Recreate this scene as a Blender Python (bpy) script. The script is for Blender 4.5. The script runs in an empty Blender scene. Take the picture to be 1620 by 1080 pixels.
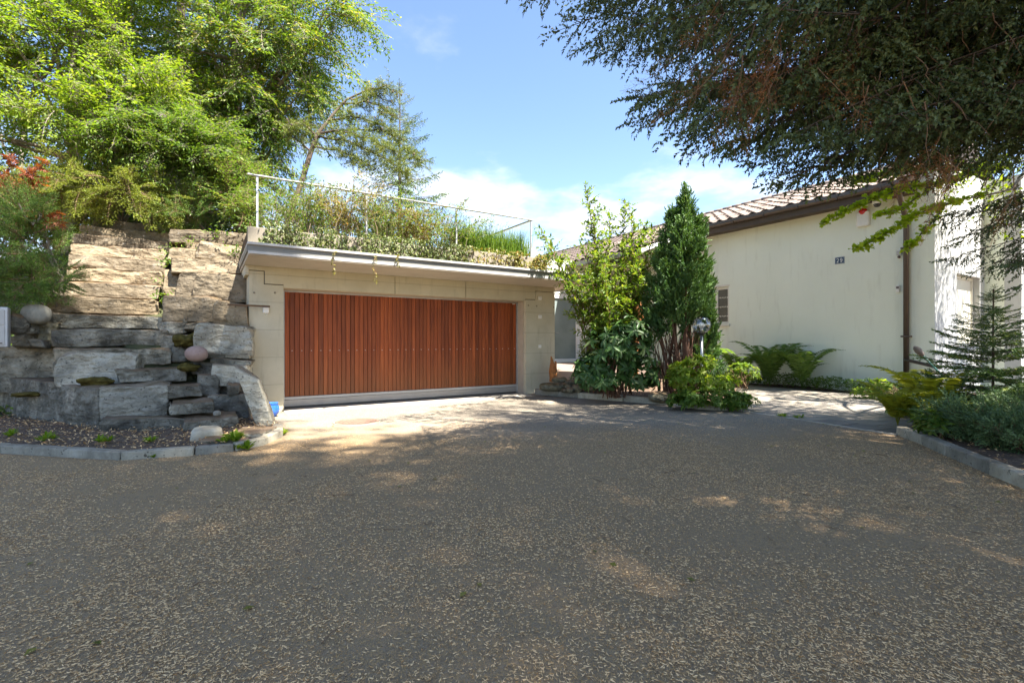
import bpy, bmesh, math, random
import numpy as np
from mathutils import Vector, Matrix, noise
R = math.radians
sc = bpy.context.scene
COL = sc.collection
random.seed(7)
rng = np.random.default_rng(7)

# ------------------------------------------------------------------ camera
CAM_H = 1.3
FPX = 764.0                       # focal length in photo pixels (1620 wide)
cam = bpy.data.cameras.new('camera')
cam.sensor_width = 36.0
cam.lens = 36.0 * FPX / 1620.0
cam.clip_start = 0.05
cam.clip_end = 3000
camo = bpy.data.objects.new('camera', cam)
COL.objects.link(camo)
camo.location = (0, 0, CAM_H)
camo.rotation_euler = (R(90), 0, 0)
sc.camera = camo

# ------------------------------------------------------------------ sun, sky, exposure
SUN_EL = R(62)
SUN_H = Vector((0.84, -0.54, 0)).normalized()      # horizontal direction towards the sun
tosun = Vector((SUN_H.x * math.cos(SUN_EL), SUN_H.y * math.cos(SUN_EL), math.sin(SUN_EL)))
sl = bpy.data.lights.new('sun', 'SUN')
sl.energy = 4.2
sl.angle = R(0.53)
sl.color = (1.0, 0.945, 0.86)
so = bpy.data.objects.new('sun', sl)
COL.objects.link(so)
so.location = (20, -15, 40)
so.rotation_euler = (-tosun).to_track_quat('-Z', 'Y').to_euler()

world = bpy.data.worlds.new('World')
sc.world = world
world.use_nodes = True
wn = world.node_tree.nodes
wl = world.node_tree.links
wn.clear()
w_out = wn.new('ShaderNodeOutputWorld')
w_bg = wn.new('ShaderNodeBackground')
w_bg.inputs['Strength'].default_value = 0.062
w_sky = wn.new('ShaderNodeTexSky')
w_sky.sky_type = 'NISHITA'
w_sky.sun_disc = False
w_sky.sun_elevation = SUN_EL
w_sky.sun_rotation = math.atan2(SUN_H.x, SUN_H.y)
w_sky.altitude = 500
w_sky.air_density = 0.9
w_sky.dust_density = 0.4
w_sky.ozone_density = 1.6
w_tc = wn.new('ShaderNodeTexCoord')
w_sep = wn.new('ShaderNodeSeparateXYZ')
wl.new(w_tc.outputs['Generated'], w_sep.inputs[0])
def wmath(op, a, b=None, c=None):
    n = wn.new('ShaderNodeMath')
    n.operation = op
    for i, s in enumerate((a, b, c)):
        if s is None:
            continue
        if isinstance(s, (int, float)):
            n.inputs[i].default_value = s
        else:
            wl.new(s, n.inputs[i])
    return n.outputs[0]
def wramp(val, a, b, c=0.0, d=1.0):
    n = wn.new('ShaderNodeMapRange')
    n.interpolation_type = 'SMOOTHSTEP'
    wl.new(val, n.inputs[0])
    n.inputs[1].default_value = a
    n.inputs[2].default_value = b
    n.inputs[3].default_value = c
    n.inputs[4].default_value = d
    return n.outputs[0]
zc = wmath('MAXIMUM', w_sep.outputs['Z'], 0.02)
den = wmath('ADD', zc, 0.16)
cx = wmath('DIVIDE', w_sep.outputs['X'], den)
cy = wmath('DIVIDE', w_sep.outputs['Y'], den)
w_cmb = wn.new('ShaderNodeCombineXYZ')
wl.new(cx, w_cmb.inputs[0]); wl.new(cy, w_cmb.inputs[1])
w_cmb.inputs[2].default_value = 11.31
w_noise = wn.new('ShaderNodeTexNoise')
w_noise.inputs['Scale'].default_value = 1.15
w_noise.inputs['Detail'].default_value = 9.0
w_noise.inputs['Roughness'].default_value = 0.55
wl.new(w_cmb.outputs[0], w_noise.inputs['Vector'])
# more cloud towards the horizon, less overhead, added out of view to whiten the fill (all the way round)
thr = wramp(zc, 0.12, 0.42, 0.44, 0.545)
cl = wmath('SUBTRACT', w_noise.outputs['Fac'], thr)
cl = wramp(cl, 0.0, 0.2, 0.0, 0.82)
w_mix = wn.new('ShaderNodeMix')
w_mix.data_type = 'RGBA'
wl.new(cl, w_mix.inputs[0])
wl.new(w_sky.outputs[0], w_mix.inputs[6])
w_mix.inputs[7].default_value = (4.3, 4.25, 4.2, 1)
wl.new(w_mix.outputs[2], w_bg.inputs['Color'])
wl.new(w_bg.outputs[0], w_out.inputs['Surface'])

sc.view_settings.view_transform = 'Standard'
sc.view_settings.look = 'None'
sc.view_settings.gamma = 1.0
sc.view_settings.use_curve_mapping = False
sc.view_settings.exposure = 2.65
sc.render.engine = 'CYCLES'
cy_ = sc.cycles
cy_.use_denoising = True
try:
    cy_.denoiser = 'OPENIMAGEDENOISE'
except Exception:
    pass
sc.render.filter_size = 1.1
cy_.max_bounces = 8
cy_.diffuse_bounces = 4
cy_.glossy_bounces = 3
cy_.transmission_bounces = 6
cy_.transparent_max_bounces = 8
cy_.sample_clamp_indirect = 8.0
cy_.caustics_reflective = False
cy_.caustics_refractive = False

# ------------------------------------------------------------------ layout helpers
UX = np.array((0.846, 0.533)) / math.hypot(0.846, 0.533)      # along the garage front
VX = np.array((-UX[1], UX[0]))                                # into the plot
P0 = np.array((-4.24, 9.03))
ROT_UV = math.atan2(UX[1], UX[0])
def W(u, v, z=0.0):
    p = P0 + UX * u + VX * v
    return Vector((p[0], p[1], z))
def toUV(x, y):
    d = np.array((x, y)) - P0
    return float(d @ UX), float(d @ VX)
def at(px, py, Y):
    return Vector(((px - 810.0) / FPX * Y, Y, CAM_H - (py - 540.0) / FPX * Y))
def gnd(px, py, z=0.0):
    Y = FPX * (CAM_H - z) / (py - 540.0)
    return Vector(((px - 810.0) / FPX * Y, Y, z))

# ------------------------------------------------------------------ object helpers
OFF = {}
def tag(o, label=None, cat=None, group=None, kind=None):
    if label: o['label'] = label
    if cat: o['category'] = cat
    if group: o['group'] = group
    if kind: o['kind'] = kind
    return o
def thing(name, label, cat, loc=(0, 0, 0), group=None, uv=False):
    """Empty at a thing's base. With uv=True loc and all child shapes are given in (u, v, z)."""
    o = bpy.data.objects.new(name, None)
    o.empty_display_size = 0.2
    COL.objects.link(o)
    if uv:
        o.location = W(*loc)
        o.rotation_euler = (0, 0, ROT_UV)
    else:
        o.location = loc
    OFF[o] = np.array(loc, float)
    return tag(o, label, cat, group)
def link(name, me, parent=None, uv=False):
    o = bpy.data.objects.new(name, me)
    COL.objects.link(o)
    if parent is not None:
        o.parent = parent
        OFF[o] = OFF.get(parent, np.zeros(3))
    elif uv:
        o.location = W(0, 0, 0)
        o.rotation_euler = (0, 0, ROT_UV)
    return o
def np_mesh(name, V, F, mats, mi=None, tint=None, smooth=False, parent=None, off=None):
    """triangle mesh from arrays, one object"""
    V = np.asarray(V, float)
    F = np.asarray(F, np.int32)
    if off is None:
        off = OFF.get(parent, np.zeros(3)) if parent is not None else np.zeros(3)
    V = V - off
    me = bpy.data.meshes.new(name)
    me.vertices.add(len(V))
    me.vertices.foreach_set('co', V.astype(np.float32).ravel())
    k = F.shape[1]
    me.loops.add(F.size)
    me.loops.foreach_set('vertex_index', F.ravel())
    me.polygons.add(len(F))
    me.polygons.foreach_set('loop_start', np.arange(0, F.size, k, dtype=np.int32))
    if not isinstance(mats, (list, tuple)):
        mats = [mats]
    for m in mats:
        me.materials.append(m)
    if mi is not None:
        me.polygons.foreach_set('material_index', np.asarray(mi, np.int32))
    if smooth:
        me.polygons.foreach_set('use_smooth', np.ones(len(F), bool))
    if tint is not None:
        a = me.attributes.new('tint', 'FLOAT', 'POINT')
        a.data.foreach_set('value', np.asarray(tint, np.float32))
    me.update(calc_edges=True)
    o = link(name, me, parent)
    return o

class MB:
    """collects bmesh shapes and links them as ONE object"""
    def __init__(s):
        s.bm = bmesh.new()
    def box(s, x0, y0, z0, x1, y1, z1, bevel=0.0, seg=1):
        t = bmesh.new()
        bmesh.ops.create_cube(t, size=1)
        for v in t.verts:
            v.co = Vector(((x0 + x1) / 2 + v.co.x * (x1 - x0), (y0 + y1) / 2 + v.co.y * (y1 - y0), (z0 + z1) / 2 + v.co.z * (z1 - z0)))
        if bevel:
            bmesh.ops.bevel(t, geom=t.edges[:], offset=bevel, segments=seg, affect='EDGES', profile=0.6)
        s.add(t)
        return s
    def add(s, t, M=None):
        if M is not None:
            bmesh.ops.transform(t, matrix=M, verts=t.verts)
        me = bpy.data.meshes.new('tmp')
        t.to_mesh(me); t.free()
        s.bm.from_mesh(me)
        bpy.data.meshes.remove(me)
    def prism(s, poly, axis, a0, a1, bevel=0.0):
        """poly in the two remaining axes, extruded along axis ('x','y','z')"""
        t = bmesh.new()
        def mk(p, a):
            if axis == 'x': return (a, p[0], p[1])
            if axis == 'y': return (p[0], a, p[1])
            return (p[0], p[1], a)
        v0 = [t.verts.new(mk(p, a0)) for p in poly]
        v1 = [t.verts.new(mk(p, a1)) for p in poly]
        n = len(poly)
        t.faces.new(v0); t.faces.new(v1[::-1])
        for i in range(n):
            t.faces.new((v0[i], v1[i], v1[(i + 1) % n], v0[(i + 1) % n]))
        bmesh.ops.recalc_face_normals(t, faces=t.faces)
        if bevel:
            bmesh.ops.bevel(t, geom=t.edges[:], offset=bevel, segments=1, affect='EDGES')
        s.add(t)
        return s
    def tube(s, pts, r, n=8, cap=True):
        t = bmesh.new()
        pts = [Vector(p) for p in pts]
        rr = r if isinstance(r, (list, tuple)) else [r] * len(pts)
        rings = []
        ref = None
        for i, p in enumerate(pts):
            d = (pts[min(i + 1, len(pts) - 1)] - pts[max(i - 1, 0)]).normalized()
            if ref is None:
                ref = d.orthogonal().normalized()
            x = (ref - d * ref.dot(d)).normalized()
            y = d.cross(x); ref = x
            rings.append([t.verts.new(p + (x * math.cos(2 * math.pi * k / n) + y * math.sin(2 * math.pi * k / n)) * rr[i]) for k in range(n)])
        for a, b in zip(rings, rings[1:]):
            for k in range(n):
                f = t.faces.new((a[k], a[(k + 1) % n], b[(k + 1) % n], b[k])); f.smooth = True
        if cap:
            t.faces.new(rings[0][::-1]); t.faces.new(rings[-1])
        s.add(t)
        return s
    def lathe(s, prof, c=(0, 0, 0), n=20, cap=True):
        t = bmesh.new()
        c = Vector(c)
        rings = [[t.verts.new(c + Vector((max(r, 1e-4) * math.cos(2 * math.pi * k / n), max(r, 1e-4) * math.sin(2 * math.pi * k / n), z))) for k in range(n)] for r, z in prof]
        for a, b in zip(rings, rings[1:]):
            for k in range(n):
                f = t.faces.new((a[k], a[(k + 1) % n], b[(k + 1) % n], b[k])); f.smooth = True
        if cap:
            t.faces.new(rings[0][::-1]); t.faces.new(rings[-1])
        bmesh.ops.recalc_face_normals(t, faces=t.faces)
        s.add(t)
        return s
    def ball(s, c, r, n=12, m=8, sx=1, sy=1, sz=1):
        t = bmesh.new()
        bmesh.ops.create_uvsphere(t, u_segments=n, v_segments=m, radius=1)
        for v in t.verts:
            v.co = Vector((c[0] + v.co.x * r * sx, c[1] + v.co.y * r * sy, c[2] + v.co.z * r * sz))
        for f in t.faces: f.smooth = True
        s.add(t)
        return s
    def mesh(s, name, mat, off=(0, 0, 0)):
        for v in s.bm.verts:
            v.co -= Vector(off)
        me = bpy.data.meshes.new(name)
        s.bm.to_mesh(me); s.bm.free()
        for m in (mat if isinstance(mat, (list, tuple)) else [mat]):
            me.materials.append(m)
        return me
    def build(s, name, mat, parent=None, uv=False):
        return link(name, s.mesh(name, mat, OFF.get(parent, (0, 0, 0)) if parent is not None else (0, 0, 0)), parent, uv)
def struct(name, o_or_mb, mat=None, uv=False):
    o = o_or_mb.build(name, mat, None, uv) if isinstance(o_or_mb, MB) else o_or_mb
    o['kind'] = 'structure'
    return o

# ------------------------------------------------------------------ materials
def nodes_of(name):
    m = bpy.data.materials.new(name)
    m.use_nodes = True
    nt = m.node_tree
    b = nt.nodes['Principled BSDF']
    return m, nt, b
def N(nt, kind, **kw):
    n = nt.nodes.new(kind)
    for k, v in kw.items():
        setattr(n, k, v)
    return n
def ramp(nt, fac, stops):
    n = nt.nodes.new('ShaderNodeValToRGB')
    e = n.color_ramp.elements
    while len(e) < len(stops):
        e.new(0.5)
    for i, (p, c) in enumerate(stops):
        e[i].position = p
        e[i].color = (c[0], c[1], c[2], 1)
    nt.links.new(fac, n.inputs[0])
    return n.outputs[0]
def noise_tex(nt, vec, scale, detail=5, rough=0.55, dist=0.0):
    n = nt.nodes.new('ShaderNodeTexNoise')
    n.inputs['Scale'].default_value = scale
    n.inputs['Detail'].default_value = detail
    n.inputs['Roughness'].default_value = rough
    n.inputs['Distortion'].default_value = dist
    if vec is not None:
        nt.links.new(vec, n.inputs['Vector'])
    return n.outputs['Fac']
def mixc(nt, fac, a, b, mode='MIX'):
    n = nt.nodes.new('ShaderNodeMix')
    n.data_type = 'RGBA'
    n.blend_type = mode
    for sock, v in ((n.inputs[0], fac), (n.inputs[6], a), (n.inputs[7], b)):
        if hasattr(v, 'is_linked') or isinstance(v, bpy.types.NodeSocket):
            nt.links.new(v, sock)
        elif isinstance(v, (int, float)):
            sock.default_value = v
        else:
            sock.default_value = (v[0], v[1], v[2], 1)
    return n.outputs[2]
def mapr(nt, v, a, b, c=0.0, d=1.0):
    n = nt.nodes.new('ShaderNodeMapRange')
    nt.links.new(v, n.inputs[0])
    for i, x in enumerate((a, b, c, d)):
        n.inputs[i + 1].default_value = x
    return n.outputs[0]
def fmath(nt, op, a, b=0.0):
    n = nt.nodes.new('ShaderNodeMath')
    n.operation = op
    for i, s in enumerate((a, b)):
        if isinstance(s, (int, float)):
            n.inputs[i].default_value = s
        else:
            nt.links.new(s, n.inputs[i])
    return n.outputs[0]
def bump(nt, b, h, strength, dist=0.02):
    n = nt.nodes.new('ShaderNodeBump')
    n.inputs['Strength'].default_value = strength
    n.inputs['Distance'].default_value = dist
    nt.links.new(h, n.inputs['Height'])
    nt.links.new(n.outputs[0], b.inputs['Normal'])
def coords(nt, kind='Object', scale=None):
    t = nt.nodes.new('ShaderNodeTexCoord')
    v = t.outputs[kind]
    if scale is not None:
        m = nt.nodes.new('ShaderNodeMapping')
        m.inputs['Scale'].default_value = scale
        nt.links.new(v, m.inputs['Vector'])
        v = m.outputs[0]
    return v
def world_pos(nt):
    return nt.nodes.new('ShaderNodeNewGeometry').outputs['Position']
def plain(name, col, rough=0.6, metal=0.0, spec=0.5, var=0.12, scale=6.0, bmp=0.0):
    m, nt, b = nodes_of(name)
    v = coords(nt)
    f = noise_tex(nt, v, scale, 6)
    c = ramp(nt, f, [(0.25, [x * (1 - var) for x in col]), (0.75, [min(1, x * (1 + var)) for x in col])])
    nt.links.new(c, b.inputs['Base Color'])
    b.inputs['Roughness'].default_value = rough
    b.inputs['Metallic'].default_value = metal
    b.inputs['Specular IOR Level'].default_value = spec
    if bmp:
        bump(nt, b, noise_tex(nt, v, scale * 12, 4), bmp, 0.01)
    return m
def leafmat(name, c1, c2, trans=0.35, rough=0.5, spec=0.35, c3=None):
    m, nt, b = nodes_of(name)
    a = nt.nodes.new('ShaderNodeAttribute')
    a.attribute_name = 'tint'
    stops = [(0.05, c1), (0.8, c2)] + ([(0.97, c3)] if c3 else [])
    c = ramp(nt, a.outputs['Fac'], stops)
    nt.links.new(c, b.inputs['Base Color'])
    b.inputs['Roughness'].default_value = rough
    b.inputs['Specular IOR Level'].default_value = spec
    if trans > 0:
        tr = nt.nodes.new('ShaderNodeBsdfTranslucent')
        tc = mixc(nt, 1.0, c, (1.35, 1.3, 0.55), 'MULTIPLY')
        nt.links.new(tc, tr.inputs['Color'])
        mx = nt.nodes.new('ShaderNodeMixShader')
        mx.inputs[0].default_value = trans
        nt.links.new(b.outputs[0], mx.inputs[1])
        nt.links.new(tr.outputs[0], mx.inputs[2])
        nt.links.new(mx.outputs[0], nt.nodes['Material Output'].inputs['Surface'])
    return m

M = {}
# asphalt: dark binder with pale aggregate and worn, dusty patches
m, nt, b = nodes_of('asphalt')
p = world_pos(nt)
vor = N(nt, 'ShaderNodeTexVoronoi'); vor.inputs['Scale'].default_value = 130
nt.links.new(p, vor.inputs['Vector'])
agg = ramp(nt, vor.outputs['Color'], [(0.2, (0.125, 0.107, 0.083)), (0.6, (0.20, 0.172, 0.134)), (0.93, (0.38, 0.325, 0.25))])
big = noise_tex(nt, p, 0.55, 6, 0.6)
dust = mapr(nt, big, 0.42, 0.68)
c = mixc(nt, fmath(nt, 'MULTIPLY', dust, 0.5), agg, (0.30, 0.245, 0.175))
fine = noise_tex(nt, p, 45, 3)
c = mixc(nt, mapr(nt, fine, 0.6, 0.75, 0, 0.5), c, (0.085, 0.073, 0.057))
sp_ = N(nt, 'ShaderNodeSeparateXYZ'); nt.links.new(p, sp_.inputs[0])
litter_shade = mapr(nt, fmath(nt, 'ADD', sp_.outputs['Y'], fmath(nt, 'MULTIPLY', big, 3.0)), 9.4, 7.6)
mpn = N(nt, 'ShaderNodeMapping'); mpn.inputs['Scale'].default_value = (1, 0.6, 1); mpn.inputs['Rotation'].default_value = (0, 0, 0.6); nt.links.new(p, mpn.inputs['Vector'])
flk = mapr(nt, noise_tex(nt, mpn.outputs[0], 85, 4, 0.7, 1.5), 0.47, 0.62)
c = mixc(nt, fmath(nt, 'MULTIPLY', litter_shade, 0.7), c, (0.225, 0.148, 0.075))  # litter brown over the near drive, also painted in to warm its bluish shade
c = mixc(nt, fmath(nt, 'MULTIPLY', fmath(nt, 'MULTIPLY', flk, litter_shade), 0.7), c, (0.42, 0.26, 0.10))
mid_ = noise_tex(nt, p, 17, 6, 0.75)
c = mixc(nt, mapr(nt, mid_, 0.45, 0.3, 0, 0.55), c, (0.05, 0.042, 0.034))
c = mixc(nt, mapr(nt, noise_tex(nt, p, 38, 4, 0.7), 0.58, 0.7, 0, 0.5), c, (0.34, 0.27, 0.19))
nt.links.new(c, b.inputs['Base Color'])
b.inputs['Roughness'].default_value = 0.82
b.inputs['Specular IOR Level'].default_value = 0.3
bump(nt, b, fmath(nt, 'ADD', vor.outputs['Distance'], fmath(nt, 'MULTIPLY', noise_tex(nt, p, 60, 3), 0.8)), 0.55, 0.006)
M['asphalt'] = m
# concrete with board marks and stains
def concrete(name, c0, c1, boards=True, stain=0.35):
    m, nt, b = nodes_of(name)
    v = coords(nt)
    n1 = noise_tex(nt, v, 1.3, 8, 0.65)
    c = ramp(nt, n1, [(0.3, c0), (0.7, c1)])
    n2 = noise_tex(nt, coords(nt, 'Object', (5, 5, 0.9)), 1.4, 6, 0.6)
    c = mixc(nt, mapr(nt, n2, 0.55, 0.78, 0, stain), c, (0.13, 0.115, 0.085))
    n3 = noise_tex(nt, v, 38, 3)
    c = mixc(nt, mapr(nt, n3, 0.68, 0.76, 0, 0.6), c, (0.12, 0.11, 0.09))
    h = noise_tex(nt, v, 90, 4)
    if boards:
        w = N(nt, 'ShaderNodeTexWave'); w.wave_type = 'BANDS'; w.bands_direction = 'Z'; w.wave_profile = 'SAW'
        w.inputs['Scale'].default_value = 0.62
        w.inputs['Distortion'].default_value = 0.0
        nt.links.new(v, w.inputs['Vector'])
        ln = mapr(nt, w.outputs['Fac'], 0.975, 0.99)
        c = mixc(nt, fmath(nt, 'MULTIPLY', ln, 0.45), c, (0.15, 0.13, 0.1))
        h = fmath(nt, 'SUBTRACT', h, ln)
    nt.links.new(c, b.inputs['Base Color'])
    b.inputs['Roughness'].default_value = 0.85
    bump(nt, b, h, 0.25, 0.01)
    return m
M['concrete'] = concrete('cast_concrete', (0.46, 0.415, 0.30), (0.58, 0.53, 0.395))
M['soffit'] = concrete('soffit_concrete', (0.42, 0.37, 0.30), (0.50, 0.45, 0.37), False, 0.15)
M['joint'] = plain('joint_dark', (0.04, 0.037, 0.03), 0.9)
M['parapet'] = concrete('parapet_concrete', (0.19, 0.165, 0.125), (0.28, 0.245, 0.19), False, 0.7)
M['metal_light'] = plain('zinc_sheet', (0.44, 0.425, 0.40), 0.5, 0.15, var=0.1, scale=3)
M['metal_mid'] = plain('grey_sheet_metal', (0.20, 0.195, 0.175), 0.55, 0.15, var=0.15, scale=2)
M['galv'] = plain('galvanised_steel', (0.46, 0.46, 0.45), 0.45, 0.7, var=0.15, scale=8)
M['door_metal'] = plain('door_sill_metal', (0.36, 0.33, 0.30), 0.5, 0.35, var=0.12, scale=4)
M['jamb'] = plain('jamb_plaster', (0.44, 0.37, 0.29), 0.8, var=0.1)
M['white_plastic'] = plain('white_plastic', (0.74, 0.72, 0.66), 0.4, var=0.05)
M['black'] = plain('black_plastic', (0.02, 0.02, 0.02), 0.35)
M['steel'] = plain('steel', (0.55, 0.55, 0.54), 0.3, 0.9)
M['rust'] = plain('rusty_bar', (0.13, 0.075, 0.04), 0.85, var=0.4, scale=20)
# cedar slats: grain along z, tone per board, sun-bleached lower ends
m, nt, b = nodes_of('cedar_slats')
oi = N(nt, 'ShaderNodeObjectInfo')
v = coords(nt, 'Object', (14, 14, 0.7))
addv = N(nt, 'ShaderNodeVectorMath'); addv.operation = 'ADD'
nt.links.new(v, addv.inputs[0])
sv = N(nt, 'ShaderNodeCombineXYZ')
nt.links.new(fmath(nt, 'MULTIPLY', oi.outputs['Random'], 37.0), sv.inputs[0])
nt.links.new(fmath(nt, 'MULTIPLY', oi.outputs['Random'], 91.0), sv.inputs[2])
nt.links.new(sv.outputs[0], addv.inputs[1])
g = noise_tex(nt, addv.outputs[0], 2.2, 7, 0.6, 0.6)
c = ramp(nt, g, [(0.25, (0.15, 0.033, 0.012)), (0.55, (0.275, 0.068, 0.021)), (0.8, (0.37, 0.105, 0.033))])
tone = ramp(nt, oi.outputs['Random'], [(0.0, (0.62, 0.6, 0.58)), (0.5, (0.92, 0.9, 0.88)), (1.0, (1.22, 1.18, 1.05))])
c = mixc(nt, 1.0, c, tone, 'MULTIPLY')
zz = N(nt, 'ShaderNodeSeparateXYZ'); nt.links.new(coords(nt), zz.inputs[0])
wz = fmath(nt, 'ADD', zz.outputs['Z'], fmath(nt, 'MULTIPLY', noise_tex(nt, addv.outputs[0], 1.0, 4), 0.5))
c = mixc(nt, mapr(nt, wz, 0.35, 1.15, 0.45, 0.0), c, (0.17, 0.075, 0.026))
kn = N(nt, 'ShaderNodeTexVoronoi'); kn.inputs['Scale'].default_value = 1.0
nt.links.new(addv.outputs[0], kn.inputs['Vector'])
c = mixc(nt, mapr(nt, kn.outputs['Distance'], 0.05, 0.14, 0.7, 0.0), c, (0.05, 0.014, 0.007))
nt.links.new(c, b.inputs['Base Color'])
b.inputs['Roughness'].default_value = 0.5
b.inputs['Specular IOR Level'].default_value = 0.3
bump(nt, b, g, 0.15, 0.004)
M['cedar'] = m
# stone
def stone(name, c0, c1, c2, moss=0.25, strata=5.0, lichen=0.3, bs=1.0, bd=0.06, ds=0.85):
    m, nt, b = nodes_of(name)
    p = world_pos(nt)
    oi = N(nt, 'ShaderNodeObjectInfo')
    n1 = noise_tex(nt, p, 2.6, 9, 0.68, 0.4)
    c = ramp(nt, n1, [(0.33, c0), (0.5, c1), (0.69, c2)])
    mp = N(nt, 'ShaderNodeMapping'); mp.inputs['Scale'].default_value = (1.2, 1.2, strata * 0.5); mp.inputs['Rotation'].default_value = (0.12, 0.07, 0)
    nt.links.new(p, mp.inputs['Vector'])
    n2 = noise_tex(nt, mp.outputs[0], 2.2, 8, 0.7)
    c = mixc(nt, mapr(nt, n2, 0.52, 0.68, 0, 0.5), c, [x * 0.45 for x in c1])
    n3 = noise_tex(nt, p, 9, 6, 0.7)
    c = mixc(nt, mapr(nt, n3, 0.58, 0.68, 0, lichen), c, (0.46, 0.45, 0.42))
    n4 = noise_tex(nt, p, 24, 4, 0.6)
    c = mixc(nt, mapr(nt, n4, 0.60, 0.68, 0, ds), c, (0.045, 0.04, 0.033))
    tone = ramp(nt, oi.outputs['Random'], [(0.0, (0.55, 0.55, 0.55)), (0.35, (0.85, 0.85, 0.84)), (0.7, (1.02, 1.0, 0.95)), (1.0, (1.3, 1.25, 1.15))])
    c = mixc(nt, 1.0, c, tone, 'MULTIPLY')
    if moss:
        ge = N(nt, 'ShaderNodeNewGeometry')
        sx = N(nt, 'ShaderNodeSeparateXYZ'); nt.links.new(ge.outputs['Normal'], sx.inputs[0])
        up = mapr(nt, sx.outputs['Z'], 0.45, 0.85)
        c = mixc(nt, fmath(nt, 'MULTIPLY', up, min(0.8, moss * 2.2)), c, (0.20, 0.125, 0.07))
        mm = mapr(nt, noise_tex(nt, p, 3.3, 6, 0.65), 0.5, 0.62)
        c = mixc(nt, fmath(nt, 'MULTIPLY', fmath(nt, 'MULTIPLY', up, mm), moss * 2.5), c, (0.11, 0.075, 0.028))
    nt.links.new(c, b.inputs['Base Color'])
    b.inputs['Roughness'].default_value = 0.88
    b.inputs['Specular IOR Level'].default_value = 0.25
    h = fmath(nt, 'ADD', fmath(nt, 'MULTIPLY', n2, 0.7), fmath(nt, 'MULTIPLY', noise_tex(nt, p, 16, 8, 0.7), 0.8))
    vc = N(nt, 'ShaderNodeTexVoronoi'); vc.inputs['Scale'].default_value = 3.0; vc.inputs['Detail'].default_value = 2.0
    nt.links.new(mp.outputs[0], vc.inputs['Vector'])
    crk = vc.outputs['Distance']
    h = fmath(nt, 'ADD', h, fmath(nt, 'MULTIPLY', crk, 0.9))
    bump(nt, b, h, bs, bd)
    return m
M['stone'] = stone('grey_gneiss', (0.065, 0.06, 0.047), (0.24, 0.222, 0.175), (0.56, 0.525, 0.43), 0.35)
M['stone_warm'] = stone('warm_gneiss', (0.10, 0.078, 0.05), (0.21, 0.168, 0.113), (0.33, 0.272, 0.192), 0.3, bs=0.8, bd=0.035)
M['stone_dark'] = stone('dark_gneiss', (0.05, 0.046, 0.038), (0.17, 0.16, 0.13), (0.40, 0.375, 0.31), 0.25)
M['stone_light'] = stone('light_granular_gneiss', (0.20, 0.188, 0.15), (0.44, 0.415, 0.34), (0.66, 0.63, 0.53), 0.3)
M['stone_pale'] = stone('pale_boulder', (0.27, 0.25, 0.20), (0.37, 0.345, 0.285), (0.44, 0.415, 0.35), 0.08, 1.0, 0.1, bs=0.4, bd=0.02, ds=0.2)
M['stone_pink'] = stone('pink_boulder', (0.22, 0.155, 0.14), (0.30, 0.215, 0.195), (0.37, 0.28, 0.25), 0.08, 1.0, 0.05, bs=0.4, bd=0.02, ds=0.2)
M['stone_mossy'] = stone('mossy_stone', (0.13, 0.12, 0.08), (0.22, 0.2, 0.13), (0.32, 0.3, 0.22), 0.5)
M['granite'] = stone('granite_kerb', (0.22, 0.205, 0.165), (0.34, 0.32, 0.26), (0.46, 0.435, 0.36), 0.12, 0.6, 0.3, bs=0.5, bd=0.02)
M['paver'] = plain('concrete_slab', (0.215, 0.19, 0.155), 0.85, var=0.3, scale=2.5, bmp=0.2)
# slab tone per piece
mt = M['paver'].node_tree; bb = mt.nodes['Principled BSDF']
src = bb.inputs['Base Color'].links[0].from_socket
oi = N(mt, 'ShaderNodeObjectInfo')
mt.links.new(mixc(mt, 1.0, src, ramp(mt, oi.outputs['Random'], [(0, (0.8, 0.8, 0.82)), (1, (1.15, 1.12, 1.05))]), 'MULTIPLY'), bb.inputs['Base Color'])
M['apron'] = plain('worn_apron_concrete', (0.33, 0.30, 0.25), 0.85, var=0.2, scale=3, bmp=0.2)
# soil with bark litter
m, nt, b = nodes_of('soil')
p = world_pos(nt)
n1 = noise_tex(nt, p, 14, 8, 0.75)
c = ramp(nt, n1, [(0.3, (0.035, 0.022, 0.014)), (0.5, (0.10, 0.062, 0.038)), (0.68, (0.20, 0.135, 0.085)), (0.8, (0.29, 0.21, 0.14))])
nt.links.new(c, b.inputs['Base Color']); b.inputs['Roughness'].default_value = 0.95
bump(nt, b, noise_tex(nt, p, 30, 6, 0.7), 0.9, 0.03)
M['soil'] = m
m, nt, b = nodes_of('hillside_earth')
p = world_pos(nt)
c = ramp(nt, noise_tex(nt, p, 2.5, 8, 0.7), [(0.3, (0.03, 0.035, 0.012)), (0.6, (0.065, 0.07, 0.025)), (0.8, (0.11, 0.09, 0.045))])
nt.links.new(c, b.inputs['Base Color']); b.inputs['Roughness'].default_value = 0.95
bump(nt, b, noise_tex(nt, p, 9, 6, 0.7), 0.8, 0.1)
M['earth'] = m
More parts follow.
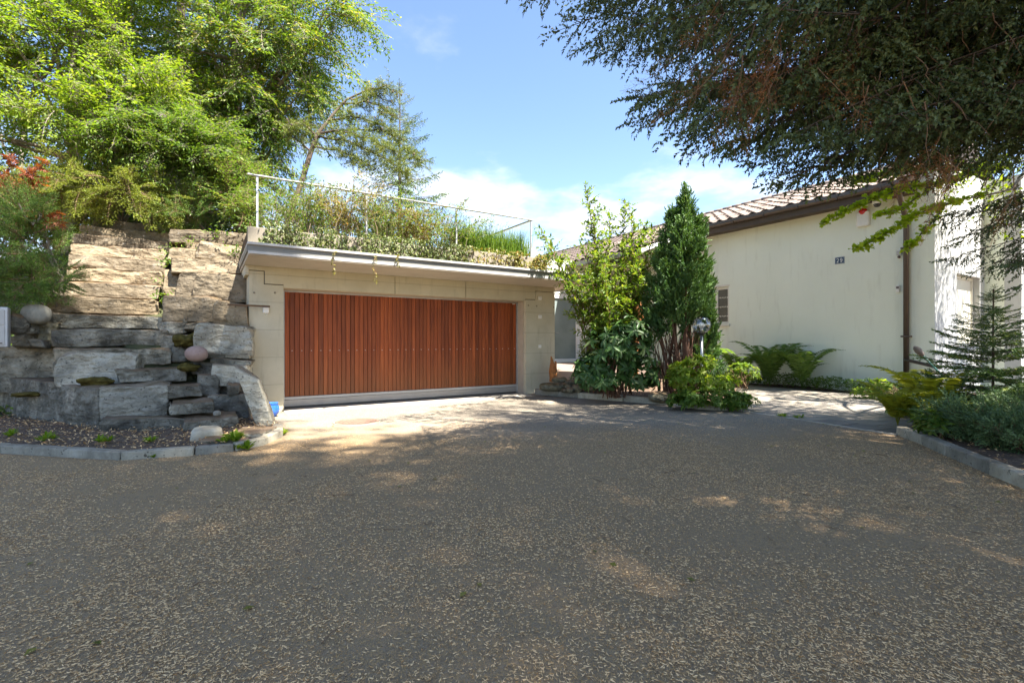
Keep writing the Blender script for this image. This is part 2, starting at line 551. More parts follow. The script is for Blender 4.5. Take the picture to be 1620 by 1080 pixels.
# rendered house wall
m, nt, b = nodes_of('cream_render')
v = coords(nt)
c = ramp(nt, noise_tex(nt, v, 0.7, 7, 0.6), [(0.3, (0.735, 0.765, 0.64)), (0.7, (0.785, 0.815, 0.69))])
c = mixc(nt, mapr(nt, noise_tex(nt, coords(nt, 'Object', (3, 3, 0.5)), 2.0, 6), 0.55, 0.8, 0, 0.28), c, (0.40, 0.39, 0.28))
nt.links.new(c, b.inputs['Base Color']); b.inputs['Roughness'].default_value = 0.9
bump(nt, b, noise_tex(nt, coords(nt, 'Object', (1, 1, 2.6)), 26, 4, 0.6), 0.45, 0.015)
M['render'] = m
m, nt, b = nodes_of('white_render')
v = coords(nt)
c = ramp(nt, noise_tex(nt, v, 1.1, 7, 0.6), [(0.3, (0.43, 0.43, 0.42)), (0.7, (0.49, 0.49, 0.48))])
nt.links.new(c, b.inputs['Base Color']); b.inputs['Roughness'].default_value = 0.9
bump(nt, b, noise_tex(nt, v, 40, 4, 0.6), 0.35, 0.01)
M['white_render'] = m
M['brown_wood'] = plain('dark_brown_timber', (0.060, 0.040, 0.027), 0.6, var=0.25, scale=5)
M['gutter'] = plain('brown_gutter', (0.105, 0.085, 0.072), 0.45, 0.4, var=0.15, scale=3)
M['pipe'] = plain('brown_downpipe', (0.085, 0.064, 0.052), 0.45, 0.3, var=0.15, scale=4)
M['pipe_grey'] = plain('grey_pipe', (0.17, 0.17, 0.165), 0.55, 0.2, var=0.15)
m, nt, b = nodes_of('clay_tile')
oi = N(nt, 'ShaderNodeObjectInfo')
p = world_pos(nt)
c = ramp(nt, noise_tex(nt, p, 5, 7, 0.65), [(0.3, (0.125, 0.095, 0.078)), (0.6, (0.205, 0.16, 0.135)), (0.8, (0.28, 0.23, 0.20))])
c = mixc(nt, mapr(nt, noise_tex(nt, p, 13, 5), 0.58, 0.68, 0, 0.7), c, (0.11, 0.105, 0.085))
c = mixc(nt, 1.0, c, ramp(nt, oi.outputs['Random'], [(0, (0.75, 0.75, 0.75)), (1, (1.2, 1.15, 1.1))]), 'MULTIPLY')
nt.links.new(c, b.inputs['Base Color']); b.inputs['Roughness'].default_value = 0.85
bump(nt, b, noise_tex(nt, p, 50, 4), 0.3, 0.01)
M['tile'] = m
M['window_frame'] = plain('window_frame_paint', (0.66, 0.63, 0.54), 0.45, var=0.05)
M['white_paint'] = plain('white_paint', (0.76, 0.75, 0.72), 0.4, var=0.04)
m, nt, b = nodes_of('dark_glass')
b.inputs['Base Color'].default_value = (0.02, 0.022, 0.022, 1); b.inputs['Roughness'].default_value = 0.06
b.inputs['Specular IOR Level'].default_value = 0.7
M['dark_glass'] = m
m, nt, b = nodes_of('frosted_glass')
c = ramp(nt, noise_tex(nt, coords(nt, 'Object', (1, 1, 1)), 1.5, 5), [(0.3, (0.16, 0.20, 0.19)), (0.7, (0.235, 0.275, 0.26))])
nt.links.new(c, b.inputs['Base Color']); b.inputs['Roughness'].default_value = 0.22
M['frosted'] = m
m, nt, b = nodes_of('clear_globe_glass')
tr = nt.nodes.new('ShaderNodeBsdfTransparent'); tr.inputs['Color'].default_value = (0.95, 0.97, 0.97, 1)
gs = nt.nodes.new('ShaderNodeBsdfGlossy'); gs.inputs['Roughness'].default_value = 0.02
fr_ = nt.nodes.new('ShaderNodeFresnel'); fr_.inputs['IOR'].default_value = 1.5
mx = nt.nodes.new('ShaderNodeMixShader')
nt.links.new(mapr(nt, fr_.outputs[0], 0.0, 1.0, 0.12, 0.9), mx.inputs[0]); nt.links.new(tr.outputs[0], mx.inputs[1]); nt.links.new(gs.outputs[0], mx.inputs[2])
nt.links.new(mx.outputs[0], nt.nodes['Material Output'].inputs['Surface'])
M['globe'] = m
M['brown_panel'] = plain('brown_slat_wood', (0.14, 0.065, 0.035), 0.6, var=0.25, scale=9)
M['orange_wood'] = plain('rust_orange_wood', (0.36, 0.135, 0.035), 0.75, var=0.45, scale=12, bmp=0.3)
M['porch'] = plain('porch_tiles', (0.20, 0.145, 0.115), 0.7, var=0.15, scale=4)
M['red'] = plain('red_lens', (0.55, 0.02, 0.015), 0.25)
M['blue_glaze'] = plain('blue_glaze', (0.025, 0.10, 0.42), 0.12, var=0.5, scale=16)
M['bowl'] = plain('grey_brown_bowl', (0.12, 0.095, 0.08), 0.7, var=0.25)
M['terracotta'] = plain('terracotta', (0.40, 0.16, 0.08), 0.8)
M['plate_blue'] = plain('enamel_blue', (0.008, 0.045, 0.105), 0.3)
M['plate_white'] = plain('enamel_white', (0.75, 0.75, 0.72), 0.35)
M['iron_red'] = plain('rusty_cast_iron', (0.20, 0.125, 0.088), 0.8, 0.1, var=0.3, scale=20)
M['brass'] = plain('tap_metal', (0.40, 0.42, 0.44), 0.35, 0.85)
M['teal'] = plain('teal_handle', (0.03, 0.12, 0.10), 0.5)
M['copper'] = plain('old_copper', (0.20, 0.12, 0.075), 0.6, 0.4, var=0.3)
M['mail_body'] = plain('mailbox_grey', (0.45, 0.45, 0.45), 0.4, 0.3)
M['moss'] = plain('moss', (0.085, 0.068, 0.018), 0.95, 0.0, 0.1, 0.7, 14, 1.0)
M['needle_litter'] = leafmat('fallen_needles', (0.37, 0.195, 0.07), (0.84, 0.57, 0.29), 0.0, 0.85, 0.15)
M['bark'] = plain('bark', (0.095, 0.07, 0.05), 0.9, var=0.4, scale=9, bmp=0.6)
M['bark_grey'] = plain('grey_bark', (0.21, 0.18, 0.14), 0.9, var=0.35, scale=9, bmp=0.5)
M['bark_red'] = plain('red_brown_bark', (0.15, 0.075, 0.045), 0.9, var=0.4, scale=9, bmp=0.5)
M['twig'] = plain('twig', (0.17, 0.105, 0.058), 0.9, var=0.3)
M['twig_pale'] = plain('pale_twig', (0.27, 0.205, 0.13), 0.9, var=0.3)
M['l_beech'] = leafmat('beech_leaf', (0.068, 0.135, 0.012), (0.16, 0.24, 0.026), 0.50, c3=(0.30, 0.28, 0.045))
M['l_lime'] = leafmat('bright_leaf', (0.105, 0.19, 0.012), (0.225, 0.315, 0.026), 0.52, c3=(0.25, 0.29, 0.05))
M['l_arch'] = leafmat('arching_shrub_leaf', (0.07, 0.135, 0.014), (0.17, 0.25, 0.028), 0.45, c3=(0.26, 0.29, 0.05))
M['n_fir_dark'] = leafmat('young_fir_needles', (0.032, 0.075, 0.018), (0.085, 0.15, 0.03), 0.15, 0.5, c3=(0.17, 0.21, 0.035))
M['l_dark'] = leafmat('deep_green_leaf', (0.025, 0.065, 0.014), (0.06, 0.12, 0.022), 0.35)
M['l_mid'] = leafmat('mid_leaf', (0.065, 0.135, 0.016), (0.15, 0.235, 0.03), 0.48, c3=(0.2, 0.235, 0.05))
M['l_rhodo'] = leafmat('rhododendron_leaf', (0.035, 0.085, 0.018), (0.08, 0.16, 0.034), 0.2, 0.42, 0.35, c3=(0.11, 0.15, 0.05))
M['l_olive'] = leafmat('olive_leaf', (0.12, 0.125, 0.02), (0.25, 0.23, 0.045), 0.35, c3=(0.32, 0.17, 0.05))
M['l_ivy'] = leafmat('ivy_leaf', (0.05, 0.08, 0.018), (0.135, 0.165, 0.035), 0.25, c3=(0.24, 0.24, 0.10))
M['l_fern'] = leafmat('fern_frond', (0.08, 0.155, 0.032), (0.165, 0.265, 0.06), 0.4)
M['l_fern_y'] = leafmat('yellow_fern_frond', (0.18, 0.21, 0.015), (0.38, 0.38, 0.035), 0.45, c3=(0.36, 0.2, 0.04))
M['l_grass'] = leafmat('grass_blade', (0.09, 0.18, 0.016), (0.19, 0.28, 0.035), 0.45)
M['l_ginkgo'] = leafmat('ginkgo_leaf', (0.24, 0.36, 0.018), (0.36, 0.46, 0.035), 0.6)
M['l_red'] = leafmat('red_maple_leaf', (0.15, 0.035, 0.022), (0.30, 0.10, 0.035), 0.4)
M['l_moss_y'] = leafmat('stonecrop', (0.15, 0.165, 0.02), (0.27, 0.255, 0.04), 0.3, c3=(0.34, 0.14, 0.03))
M['n_spruce'] = leafmat('spruce_needles', (0.038, 0.062, 0.020), (0.088, 0.125, 0.044), 0.12, 0.5)
M['n_dead'] = leafmat('dead_needles', (0.22, 0.075, 0.028), (0.42, 0.16, 0.06), 0.15, 0.8)
M['n_yew'] = leafmat('yew_needles', (0.045, 0.10, 0.014), (0.11, 0.20, 0.028), 0.25, 0.5, c3=(0.15, 0.23, 0.035))
M['n_thuja'] = leafmat('cypress_spray', (0.035, 0.09, 0.024), (0.12, 0.215, 0.055), 0.2, 0.5, c3=(0.14, 0.19, 0.055))
M['n_jun'] = leafmat('juniper_spray', (0.055, 0.10, 0.040), (0.13, 0.20, 0.075), 0.15, 0.6)
M['n_fir'] = leafmat('fir_needles', (0.045, 0.09, 0.02), (0.11, 0.17, 0.036), 0.2, 0.5, c3=(0.19, 0.22, 0.035))
M['n_larch'] = leafmat('larch_needles', (0.085, 0.125, 0.025), (0.18, 0.21, 0.045), 0.3, 0.5)
M['n_hem'] = leafmat('hemlock_needles', (0.11, 0.155, 0.016), (0.24, 0.275, 0.035), 0.35, 0.5)
# ------------------------------------------------------------------ foliage engine (numpy)
def unit(a):
    return a / np.maximum(np.linalg.norm(a, axis=-1, keepdims=True), 1e-9)
def frames(D, Nn):
    """rotation matrices with columns (dir, side, normal)"""
    D = unit(np.asarray(D, float)); Nn = np.asarray(Nn, float)
    Y = np.cross(Nn, D)
    bad = np.linalg.norm(Y, axis=-1) < 1e-4
    if bad.any():
        Y[bad] = np.cross(np.array((0.3, 0.9, 0.2)), D[bad])
    Y = unit(Y)
    Z = np.cross(D, Y)
    return np.stack([D, Y, Z], axis=2)
class Cloud:
    """gathers triangles with a material slot and a tint"""
    def __init__(s):
        s.V, s.F, s.T, s.I, s.n = [], [], [], [], 0
    def add(s, V, F, T, I):
        V = np.asarray(V, float).reshape(-1, 3)
        F = np.asarray(F, np.int64)
        s.V.append(V); s.F.append(F + s.n)
        s.T.append(np.broadcast_to(np.asarray(T, float), (len(V),)).copy())
        s.I.append(np.broadcast_to(np.asarray(I, np.int32), (len(F),)).copy())
        s.n += len(V)
    def inst(s, tmpl, Rm, P, S, T, I):
        """tmpl=(V,F); many copies; S scalar, (n,) or (n,3)"""
        tV, tF = tmpl
        n = len(P)
        S = np.asarray(S, float)
        if S.ndim == 0: S = np.full((n, 3), float(S))
        elif S.ndim == 1: S = np.repeat(S[:, None], 3, 1)
        V = np.einsum('nij,nkj->nki', Rm, tV[None] * S[:, None, :]) + np.asarray(P)[:, None, :]
        F = (tF[None] + (np.arange(n) * len(tV))[:, None, None]).reshape(-1, 3)
        s.add(V.reshape(-1, 3), F, np.repeat(np.broadcast_to(np.asarray(T, float), (n,)), len(tV)), I)
    def arrays(s):
        return np.concatenate(s.V), np.concatenate(s.F), np.concatenate(s.T), np.concatenate(s.I)
    def place(s, var, Rm, P, sc_, dt=0.0, mi=None):
        V, F, T, I = var
        s.add((V * sc_) @ Rm.T + P, F, np.clip(T + dt, 0, 1), I if mi is None else mi)
    def build(s, name, mats, parent=None, smooth=False):
        V, F, T, I = s.arrays()
        return np_mesh(name, V, F, mats, I, T, smooth, parent)
    def tube(s, pts, rad, n=5, tint=0.5, I=0):
        pts = np.asarray(pts, float); k = len(pts)
        rad = np.broadcast_to(np.asarray(rad, float), (k,))
        d = unit(np.gradient(pts, axis=0))
        ref = np.array((0.31, 0.95, 0.1)) if abs(d[0, 1]) < 0.9 else np.array((1.0, 0.1, 0.1))
        x = unit(ref - d * (d @ ref)[:, None]); y = np.cross(d, x)
        a = np.arange(n) * 2 * np.pi / n
        V = pts[:, None] + (x[:, None] * np.cos(a)[None, :, None] + y[:, None] * np.sin(a)[None, :, None]) * rad[:, None, None]
        F = []
        for i in range(k - 1):
            for j in range(n):
                q = (i * n + j, i * n + (j + 1) % n, (i + 1) * n + (j + 1) % n, (i + 1) * n + j)
                F.append((q[0], q[1], q[2])); F.append((q[0], q[2], q[3]))
        s.add(V.reshape(-1, 3), np.array(F), tint, I)
LEAF = (np.array([(0, 0, 0), (0.45, 0.30, 0.07), (1, 0, -0.06), (0.45, -0.30, 0.07)], float), np.array([(0, 2, 1), (0, 3, 2)]))
LEAF6 = (np.array([(0, 0, 0), (0.3, 0.17, 0.04), (0.7, 0.15, 0.0), (1, 0, -0.14), (0.7, -0.15, 0.0), (0.3, -0.17, 0.04), (0.5, 0, -0.03)], float),
         np.array([(0, 6, 1), (1, 6, 2), (2, 6, 3), (3, 6, 4), (4, 6, 5), (5, 6, 0)]))
FAN = (np.array([(0, 0, 0), (0.75, 0.55, 0.08), (1.0, 0.22, 0.0), (0.85, 0, 0.05), (1.0, -0.22, 0.0), (0.75, -0.55, 0.08)], float),
       np.array([(0, 2, 1), (0, 3, 2), (0, 4, 3), (0, 5, 4)]))
def star_leaf():
    V = [(0, 0, 0)]; F = []
    for i, a in enumerate((-100, -62, -28, 0, 28, 62, 100)):
        l = (0.55, 0.8, 0.95, 1.05, 0.95, 0.8, 0.55)[i]
        ca, sa = math.cos(R(a)), math.sin(R(a))
        b = len(V)
        V += [(ca * l * 0.5 - sa * 0.09, sa * l * 0.5 + ca * 0.09, 0.03), (ca * l, sa * l, -0.12 * l), (ca * l * 0.5 + sa * 0.09, sa * l * 0.5 - ca * 0.09, 0.03)]
        F += [(0, b + 2, b + 1), (0, b + 1, b)]
    return np.array(V, float), np.array(F)
STAR = star_leaf()
CONE = (np.array([(0, 0.5, 0), (0, -0.25, 0.433), (0, -0.25, -0.433), (1, 0, 0)], float), np.array([(0, 1, 3), (1, 2, 3), (2, 0, 3)]))
def brush(n, ln, wd, ang=55, flat=0.0, seed=1, t0=0.0):
    """needled twig of unit length along +x"""
    r = np.random.default_rng(seed)
    t = t0 + (np.arange(n) + r.random(n)) / n * (1.0 - t0)
    az = r.random(n) * 2 * np.pi
    e = np.stack([np.zeros(n), np.cos(az), np.sin(az) * (1 - flat)], 1)
    e = unit(e)
    a = R(ang) * (1 - 0.45 * t ** 3) * (0.85 + 0.3 * r.random(n))
    d = np.stack([np.cos(a)] * 3, 1) * np.array((1, 0, 0)) + e * np.sin(a)[:, None]
    b = np.stack([t, np.zeros(n), np.zeros(n)], 1)
    tip = b + d * (ln * (0.75 + 0.5 * r.random(n)))[:, None]
    w = np.cross(d, r.normal(size=(n, 3)))
    w = unit(w) * wd * 0.5
    V = np.concatenate([b - w, b + w, tip]); i = np.arange(n)
    return V, np.stack([i, i + n, i + 2 * n], 1)
def rand_dirs(n):
    return unit(rng.normal(size=(n, 3)))
def curve_pts(p0, p1, sag=0.0, n=6, wob=0.0, r=None):
    r = r or rng
    p0 = np.asarray(p0, float); p1 = np.asarray(p1, float)
    t = np.linspace(0, 1, n)[:, None]
    P = p0 + (p1 - p0) * t
    P[:, 2] += sag * 4 * (t * (1 - t))[:, 0]
    if wob:
        w = r.normal(size=(n, 3)) * wob; w[0] = 0; w[-1] = 0
        P += w
    return P
# ---- leafy branch variants: axis along +x, z up
def leafy_branch(L, spacing, shoot_len, leaf, leafw, droop=0.15, seed=1, ang=48, zjit=0.25, leaf_sp=0.055, tmpl=LEAF, hang=0.2, tints=(0, 1)):
    r = np.random.default_rng(seed)
    c = Cloud()
    ts = np.linspace(0, 1, 7)
    ax = np.stack([ts * L, 0.05 * L * np.sin(ts * 3 + r.random() * 6), -droop * L * ts ** 2], 1)
    c.tube(ax, 0.012 * L / 1.5 * (1.05 - ts * 0.85), 3, 0.5, 0)
    D, Nn, P, S = [], [], [], []
    cones = []
    k = max(3, int(L / spacing))
    for i in range(k):
        s = 0.08 + 0.92 * (i + r.random() * 0.6) / k
        p = np.array([np.interp(s, ts, ax[:, j]) for j in range(3)])
        side = 1 if i % 2 else -1
        a = R(ang + r.normal() * 12) * side
        d = np.array((math.cos(a), math.sin(a), r.normal() * zjit - droop * 0.6))
        d /= np.linalg.norm(d)
        ln = shoot_len * (1.05 - 0.65 * s) * (0.6 + 0.6 * r.random())
        cones.append((p, d, ln))
        m = max(2, int(ln / leaf_sp))
        for j in range(m):
            t = (j + 0.7) / m
            q = p + d * ln * t + np.array((0, 0, -0.12 * ln * t * t))
            sd = 1 if j % 2 else -1
            perp = np.cross((0, 0, 1), d); perp /= max(np.linalg.norm(perp), 1e-6)
            aa = R(50 + r.normal() * 14) if j < m - 1 else R(6)
            ld = d * math.cos(aa) + perp * sd * math.sin(aa) + np.array((0, 0, -hang * r.random()))
            P.append(q); D.append(ld); S.append(leaf * (0.7 + 0.5 * r.random()))
            Nn.append(np.array((0, 0, 1)) + r.normal(size=3) * 0.55)
    n = len(P)
    S = np.array(S)
    c.inst(tmpl, frames(np.array(D), np.array(Nn)), np.array(P), np.stack([S, S * leafw, S], 1), tints[0] + (tints[1] - tints[0]) * r.random(n), 1)
    cp = np.array([q[0] for q in cones]); cd = np.array([q[1] for q in cones]); cl_ = np.array([q[2] for q in cones])
    c.inst(CONE, frames(cd, np.tile((0, 0.1, 1.0), (len(cd), 1))), cp, np.stack([cl_, np.full(len(cl_), 0.010), np.full(len(cl_), 0.010)], 1), 0.5, 0)
    return c.arrays()
# ---- needled bough variants
def needle_bough(L, sp_branchlet, bl_len, sp_twig, twig_len, br, droop=0.08, seed=1, ang=55, hang=0.25, start=0.1, depth=2, zj=0.12, axis_r=0.012, tints=(0, 1)):
    r = np.random.default_rng(seed)
    c = Cloud()
    ts = np.linspace(0, 1, 8)
    ax = np.stack([ts * L, 0.03 * L * np.sin(ts * 4 + r.random() * 6), -droop * L * ts ** 1.6], 1)
    c.tube(ax, axis_r * (1.05 - ts * 0.9), 3, 0.5, 0)
    P, D, S = [], [], []
    def twig(p, d, ln):
        P.append(p); D.append(d); S.append(ln)
    cp, cd, cl_ = [], [], []
    k = int(L * (1 - start) / sp_branchlet)
    for i in range(k):
        s = start + (1 - start) * (i + r.random() * 0.5) / k
        p = np.array([np.interp(s, ts, ax[:, j]) for j in range(3)])
        for side in (-1, 1):
            a = R(ang * (1.08 - 0.35 * s) + r.normal() * 7) * side
            d = np.array((math.cos(a), math.sin(a), -hang * (0.5 + r.random()) + r.normal() * zj))
            d /= np.linalg.norm(d)
            ln = bl_len * min(1.0, (s - start) * 4 + 0.35) * (1.02 - s) ** 0.62 * (0.7 + 0.45 * r.random())
            if ln < twig_len * 0.7:
                twig(p, d, twig_len * (0.7 + 0.4 * r.random())); continue
            cp.append(p); cd.append(d); cl_.append(ln)
            if depth == 1:
                twig(p, d, ln); continue
            perp = np.cross((0, 0, 1), d); perp /= max(np.linalg.norm(perp), 1e-6)
            m = max(2, int(ln / sp_twig))
            for j in range(m):
                t = 0.12 + 0.88 * (j + r.random() * 0.5) / m
                q = p + d * ln * t + np.array((0, 0, -0.25 * hang * ln * t * t))
                sd = 1 if j % 2 else -1
                aa = R(46 + r.normal() * 9)
                td = d * math.cos(aa) + perp * sd * math.sin(aa) + np.array((0, 0, -hang * r.random() + r.normal() * zj))
                twig(q, td / np.linalg.norm(td), twig_len * (1.15 - 0.5 * t) * (0.7 + 0.5 * r.random()))
            twig(p + d * ln * 0.9, d + np.array((0, 0, -0.1)), twig_len * 0.9)
    for j in range(3):
        twig(ax[-1] - np.array((0.02 * j, 0, 0)), np.array((1, (j - 1) * 0.6, -droop)), twig_len * 1.1)
    n = len(P)
    P = np.array(P); D = unit(np.array(D)); S = np.array(S)
    brs = br if isinstance(br, list) else [br]
    which = r.integers(0, len(brs), n)
    for b_i, b_ in enumerate(brs):
        q = which == b_i
        if q.any():
            c.inst(b_, frames(D[q], np.array((0, 0, 1.0)) + r.normal(size=(q.sum(), 3)) * 0.35), P[q], S[q], tints[0] + (tints[1] - tints[0]) * r.random(q.sum()), 1)
    if cp:
        c.inst(CONE, frames(np.array(cd), np.tile((0, 0.1, 1.0), (len(cd), 1))), np.array(cp), np.stack([cl_, np.full(len(cl_), axis_r * 0.7), np.full(len(cl_), axis_r * 0.7)], 1), 0.5, 0)
    return c.arrays()
def orient(d, roll=0.0, up=(0, 0, 1)):
    Rm = frames(np.array([d], float), np.array([up], float))[0]
    if roll:
        cr, sr = math.cos(roll), math.sin(roll)
        Rm = Rm @ np.array(((1, 0, 0), (0, cr, -sr), (0, sr, cr)))
    return Rm
def clump(p, s):
    return noise.noise(Vector(p) * s)
def crown_points(blobs, n, shell=0.45, gap=-9, gscale=0.9):
    """points spread through ellipsoids, thinned by a clump noise; returns (p, outward)"""
    w = np.array([b[1][0] * b[1][1] * b[1][2] for b in blobs]) ** 0.66
    w = w / w.sum()
    out = []
    tries = 0
    while len(out) < n and tries < n * 30:
        tries += 1
        b = blobs[rng.choice(len(blobs), p=w)]
        d = rand_dirs(1)[0]
        rr = shell + (1 - shell) * rng.random() ** 0.6
        p = np.array(b[0]) + d * np.array(b[1]) * rr
        if clump(p, gscale) < gap:
            continue
        o = unit(d / np.array(b[1]))
        out.append((p, o, b))
    return out
def blob(px, py, rx, ry, Y, depth):
    c = at(px, py, Y)
    return ((c.x, c.y, c.z), (rx / FPX * Y, depth, ry / FPX * Y))
def leafy_tree(name, label, cat, base, trunk_top, blobs, variants, n, mats, trunk_r=0.15, droop=0.25, scale=(0.8, 1.2), gap=-0.25, gscale=0.9, outw=0.8, limb=True, bark=None, group=None, shell=0.45, bias=(0, 0, 0), lower=0.0):
    root = thing(name, label, cat, tuple(base), group)
    base = np.array(base, float); top = np.array(trunk_top, float)
    tr = Cloud()
    tp = curve_pts(base - np.array((0, 0, 0.3)), top, 0, 8, 0.06)
    tr.tube(tp, np.linspace(trunk_r, trunk_r * 0.35, 8), 8)
    cr = Cloud()
    pts = crown_points(blobs, n, shell, gap, gscale)
    if limb:
        for b in blobs:
            k = max(2, int(4 * max(b[1])))
            for i in range(min(k, 6)):
                a = tp[rng.integers(3, 8)]
                e = np.array(b[0]) + rand_dirs(1)[0] * np.array(b[1]) * 0.6
                tr.tube(curve_pts(a, e, 0.05 * np.linalg.norm(e - a), 7, 0.05), np.linspace(trunk_r * 0.35, 0.012, 7), 5)
    for p, o, b in pts:
        ax = p - (base * 0.5 + top * 0.5); ax[2] *= 0.4
        d = unit(o * outw + unit(ax) * 0.7 + rng.normal(size=3) * 0.35 + np.array((bias[0], bias[1], -droop + bias[2])))
        v = variants[rng.integers(len(variants))]
        s = rng.uniform(*scale)
        L = v[0][:, 0].max() * s
        cr.place(v, orient(d, rng.normal() * 0.5), p - d * L * 0.55, s, rng.normal() * 0.12)
    tr.build('trunk', bark or M['bark_grey'], root, True)
    cr.build('crown', mats, root)
    return root
def conifer_tree(name, label, cat, base, H, rad, nwh, nper, variants, mats, droop=0.2, trunk_r=0.12, bare=0.05, shape=1.0, vlen=1.0, lean=(0, 0), group=None, upturn=0.0, bark=None, rnd=0.15):
    root = thing(name, label, cat, tuple(base), group)
    base = np.array(base, float)
    tr = Cloud(); cr = Cloud()
    top = base + np.array((lean[0], lean[1], H))
    tp = curve_pts(base - np.array((0, 0, 0.2)), top, 0, 8, 0.01 * H / 4)
    tr.tube(tp, np.linspace(trunk_r, 0.008, 8), 7)
    for i in range(nwh):
        t = bare + (1 - bare) * (i + 0.3) / nwh
        l = rad * (1 - t) ** shape + 0.05 * rad
        a0 = rng.random() * 7
        for j in range(nper):
            a = a0 + j * 2 * np.pi / nper + rng.normal() * 0.2
            d = np.array((math.cos(a), math.sin(a), -droop * (1 - t) + upturn * t + rng.normal() * 0.07))
            ll = l * (1 + rng.normal() * rnd)
            v = variants[rng.integers(len(variants))]
            p = base + (top - base) * (t + rng.normal() * 0.25 / nwh)
            cr.place(v, orient(d, rng.normal() * 0.2), p, max(ll, 0.05) / vlen, rng.normal() * 0.12)
    cr.place(variants[0], orient((0.02, 0.03, 1.0)), top - np.array((0, 0, rad * 0.25)), rad * 0.28 / vlen, 0)
    tr.build('trunk', bark or M['bark'], root, True)
    cr.build('crown', mats, root)
    return root
def stem_shrub(name, label, cat, base, stems, mats, leaf=0.06, leafw=0.6, sp=0.04, tmpl=LEAF, stem_r=0.008, start=0.25, side=0.0, side_sp=0.12, up=0.4, sides=3, group=None):
    """stems: list of point lists (world); leaves and side shoots along each"""
    root = thing(name, label, cat, tuple(base), group)
    st = Cloud(); cr = Cloud()
    P, D, Nn, S = [], [], [], []
    def dress(pts, s0, lf):
        seg = np.linalg.norm(np.diff(pts, axis=0), axis=1); cum = np.concatenate([[0], np.cumsum(seg)])
        Lt = cum[-1]
        m = int(Lt * (1 - s0) / sp)
        for j in range(m):
            s = Lt * (s0 + (1 - s0) * (j + rng.random()) / m)
            p = np.array([np.interp(s, cum, pts[:, q]) for q in range(3)])
            i = min(np.searchsorted(cum, s), len(pts) - 1)
            d = unit(pts[i] - pts[i - 1]) if i > 0 else np.array((0, 0, 1.0))
            o = np.cross(d, rand_dirs(1)[0]); o = unit(o)
            ld = d * 0.6 + o + np.array((0, 0, up * 0.3))
            P.append(p); D.append(ld); Nn.append(np.array((0, 0, 1.0)) + rng.normal(size=3) * 0.45); S.append(lf * (0.65 + 0.55 * rng.random()))
        P.append(pts[-1]); D.append(unit(pts[-1] - pts[-2])); Nn.append((0, 0.1, 1)); S.append(lf)
    for pts in stems:
        pts = np.asarray(pts, float)
        L = np.linalg.norm(pts[-1] - pts[0])
        st.tube(pts, np.linspace(stem_r, stem_r * 0.25, len(pts)), sides)
        dress(pts, start, leaf)
        if side:
            k = int(L * (1 - start) / side_sp)
            for i in range(k):
                t = start + (1 - start) * (i + rng.random()) / k
                f = t * (len(pts) - 1); a = int(min(f, len(pts) - 2))
                p = pts[a] + (pts[a + 1] - pts[a]) * (f - a)
                d = unit(pts[a + 1] - pts[a])
                o = unit(np.cross(d, rand_dirs(1)[0]))
                e = p + (d * 0.5 + o + np.array((0, 0, 0.15))) * side * (1.1 - 0.6 * t) * (0.5 + rng.random() * 0.7)
                q = curve_pts(p, e, 0.06 * side, 4)
                st.tube(q, np.linspace(stem_r * 0.4, 0.002, 4), 3)
                dress(q, 0.15, leaf * 0.95)
    st.build('stems', mats[0], root, True)
    S = np.array(S)
    cr.inst(tmpl, frames(np.array(D), np.array(Nn)), np.array(P), np.stack([S, S * leafw, S], 1), rng.random(len(S)), 0)
    cr.build('foliage', [mats[1]], root)
    return root
def arch_stems(base, n, h, spread, bend=0.5, jit=0.15, dirs=None, npts=7, hv=0.3):
    out = []
    for i in range(n):
        a = rng.random() * 2 * np.pi if dirs is None else dirs[i % len(dirs)] + rng.normal() * 0.25
        hh = h * (1 - hv + 2 * hv * rng.random()); ss = spread * (0.3 + 0.9 * rng.random())
        t = np.linspace(0, 1, npts)
        p = np.zeros((npts, 3))
        p[:, 0] = math.cos(a) * ss * t ** 1.5; p[:, 1] = math.sin(a) * ss * t ** 1.5
        p[:, 2] = hh * (t - bend * 0.55 * t ** 2.6)
        p += rng.normal(size=p.shape) * 0.02 * t[:, None]
        p += np.array(base) + np.array((rng.normal() * jit, rng.normal() * jit, 0))
        out.append(p)
    return out
def fern(name, label, base, n, L, mat, az=None, group=None, lift=1.0, npin=22, pin=0.16):
    root = thing(name, label, 'fern', tuple(base), group)
    for i in range(n):
        c = Cloud()
        a = (i + rng.random() * 0.6) * 2 * np.pi / n if az is None else az[0] + (az[1] - az[0]) * (i + rng.random() * 0.5) / n
        ll = L * (0.7 + 0.45 * rng.random())
        t = np.linspace(0, 1, 9)
        rr = ll * (0.16 * t + 0.55 * t ** 1.7) ; zz_ = ll * lift * (1.0 * t - 0.48 * t ** 2.4)
        ax = np.stack([np.cos(a) * rr, np.sin(a) * rr, zz_], 1) + np.array(base)
        c.tube(ax, np.linspace(0.004, 0.001, 9), 3, 0.3, 0)
        side = np.array((-math.sin(a), math.cos(a), 0))
        tt = 0.14 + 0.86 * (np.arange(npin) + 0.5) / npin
        P = np.stack([np.interp(tt, t, ax[:, q]) for q in range(3)], 1)
        tang = unit(np.stack([np.interp(np.minimum(tt + 0.03, 1), t, ax[:, q]) for q in range(3)], 1) - P + 1e-6)
        nn = np.cross(tang, side)
        nn *= np.sign(nn[:, 2:3] + 1e-9)
        ls = ll * pin * np.sin(np.pi * np.clip(0.12 + 0.86 * tt, 0, 1)) ** 0.75 * 1.3
        for sgn in (-1, 1):
            D = side[None] * sgn + tang * 0.35 + rng.normal(size=(npin, 3)) * 0.06 + np.array((0, 0, -0.1))
            c.inst(LEAF, frames(D, nn + rng.normal(size=(npin, 3)) * 0.15), P, np.stack([ls, ls * 0.42, ls], 1), rng.random(npin) * 0.6 + 0.3 * rng.random(), 0)
        c.build('frond', [mat], root)
    return root
